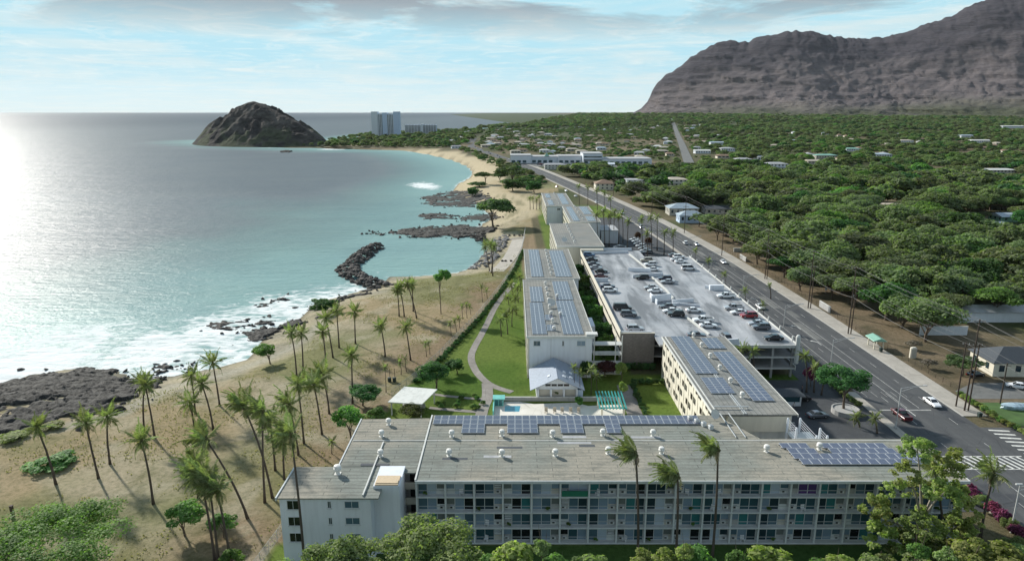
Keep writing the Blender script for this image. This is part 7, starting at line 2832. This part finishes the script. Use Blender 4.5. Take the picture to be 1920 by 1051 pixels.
# bus shelter
b = G(1640, 652, 0)
t = thing('bus_shelter', 'green-roofed bus shelter on the far pavement', 'bus shelter', (b.x + .4, b.y + .5, .15), R(-3))
for x in (-1.2, 1.2):
    for y in (-1.8, 1.8):
        MB().box(x - .12, x + .12, y - .12, y + .12, 0, 2.4).obj('post', M['cream'], t)
MB().loft([[(-1.9, -2.6, 2.4), (1.9, -2.6, 2.4), (1.9, 2.6, 2.4), (-1.9, 2.6, 2.4)], [(-1.8, -2.6, 2.55), (.1, -2.6, 3.25), (.1, 2.6, 3.25), (-1.8, 2.6, 2.55)]]).obj('roof', M['greenroof'], t)
MB().box(.6, 1.0, -1.5, 1.5, .4, .48).obj('bench', M['concrete'], t)
for u, v, lab in ((1651, 660, 'dark litter bin beside the bus shelter'), (1836, 783, 'dark green bin on the pavement by the hedge')):
    b = G(u, v, 0)
    t = thing('litter_bin', lab, 'bin', (b.x, b.y, .15))
    MB().loft([[(-.3, -.3, .1), (.3, -.3, .1), (.3, .3, .1), (-.3, .3, .1)], [(-.38, -.38, 1.0), (.38, -.38, 1.0), (.38, .38, 1.0), (-.38, .38, 1.0)]]).obj('body', M['bin'], t)
    MB().bbox(-.42, .42, -.42, .42, 1.0, 1.12, .05).obj('lid', M['bin'], t)
# fences
def fence(name, label, pts_, h, step, mat, wire=3, cat='fence', gt=True, rail=None):
    P = resample(pts_, step)
    z0 = [tz(p.x, p.y) for p in P]
    root = thing(name, label, cat, (P[0].x, P[0].y, z0[0]))
    o = root.location
    pm = MB().cyl(0, 0, -.2, h, .045, 6).mesh('post', mat)
    for p, z in zip(P, z0):
        link('post', pm, root, (p.x - o.x, p.y - o.y, z - o.z))
    mb = MB()
    for k in range(wire):
        q = h * (k + 1) / wire - .03
        for i in range(len(P) - 1):
            a, b = P[i], P[i + 1]
            mb.tube([(a.x - o.x, a.y - o.y, z0[i] + q - o.z), (b.x - o.x, b.y - o.y, z0[i + 1] + q - o.z)], .018 if k < wire - 1 else .03, 4)
    mb.obj('rail', mat, root)
    return root


fence('chain_fence', 'long chain-link fence between the dry park and the apartment lawn', FENCE[:8], 2.2, 2.6, M['steel'], 9)
fence('chain_fence', 'chain-link fence beside the white annex lawn', FENCE[8:], 2.0, 2.6, M['steel'], 9)
hd = thing('fence_hedge', 'dark trimmed hedge at the foot of the chain-link fence', 'hedge', (FENCE[2][0], FENCE[2][1], 0))
for i, p in enumerate(resample(FENCE[1:7], 2.2)):
    link('hedge_clump', CR['round', 0], hd, (p.x + .8 - hd.location.x, p.y - hd.location.y, .35), (0, 0, i), (.85, 1.35, .75))
fence('yard_fence', 'wire yard fence with posts along the far pavement', [(104.0, 176), (104.0, 215), (104.0, 262), (100.5, 330)], 1.5, 3.0, M['polewood'], 4)
fence('yard_fence', 'low wire fence before the dirt yard beside the twin poles', [(104.2, 172), (105.2, 150)], 1.2, 2.6, M['polewood'], 3)
for (xa, xb, y, h, m, lab) in ((103.8, 104.1, 214, 2.0, 'concrete', 'short grey wall panel on the yard fence'), (102.2, 102.6, 292, 1.8, 'concrete', 'grey block wall along the far pavement')):
    w_ = thing('yard_wall', lab, 'wall', (xa, y, 0))
    MB().box(0, xb - xa, 0, 8, -.1, h).obj('wall', M[m], w_)
    MB().box(-.05, xb - xa + .05, -.05, 8.05, h + .003, h + .1).obj('coping', M['offwhite'], w_)
w_ = thing('yard_wall', 'long grey retaining wall behind the bare yard', 'wall', (104, 314, 0))
MB().box(0, 34, 0, .5, -.2, 1.7).obj('wall', M['concrete'], w_)
MB().box(-.05, 34.05, -.05, .55, 1.703, 1.8).obj('coping', M['offwhite'], w_)
# yard clutter
b = G(1850, 750, 0)
t = thing('covered_heap', 'heap under a blue and white tarpaulin on the house lawn', 'tarpaulin', (111.8, 140.6, 0))
mb = MB()
rr2 = random.Random(6)
mb.loft([[(3.2 * math.cos(a) * rr2.uniform(.85, 1.1), 1.4 * math.sin(a) * rr2.uniform(.85, 1.1), z) for a in [k * math.pi / 6 for k in range(12)]] for z in (0, .45, .8)] + [[(1.6 * math.cos(a), .6 * math.sin(a), 1.05) for a in [k * math.pi / 6 for k in range(12)]]])
mb.obj('tarpaulin', M['tarp'], t)
tag(MB().prism([(104.5, 145.5), (150, 145.5), (150, 155), (112, 155), (104.5, 150)], -.04, .03).obj('driveway', M['old_asphalt']), kind='structure')
tag(MB().prism([(105.2, 131.4), (150, 130), (150, 143.5), (105.2, 143.5)], -.04, .028).obj('house_lawn', simple('house_lawn_grass', (.06, .115, .03), .95, var=.3, scale=.5)), kind='structure')
t = thing('electric_cabinet', 'upright cream utility cabinet on the dirt beyond the pavement', 'cabinet', (107.2, 172.5, 0))
MB().bbox(-.8, .8, -.5, .5, 0, 3.0, .25).obj('case', M['cream'], t)
MB().box(-.7, .7, -.53, -.502, .3, 2.6).obj('door', M['beige'], t)
for u, v, lab in ((1712, 655, 'bare twiggy shrub on the dirt yard by the cream cabinet'), (1740, 690, 'dry twig heap on the dirt yard')):
    tree_px('dry_shrub', lab, 'shrub', (u, v), (u, v - 10), 34, 22, ('twig', 0), 1)
# person crossing the car park and two walkers on the cove path
def person(loc, rz, label, shirt):
    root = thing('person', label, 'person', loc, rz)
    mb = MB()
    for s in (-1, 1):
        mb.tube([(s * .11, 0, .86), (s * .12, .12 * s, .46), (s * .12, .05 * s - .06, .05)], [.1, .075, .05], 7)
        mb.tube([(s * .2, 0, 1.40), (s * .27, -.05 * s, 1.12), (s * .25, .12, .88)], [.065, .05, .035], 6)
    mb.lathe(0, 0, [(.14, .84), (.17, .95), (.15, 1.12), (.21, 1.36), (.12, 1.47), (.055, 1.52), (.055, 1.56), (.1, 1.63), (.105, 1.72), (.06, 1.79)], 10)
    mb.obj('body', M['skin'], root, True)
    MB().lathe(0, 0, [(.185, .92), (.19, 1.0), (.17, 1.12), (.225, 1.36), (.13, 1.475)], 10).obj('shirt', shirt, root, True)
    tr = MB()
    for s in (-1, 1):
        tr.tube([(s * .11, 0, .94), (s * .12, .12 * s, .46), (s * .12, .06 * s - .05, .12)], [.125, .095, .075], 7)
    tr.obj('trousers', M['trousers'], root, True)
    MB().lathe(0, .01, [(.108, 1.68), (.115, 1.74), (.08, 1.815)], 9).obj('hair', M['dark'], root, True)
    return root


p = G(1488, 768, 0)
person((p.x, p.y, .03), .4, 'person in a pale shirt walking across the car park', M['shirt'])
p = G(1503, 735, 0)
person((p.x, p.y, .03), 1.4, 'person in dark clothes standing by the gate kiosk', M['trousers'])
p = Gt(735, 715)
t = thing('park_bin', 'dark twin bins with posts beside the shelter path', 'bin', (p.x, p.y, p.z))
for x in (-.6, .6):
    MB().lathe(x, 0, [(.42, 0), (.45, 1.0), (.4, 1.1), (.1, 1.15)], 10).obj('bin', M['bin'], t)
    MB().cyl(x, .6, 0, 3.2, .06, 6).obj('post', M['polewood'], t)
p = Gt(26, 975)
t = thing('timber_post', 'short dark timber post beside the large feathery tree', 'post', (p.x, p.y, p.z))
MB().box(-.2, .2, -.2, .2, -.2, 2.6).box(-.24, .24, -.24, .24, 2.6, 2.7).obj('post', M['polewood'], t)
for k, (u, v) in enumerate(((955, 442), (964, 442), (974, 442), (980, 442), (942, 490), (948, 490), (958, 490))):
    p = Gt(u, v)
    o = link('path_boulder', ROCKS[k % 5][0], None, (p.x, p.y, p.z + .3), (0, 0, k), .7)
    tag(o, 'dark boulder blocking vehicles at the end of the cove path', 'boulder', 'boulders across the cove path')
# road signs
for u, v, col_, lab in ((1548, 550, 'louver', 'small white sign board on the verge by the woodland pole'), (1441, 542, 'louver', 'white box sign on the verge beside the yard wall')):
    b = G(u, v, 0)
    t = thing('road_sign', lab, 'sign', (b.x, b.y, 0))
    MB().cyl(0, 0, 0, 2.2, .05, 6).obj('post', M['steel'], t)
    MB().box(-.4, .4, -.06, -.03, 1.2, 2.2).obj('board', M[col_], t)
# planks of the shore revetment row at the cove: low stone kerb
# ------------------------------------------------------------------ thin sea haze over the whole place
def build_haze(density):
    hz = MB().box(-34000, 34000, -700, 36000, -12, 1250)
    m = bpy.data.materials.new('sea_haze')
    m.use_nodes = True
    nt = m.node_tree
    nt.nodes.clear()
    o = nt.nodes.new('ShaderNodeOutputMaterial')
    v = nt.nodes.new('ShaderNodeVolumePrincipled')
    v.inputs['Color'].default_value = (0.90, 0.95, 1.0, 1)
    v.inputs['Density'].default_value = density
    v.inputs['Anisotropy'].default_value = 0.2
    nt.links.new(v.outputs[0], o.inputs['Volume'])
    tag(hz.obj('haze', m), kind='stuff')


build_haze(0.9e-5)
